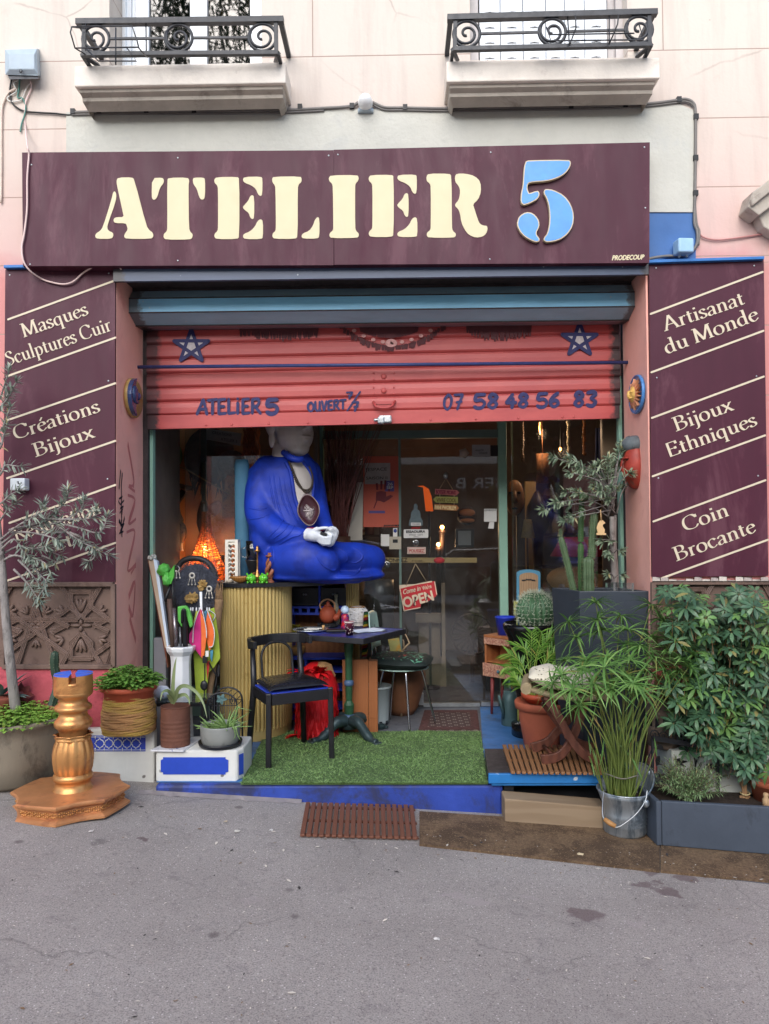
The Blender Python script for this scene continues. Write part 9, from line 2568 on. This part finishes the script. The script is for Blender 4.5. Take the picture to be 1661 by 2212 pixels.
def cu_(sg_):
 def f(u,v):
  b_=sling(.03+.9*u,.02+.94*v);e=max(0,(1-(2*u-1)**4)*(1-(2*v-1)**4))**.5
  return b_+V((0,0,.065+sg_*.06*e+.03*sin(2.2*u+.3)+.018*noise.noise((u*5,v*5,sg_))))
 return f
m.sheet(22,18,cu_(1));m.sheet(22,18,cu_(-1))
def crochet():
 mt,t,b=nodes_of("cream_crochet");vec=coords(t,(1,1,1),3)
 vo=N(t,"ShaderNodeTexVoronoi");vo.inputs["Scale"].default_value=46;vo.inputs["Randomness"].default_value=.35;t.links.new(vec,vo.inputs[0])
 n=noise_tex(t,vec,7,2)
 holes=ramp(t,vo.outputs[0],[(.22,(1,1,1)),(.34,(0,0,0))]);msk=ramp(t,n,[(.48,(0,0,0)),(.54,(1,1,1))])
 mm_=N(t,"ShaderNodeMath",operation='MULTIPLY');t.links.new(holes,mm_.inputs[0]);t.links.new(msk,mm_.inputs[1])
 c_=mixc(t,mm_.outputs[0],lin((214,206,186)),lin((92,84,66)));t.links.new(c_,b.inputs[0]);b.inputs["Roughness"].default_value=.9
 bump_to(t,b,vo.outputs[0],.6,.006);return mt
put("cushion_cover",m,crochet(),cu2)
cb=PR(1361,1816);bkY=cb.y+.105;c=V((cb.x,bkY,gz(cb.x)+.015));z=lambda py:P(1361,py,bkY).z
ZINC=mat("zinc",(176,184,190),.4,metal=.7,var=.3,ns=5,bump=.15,bs=30,col2=(112,124,134),amt2=.46,ns2=4,sc=(2,2,.5))
bk_=thing("zinc_bucket","galvanised zinc coal bucket with a wooden grip standing on the coconut mat","bucket",c)
m=MB();n=40;vs=[]
hb=[(0,.118),(.012,.122),(.05,.121),(.06,.126),(.07,.121),(.08,.126),(.09,.122),(.10,.127),(.115,.122)]
hh=[(zz_,r,0)for zz_,r in hb]+[(.16+(.105)*t,.124+.03*t,t)for t in(.0,.33,.66,1.0)]
h0=z(1704)-c.z
for zz_,r,t in hh:
 for k in range(n):
  a=2*pi*k/n
  lift=t*(.10*max(-.2,(cos(a)*.75+sin(a)*.66))+.02)
  zf=zz_ if t==0 else.16+(h0-.16)*t
  vs.append(c+V((r*cos(a)*(1+.10*t*(cos(a)>0)),r*sin(a),zf+lift)))
fs=[(j*n+k,j*n+(k+1)%n,(j+1)*n+(k+1)%n,(j+1)*n+k)for j in range(len(hh)-1)for k in range(n)]
m.add(vs,fs+[list(range(n))[::-1]],0,True)
put("bucket_body",m,ZINC,bk_,solid=.003)
rim=vs[-n:]
m=MB();m.tube(rim,.0055,6,closed=True);put("rolled_rim",m,ZINC,bk_)
m=MB()
for a_i in(33,2):
 p=rim[a_i];m.ell(p+V((.005,-.01,-.035)),(.02,.014,.024),10,8)
put("ear",m,ZINC,bk_)
m=MB();e1,e2=rim[36]+V((0,-.012,-.04)),rim[21]+V((0,-.012,-.02))
E=[Q(9,978,1285,bkY-.14),Q(9,970,1340,bkY-.16),Q(9,930,1405,bkY-.19),Q(9,870,1460,bkY-.21),Q(9,800,1495,bkY-.21),Q(9,735,1445,bkY-.17),Q(9,728,1370,bkY-.12),Q(9,735,1285,bkY-.06)]
m.tube(catmull(E,5),.0035,6);put("wire_handle",m,STEEL,bk_)
m=MB();m.tube([Q(9,738,1448,bkY-.18),Q(9,770,1472,bkY-.2),Q(9,802,1490,bkY-.212)],[.013,.015,.013],10);put("wooden_grip",m,mat("turned_grip",(170,124,74),.5),bk_)
zs_=h0-.03
m=MB();m.lathe(c+V((0,0,h0-.05)),[(.001,.01),(.132,0)],24,cap=(False,False));put("soil",m,SOIL,bk_)
pp=thing("papyrus_plant","tall umbrella papyrus with fine radiating leaves in the zinc bucket","plant",c+V((0,0,h0-.04)))
tm,lf=MB(),MB();rnd=random.Random(19)
HEADS=[(690,235,.1),(830,310,.05),(540,345,.2),(590,430,.15),(870,390,-.05),(1000,255,.1),(940,480,-.1),(760,540,-.05),(620,600,-.1),(680,690,-.2),(500,640,-.1),(600,810,-.15),(840,650,-.2),(950,740,-.22),(1165,555,-.05),(1090,500,.05),(1000,430,.1),(720,390,.15),(880,560,-.2),(640,560,.0),(560,720,-.2),(900,690,-.28),(780,720,-.25),(1190,480,.1),(1080,620,-.1),(1060,330,.15),(450,690,-.05),(520,560,.1),(1120,440,.05),(1235,530,.0),(1010,540,-.1),(860,470,.0),(700,330,.1),(1150,620,-.05),(1210,600,-.1),(740,600,-.28),(980,620,.05)]
NH=0
for(x,y,d)in HEADS:
 hp_=Q(9,x,y,bkY+d);an=rnd.uniform(0,2*pi);r=rnd.uniform(.01,.085);b0=c+V((-.02+r*cos(an),r*sin(an),h0-.05))
 mid=b0*.5+hp_*.5+V((-(hp_.x-b0.x)*.18,0,.02));cc_=catmull([b0,mid,hp_],8)
 tm.tube(cc_,[.0048-.0018*i/16 for i in range(17)],5)
 ax=(cc_[-1]-cc_[-3]).normalized();u=ax.orthogonal().normalized();v=ax.cross(u);n_=rnd.randint(20,28);L0=rnd.uniform(.15,.225)
 for k in range(n_):
  a=2*pi*k/n_+rnd.uniform(-.15,.15);el=rnd.uniform(-.15,.65);dd=(u*cos(a)+v*sin(a))*cos(el)+ax*sin(el)
  lf.leaf(hp_,dd,ax,L0*rnd.uniform(.6,1.1),.0125,rnd.uniform(.25,.6),segs=4,fold=.4,shape=lambda t:min(1,.55+2.2*t)*(1-max(0,t-.45)/.6))
for i in range(60):
 an=rnd.uniform(0,2*pi);r=rnd.uniform(.0,.1);b0=c+V((-.02+r*cos(an),r*sin(an)-.01,h0-.05));a2=rnd.uniform(0,2*pi)
 tip=b0+V((cos(an)*r*.9+rnd.gauss(0,.025),sin(an)*.05,rnd.uniform(.15,.5)));tm.tube(catmull([b0,(b0+tip)/2+V((rnd.gauss(0,.006),0,0)),tip],4),[.0042-.0003*k for k in range(9)],5)
 if i<26:lf.leaf(tip-V((0,0,.06)),V((rnd.gauss(0,.3),rnd.gauss(0,.3),1)),V((0,-1,0)),rnd.uniform(.1,.18),.010,.2,segs=3)
put("stalk",tm,mat("papyrus_stalk",(104,120,58),.5,var=.3,ns=5,bump=0,col2=(164,136,86),amt2=.40,ns2=4),pp);put("foliage",lf,leafmat("papyrus_leaf",(98,140,72),.4,.4,.28,(156,192,112)),pp)
m=MB();o_=c+V((-.02,-.02,h0+.1));m.tube([o_+V((.105*cos(2*pi*k/24),.095*sin(2*pi*k/24),.006*sin(k)))for k in range(24)],.004,5,closed=True);solo("tie_string",m,mat("grey_string",(110,106,96),.8),"grey string tied around the papyrus stalks","string")
q0,q1=PR(1431,1833),PR(1761,1862);q1.y=q0.y-.05
bx_=thing("planter_box","long dark slate planter box at the right edge","planter",V(((q0.x+q1.x)/2,q0.y,gz(q0.x))))
zt4=P(1431,1731,q0.y).z;zt5=P(1661,1744,q1.y+.015).z;sl=(zt5-zt4)/(P(1661,1744,q1.y+.015).x-q0.x)
m=MB()
def wallseg(a,b_,ang=None,th=.03,zA=0,nrm=V((0,1,0))):
 za,zb_=zt4+sl*(a.x-q0.x)+zA,zt4+sl*(b_.x-q0.x)+zA
 o_=nrm*th
 m.hexa([V((a.x,a.y,gz(a.x)+.016)),V((b_.x,b_.y,gz(b_.x)+.016)),V((b_.x+o_.x,b_.y+o_.y,gz(b_.x)+.016)),V((a.x+o_.x,a.y+o_.y,gz(a.x)+.016)),V((a.x,a.y,za)),V((b_.x,b_.y,zb_)),V((b_.x+o_.x,b_.y+o_.y,zb_)),V((a.x+o_.x,a.y+o_.y,za))])
wallseg(q0,q1)
bkl=V((q0.x-.04,q0.y+.5,0));bkr=V((q1.x,q0.y+.5,0))
wallseg(V((bkl.x,bkl.y,0)),V((q0.x-.002,q0.y+.0,0)),th=.03,nrm=V((-.95,.0,0)))
wallseg(bkl,bkr,nrm=V((0,.9,0)))
put("box_wall",m,mat("slate_resin",(70,78,90),.6,var=.16,ns=4,bump=.2,bs=40,col2=(50,54,60),amt2=.4,ns2=3),bx_,bevel=.005)
m=MB();zso=zt4-.06
m.add([V((q0.x-.03,q0.y+.03,zso)),V((q1.x,q1.y+.03,zso+sl*(q1.x-q0.x))),V((bkr.x,bkr.y,zso+sl*(q1.x-q0.x))),V((bkl.x,bkl.y,zso))],[(0,1,2,3)]);put("soil",m,SOIL,bx_)
ry=q0.y+.22;rc=P(1488,1725,ry);rc.z=zso
rm_=thing("rosemary_bush","small bushy rosemary in the slate planter box","plant",rc)
m=MB();tm=MB();rnd=random.Random(23)
for i in range(190):
 a=rnd.uniform(0,2*pi);e=rnd.uniform(.25,1.5);L_0=rnd.uniform(.13,.25);d=V((cos(a),sin(a)*.8,e)).normalized();p1=rc+V((rnd.gauss(0,.02),rnd.gauss(0,.02),.0));p2=p1+d*L_0+V((0,0,.015))
 tm.tube([p1,(p1+p2)/2+V((0,0,.01)),p2],.0014,3,cap=False)
 for k in range(18):
  t=.25+.75*k/18;p=p1+(p2-p1)*t;s=V((rnd.gauss(0,1),rnd.gauss(0,1),rnd.gauss(0,1))).normalized();m.leaf(p,d*.8+s,UPV,rnd.uniform(.024,.038),.0052,.1,segs=2)
put("stem",tm,BARK2,rm_);put("foliage",m,leafmat("rosemary_leaf",(134,164,112),.5,.3,.25,(178,202,150)),rm_)
sf=thing("umbrella_leaf_shrub","large dark green umbrella leaf shrub in front of the right carved panel","shrub",V((P(1609,1700,q0.y+.3).x,q0.y+.3,zso)))
tm,lf,lf2=MB(),MB(),MB();rnd=random.Random(57)
W=lambda x,y,Y:Q(16,x,y,Y)
base_=V((W(830,1690,q0.y+.3).x,q0.y+.3,zso-.02))
for k in range(6):tm.tube(catmull([base_+V((rnd.uniform(-.03,.03),rnd.uniform(-.03,.03),0)),W(830+rnd.uniform(-12,12),1610,q0.y+.3),W(800+rnd.uniform(-40,60),1400,q0.y+.35),W(rnd.uniform(560,950),rnd.uniform(700,1100),q0.y+rnd.uniform(.3,.6))],6),[.011-.0004*i for i in range(19)],6)
regions=[((260,540),(190,330),14),((380,900),(300,480),30),((560,990),(430,640),40),((700,930),(210,330),16),((520,995),(600,780),30),((380,1000),(780,960),46),((390,1000),(900,1110),50),((520,1000),(1060,1250),44),((540,900),(1220,1400),30),((780,1000),(1080,1500),46),((640,1000),(1380,1470),16),((700,930),(330,460),14)]
for(xa,xb),(ya,yb),n_ in regions+[((460,760),(380,620),30),((420,760),(640,1000),40),((600,940),(300,700),36),((460,800),(1000,1200),30),((820,1000),(560,900),26),((230,420),(820,940),14),((330,620),(760,1160),46),((430,700),(1150,1330),30),((960,1120),(250,1200),70),((280,520),(300,560),18)]:
 for i in range(n_):
  Y=q0.y+rnd.uniform(.12,.62);p=W(rnd.uniform(xa,xb),rnd.uniform(ya,yb),Y)
  d=V((rnd.gauss(0,.35),-abs(rnd.gauss(.45,.3)),rnd.uniform(.5,1))).normalized();u=d.orthogonal().normalized();v=d.cross(u)
  tgt=lf2 if rnd.random()<.16 else lf
  tm.tube([p,p-d*.05-UPV*.06],.0018,3,cap=False)
  n2=rnd.randint(7,9);L0=rnd.uniform(.045,.09)
  for k in range(n2):
   a=2*pi*k/n2+rnd.uniform(-.1,.1);dd=(u*cos(a)+v*sin(a))+d*.15
   tgt.leaf(p+dd*.012,dd,d,L0*rnd.uniform(.8,1.1),.027,rnd.uniform(.25,.6),segs=3,fold=.15,shape=lambda t:sin(pi*min(1,.12+.86*t))**.7*(.55+.6*t))
put("trunk",tm,mat("tan_stems",(150,116,82),.7),sf);put("foliage",lf,leafmat("umbrella_leaf",(70,104,76),.36,.5,.15,(112,146,104)),sf);put("young_foliage",lf2,leafmat("umbrella_leaf_young",(110,150,84),.35,.3,.2),sf)
m=MB();o_=W(830,1605,q0.y+.3);m.tube([o_+V((.028*cos(2*pi*k/16),.028*sin(2*pi*k/16),.003*sin(k)))for k in range(16)],.004,5,closed=True);solo("raffia_tie",m,mat("raffia",(196,176,130),.8),"pale raffia tie around the shrub stems","tie")
bo=thing("bird_ornament","black metal garden ornament with birds and leaves behind the rosemary","ornament",W(480,1520,q0.y+.38));YI=q0.y+.38
m=MB()
for pts in([(300,1560),(300,1480),(290,1430),(245,1405),(215,1415)],[(305,1500),(310,1450),(340,1420),(380,1405),(420,1420)],[(482,1560),(485,1400),(470,1330),(440,1295)],[(485,1430),(500,1370),(540,1330),(570,1320)],[(645,1560),(645,1500),(630,1450),(595,1425)],[(160,1360),(190,1300),(230,1270)],[(645,1520),(670,1490),(710,1480)],[(305,1520),(280,1500),(255,1490)]):
 m.tube(catmull([W(x,y,YI)for x,y in pts],5),.004,5)
for x in(300,482,645):m.tube([W(x,1560,YI),V((W(x,1560,YI).x,YI,zso-.01))],.004,5)
put("wire_stem",m,IRON,bo)
for pts in([(215,1415),(212,1380),(225,1350),(243,1348),(247,1375),(240,1405)],[(340,1372),(360,1368),(378,1362),(400,1378),(437,1385),(405,1398),(385,1405),(380,1420),(375,1402),(360,1390)],[(572,1440),(565,1405),(590,1400),(620,1410),(635,1415),(620,1435),(600,1440),(590,1460)]):
 m=MB();m.prism([W(x,y,YI-.003)for x,y in pts],(0,.006,0));put("metal_bird",m,BLACKP,bo,bevel=.001)
m=MB()
for(x,y,a)in((240,1285,.9),(430,1310,1.9),(585,1335,2.4),(255,1490,.6)):m.leaf(W(x-22*cos(a),y-25*sin(a),YI),V((cos(a),-.05,-sin(a))),V((0,-1,0)),.05,.035,.05)
put("metal_leaf",m,BLACKP,bo)
m=MB();a,b2=W(190,1222,4.77),W(640,1300,4.77);m.bar(a,b2,.03,.012);m.bar(a,V((a.x,a.y,gz(a.x))),.014,.012);m.bar(b2,V((b2.x,b2.y,gz(b2.x))),.014,.012)
for i in range(7):m.tube([W(200+i*62,1200+i*10,4.77)+V((.03*(1-k/20)*cos(k*.5),0,.03*(1-k/20)*sin(k*.5)))for k in range(20)],.004,5)
solo("iron_rail",m,IRON,"low scrolled wrought iron rail in front of the white plinth","rail")
YL=4.93;z=lambda py:W(260,py,YL).z;c=V((W(262,1100,YL).x,YL,W(260,1290,YL).z));s_=.313*S(YL)
lp=thing("clay_lantern","weathered clay lantern pot with slots behind the papyrus","lantern",c)
m=MB();m.lathe((c.x,c.y,0),sorted([(70*s_,z(1290)),(100*s_,z(1270)),(110*s_,z(1160)),(112*s_,z(1140)),(104*s_,z(1130)),(104*s_,z(1065)),(112*s_,z(1055)),(110*s_,z(1010)),(88*s_,z(965)),(86*s_,z(950)),(70*s_,z(950)),(68*s_,z(970))],key=lambda t:t[1]),28)
put("pot_body",m,mat("old_clay",(120,104,92),.9,var=.25,ns=9,bump=.5,col2=(88,74,66),amt2=.4),lp)
m=MB()
for k in range(14):a=2*pi*k/14;m.box((c.x+105*s_*cos(a),c.y+105*s_*sin(a),z(1098)),(.016,.018,(1125-1070)*s_),rz=a)
put("slot",m,DARKSLOT,lp)
def clay(label,cx,ytop,ybot,rpx,Y,m_,group="terracotta pots among the shrubs"):
 s=S(Y)*.313;zt_,zb_=W(cx,ytop,Y).z,W(cx,ybot,Y).z;c=V((W(cx,ybot,Y).x,Y,zb_));h=zt_-zb_;r=rpx*s
 mb=MB();mb.lathe(c,[(r*.7,0),(r*.92,h*.8),(r,h*.81),(r*1.02,h),(r*.9,h),(r*.85,h-.02),(.001,h-.025)],32,cap=(True,False));return solo("terracotta_pot",mb,m_,label,"pot",group)
clay("terracotta pot standing in the slate planter box at the right edge",1010,1500,1705,140,q0.y+.28,TC)
clay("terracotta pot hidden among the umbrella leaves beside the white plinth",640,1040,1330,130,4.92,TC)
clay("wide terracotta pot on the pink wall side behind the papyrus heads",340,745,945,145,4.95,mat("salmon_clay",(186,96,84),.8,var=.15))
m=MB();m.lathe((W(340,945,4.95).x,4.97,gz(1.5)),[(.06,0),(.06,W(340,945,4.95).z-gz(1.5))],14);solo("pot_stand",m,DWOOD,"dark slim stand under the wide terracotta pot","stand")
m=MB();c=W(975,1700,q0.y+.12);
m.lathe((c.x,c.y,zso-.02),[(.02,0),(.02,.05),(.012,.06),(.016,.075),(.012,.085)],14);solo("wooden_peg",m,mat("pale_peg",(184,150,112),.7),"pale turned wooden peg at the right end of the slate planter","peg")
for i,(x,y,s,col,lb)in enumerate(((512,1797,8,(206,200,190),"torn white paper scrap on the pavement left of the red duckboard"),(585,1795,7,(210,206,200),"small white scrap lying just above the torn paper on the pavement"),(1253,1852,8,(206,186,150),"pale leaf lying on the edge of the coconut mat"),(197,1797,7,(200,194,188),"small white scrap in front of the gold pedestal"),(488,1776,6,(196,178,150),"dry beige leaf on the pavement below the blue step"),(944,2030,6,(214,210,206),"white fleck on the open pavement in the middle foreground"))):
 p=PR(x,y);m=MB();r2=random.Random(i);n_=8
 pts=[V((p.x+s*S(4.4)*r2.uniform(.5,1)*cos(2*pi*k/n_),p.y+s*S(4.4)*r2.uniform(.5,1.1)*sin(2*pi*k/n_),0))for k in range(n_)]
 zz0=gz(p.x)+(.018 if i==2 else.003)
 m.add([V((p.x,p.y,zz0+.006))]+[V((t.x,t.y,gz(t.x)+(.016 if i==2 else.0015)+r2.uniform(0,.006)))for t in pts],[(0,k+1,(k+1)%n_+1)for k in range(n_)])
 solo("litter_scrap",m,mat("scrap_%d"%i,col,.7,bump=0),lb,"litter","litter on the pavement")
ob=thing("opposite_building","pale building across the street, seen only as a reflection","building",(0,-13,0))
m=MB();m.bb(-16,18,-13.4,-13,-1.2,7.6);put("wall",m,mat("opposite_render",(226,222,214),.9,var=.1,ns=1),ob)  # near-white wall colour set to bounce light toward the shop
m=MB()
for i in range(9):
 for k in range(1):m.bb(-14+i*3.6,-12.6+i*3.6,-13,-12.96,4.4+k*3,6.4+k*3)
put("window",m,mat("opposite_window",(60,66,76),.2),ob)
m=MB();m.bb(-4,8,-13.0,-12.7,-.6,3.9);put("shop_front",m,mat("charcoal_front",(44,46,50),.5),ob)
m=MB();mp_=lambda u,v,h=0:V((-u,-12.69+h,v));ptext(m,"BURGER B",mp_,-5.1,3.05,-2.0,3.05,.36,.004);put("sign_lettering",m,mat("white_letters",(220,220,216),.5,bump=0),ob)
cr_=thing("parked_car","black parked car across the street, seen only as a reflection in the door","car",(1.4,-4.6,gz(1.4)))
m=MB();zc_=gz(1.4)
sec=[(-2.1,.35),(-2.15,.7),(-1.9,.86),(-1.0,.95),(-.35,1.38),(.9,1.42),(1.6,1.0),(2.05,.92),(2.15,.6),(2.1,.32)]
m.prism([(1.6+x,-5.4,zc_+z_)for x,z_ in sec],(0,1.7,0));put("body",m,mat("gloss_black_car",(14,15,18),.15,coat=.6,bump=0),cr_,bevel=.08,segs=3)
m=MB();m.prism([(1.6+x,-3.695,zc_+z_)for x,z_ in((-.8,.98),(-.3,1.3),(.85,1.34),(1.4,1.0))],(0,.004,0));put("side_window",m,mat("car_glass",(60,70,80),.08,bump=0),cr_)
for x in(-1.3,1.35):
 m=MB();m.lathe((1.6+x,-3.72,zc_+.32),[(.32,-.2),(.32,0),(.2,.02),(.02,.02)],24,M=Matrix(((1,0,0),(0,0,1),(0,1,0))));put("wheel",m,mat("tyre_%d"%(x>0),(28,28,28),.7),cr_)
for i,(x,y)in enumerate(((-3.0,-5.6),(5.6,-8.5))):
 t=thing("street_tree",("plane tree across the street to the left, seen in the window glass","plane tree across the street to the right, seen in the window glass")[i],"tree",(x,y,gz(x)),"street trees across the road")
 m=MB();m.tube(catmull([(x,y,gz(x)),(x+.05,y,2),(x-.05,y,4),(x,y,9)],5),[.2-.008*k for k in range(16)],12)
 r2=random.Random(i);lf=MB()
 for k in range(9):a=r2.uniform(0,6.28);m.tube([(x,y,7+.25*k),(x+1.5*cos(a),y+1.5*sin(a),9.0+.4*k)],[.07,.02],6)
 for k in range(6000 if i==0 else 2000):
  a=r2.uniform(0,6.28);e=r2.uniform(-1,1);r=r2.uniform(.4,1)**.6*2.7;p=V((x+r*cos(a)*sqrt(1-e*e),y+r*sin(a)*sqrt(1-e*e),11.2+2.7*e));lf.leaf(p,V((r2.gauss(0,1),r2.gauss(0,1),r2.gauss(0,1)-.4)),UPV,.28,.2,.2,segs=1)
 put("trunk",m,BARK,t);put("crown",lf,leafmat("plane_leaf_%d"%i,(70,92,56),.5,.3,.2),t)
m=MB();r2=random.Random(123)
for i in range(420):
 if r2.random()<.6:px,py=r2.uniform(250,1650),0;py=1735+(px-250)*.1+abs(r2.gauss(0,45))
 else:px,py=r2.uniform(20,1640),r2.uniform(1800,2200)
 p=PR(px,py)
 if not(-2.6<p.x<2.6 and p.y<4.72):continue
 s=r2.uniform(.003,.008)if r2.random()<.9 else r2.uniform(.009,.016);a=r2.uniform(0,6.28)
 onm=905<px and py<1828+(px-905)*.11
 m.leaf(V((p.x,p.y,gz(p.x)+(.017 if onm else.0025))),V((cos(a),sin(a),.05)),UPV,s*2.2,s,-.05,mi=r2.choice((0,0,1,2)),segs=2)
solo("pavement_grit",m,[mat("grit_pale",(206,198,186),.8,bump=0),mat("grit_brown",(128,100,70),.8,bump=0),mat("grit_dark",(62,58,58),.8,bump=0)],"scattered leaf crumbs and grit on the pavement before the shop","grit",kind="stuff")
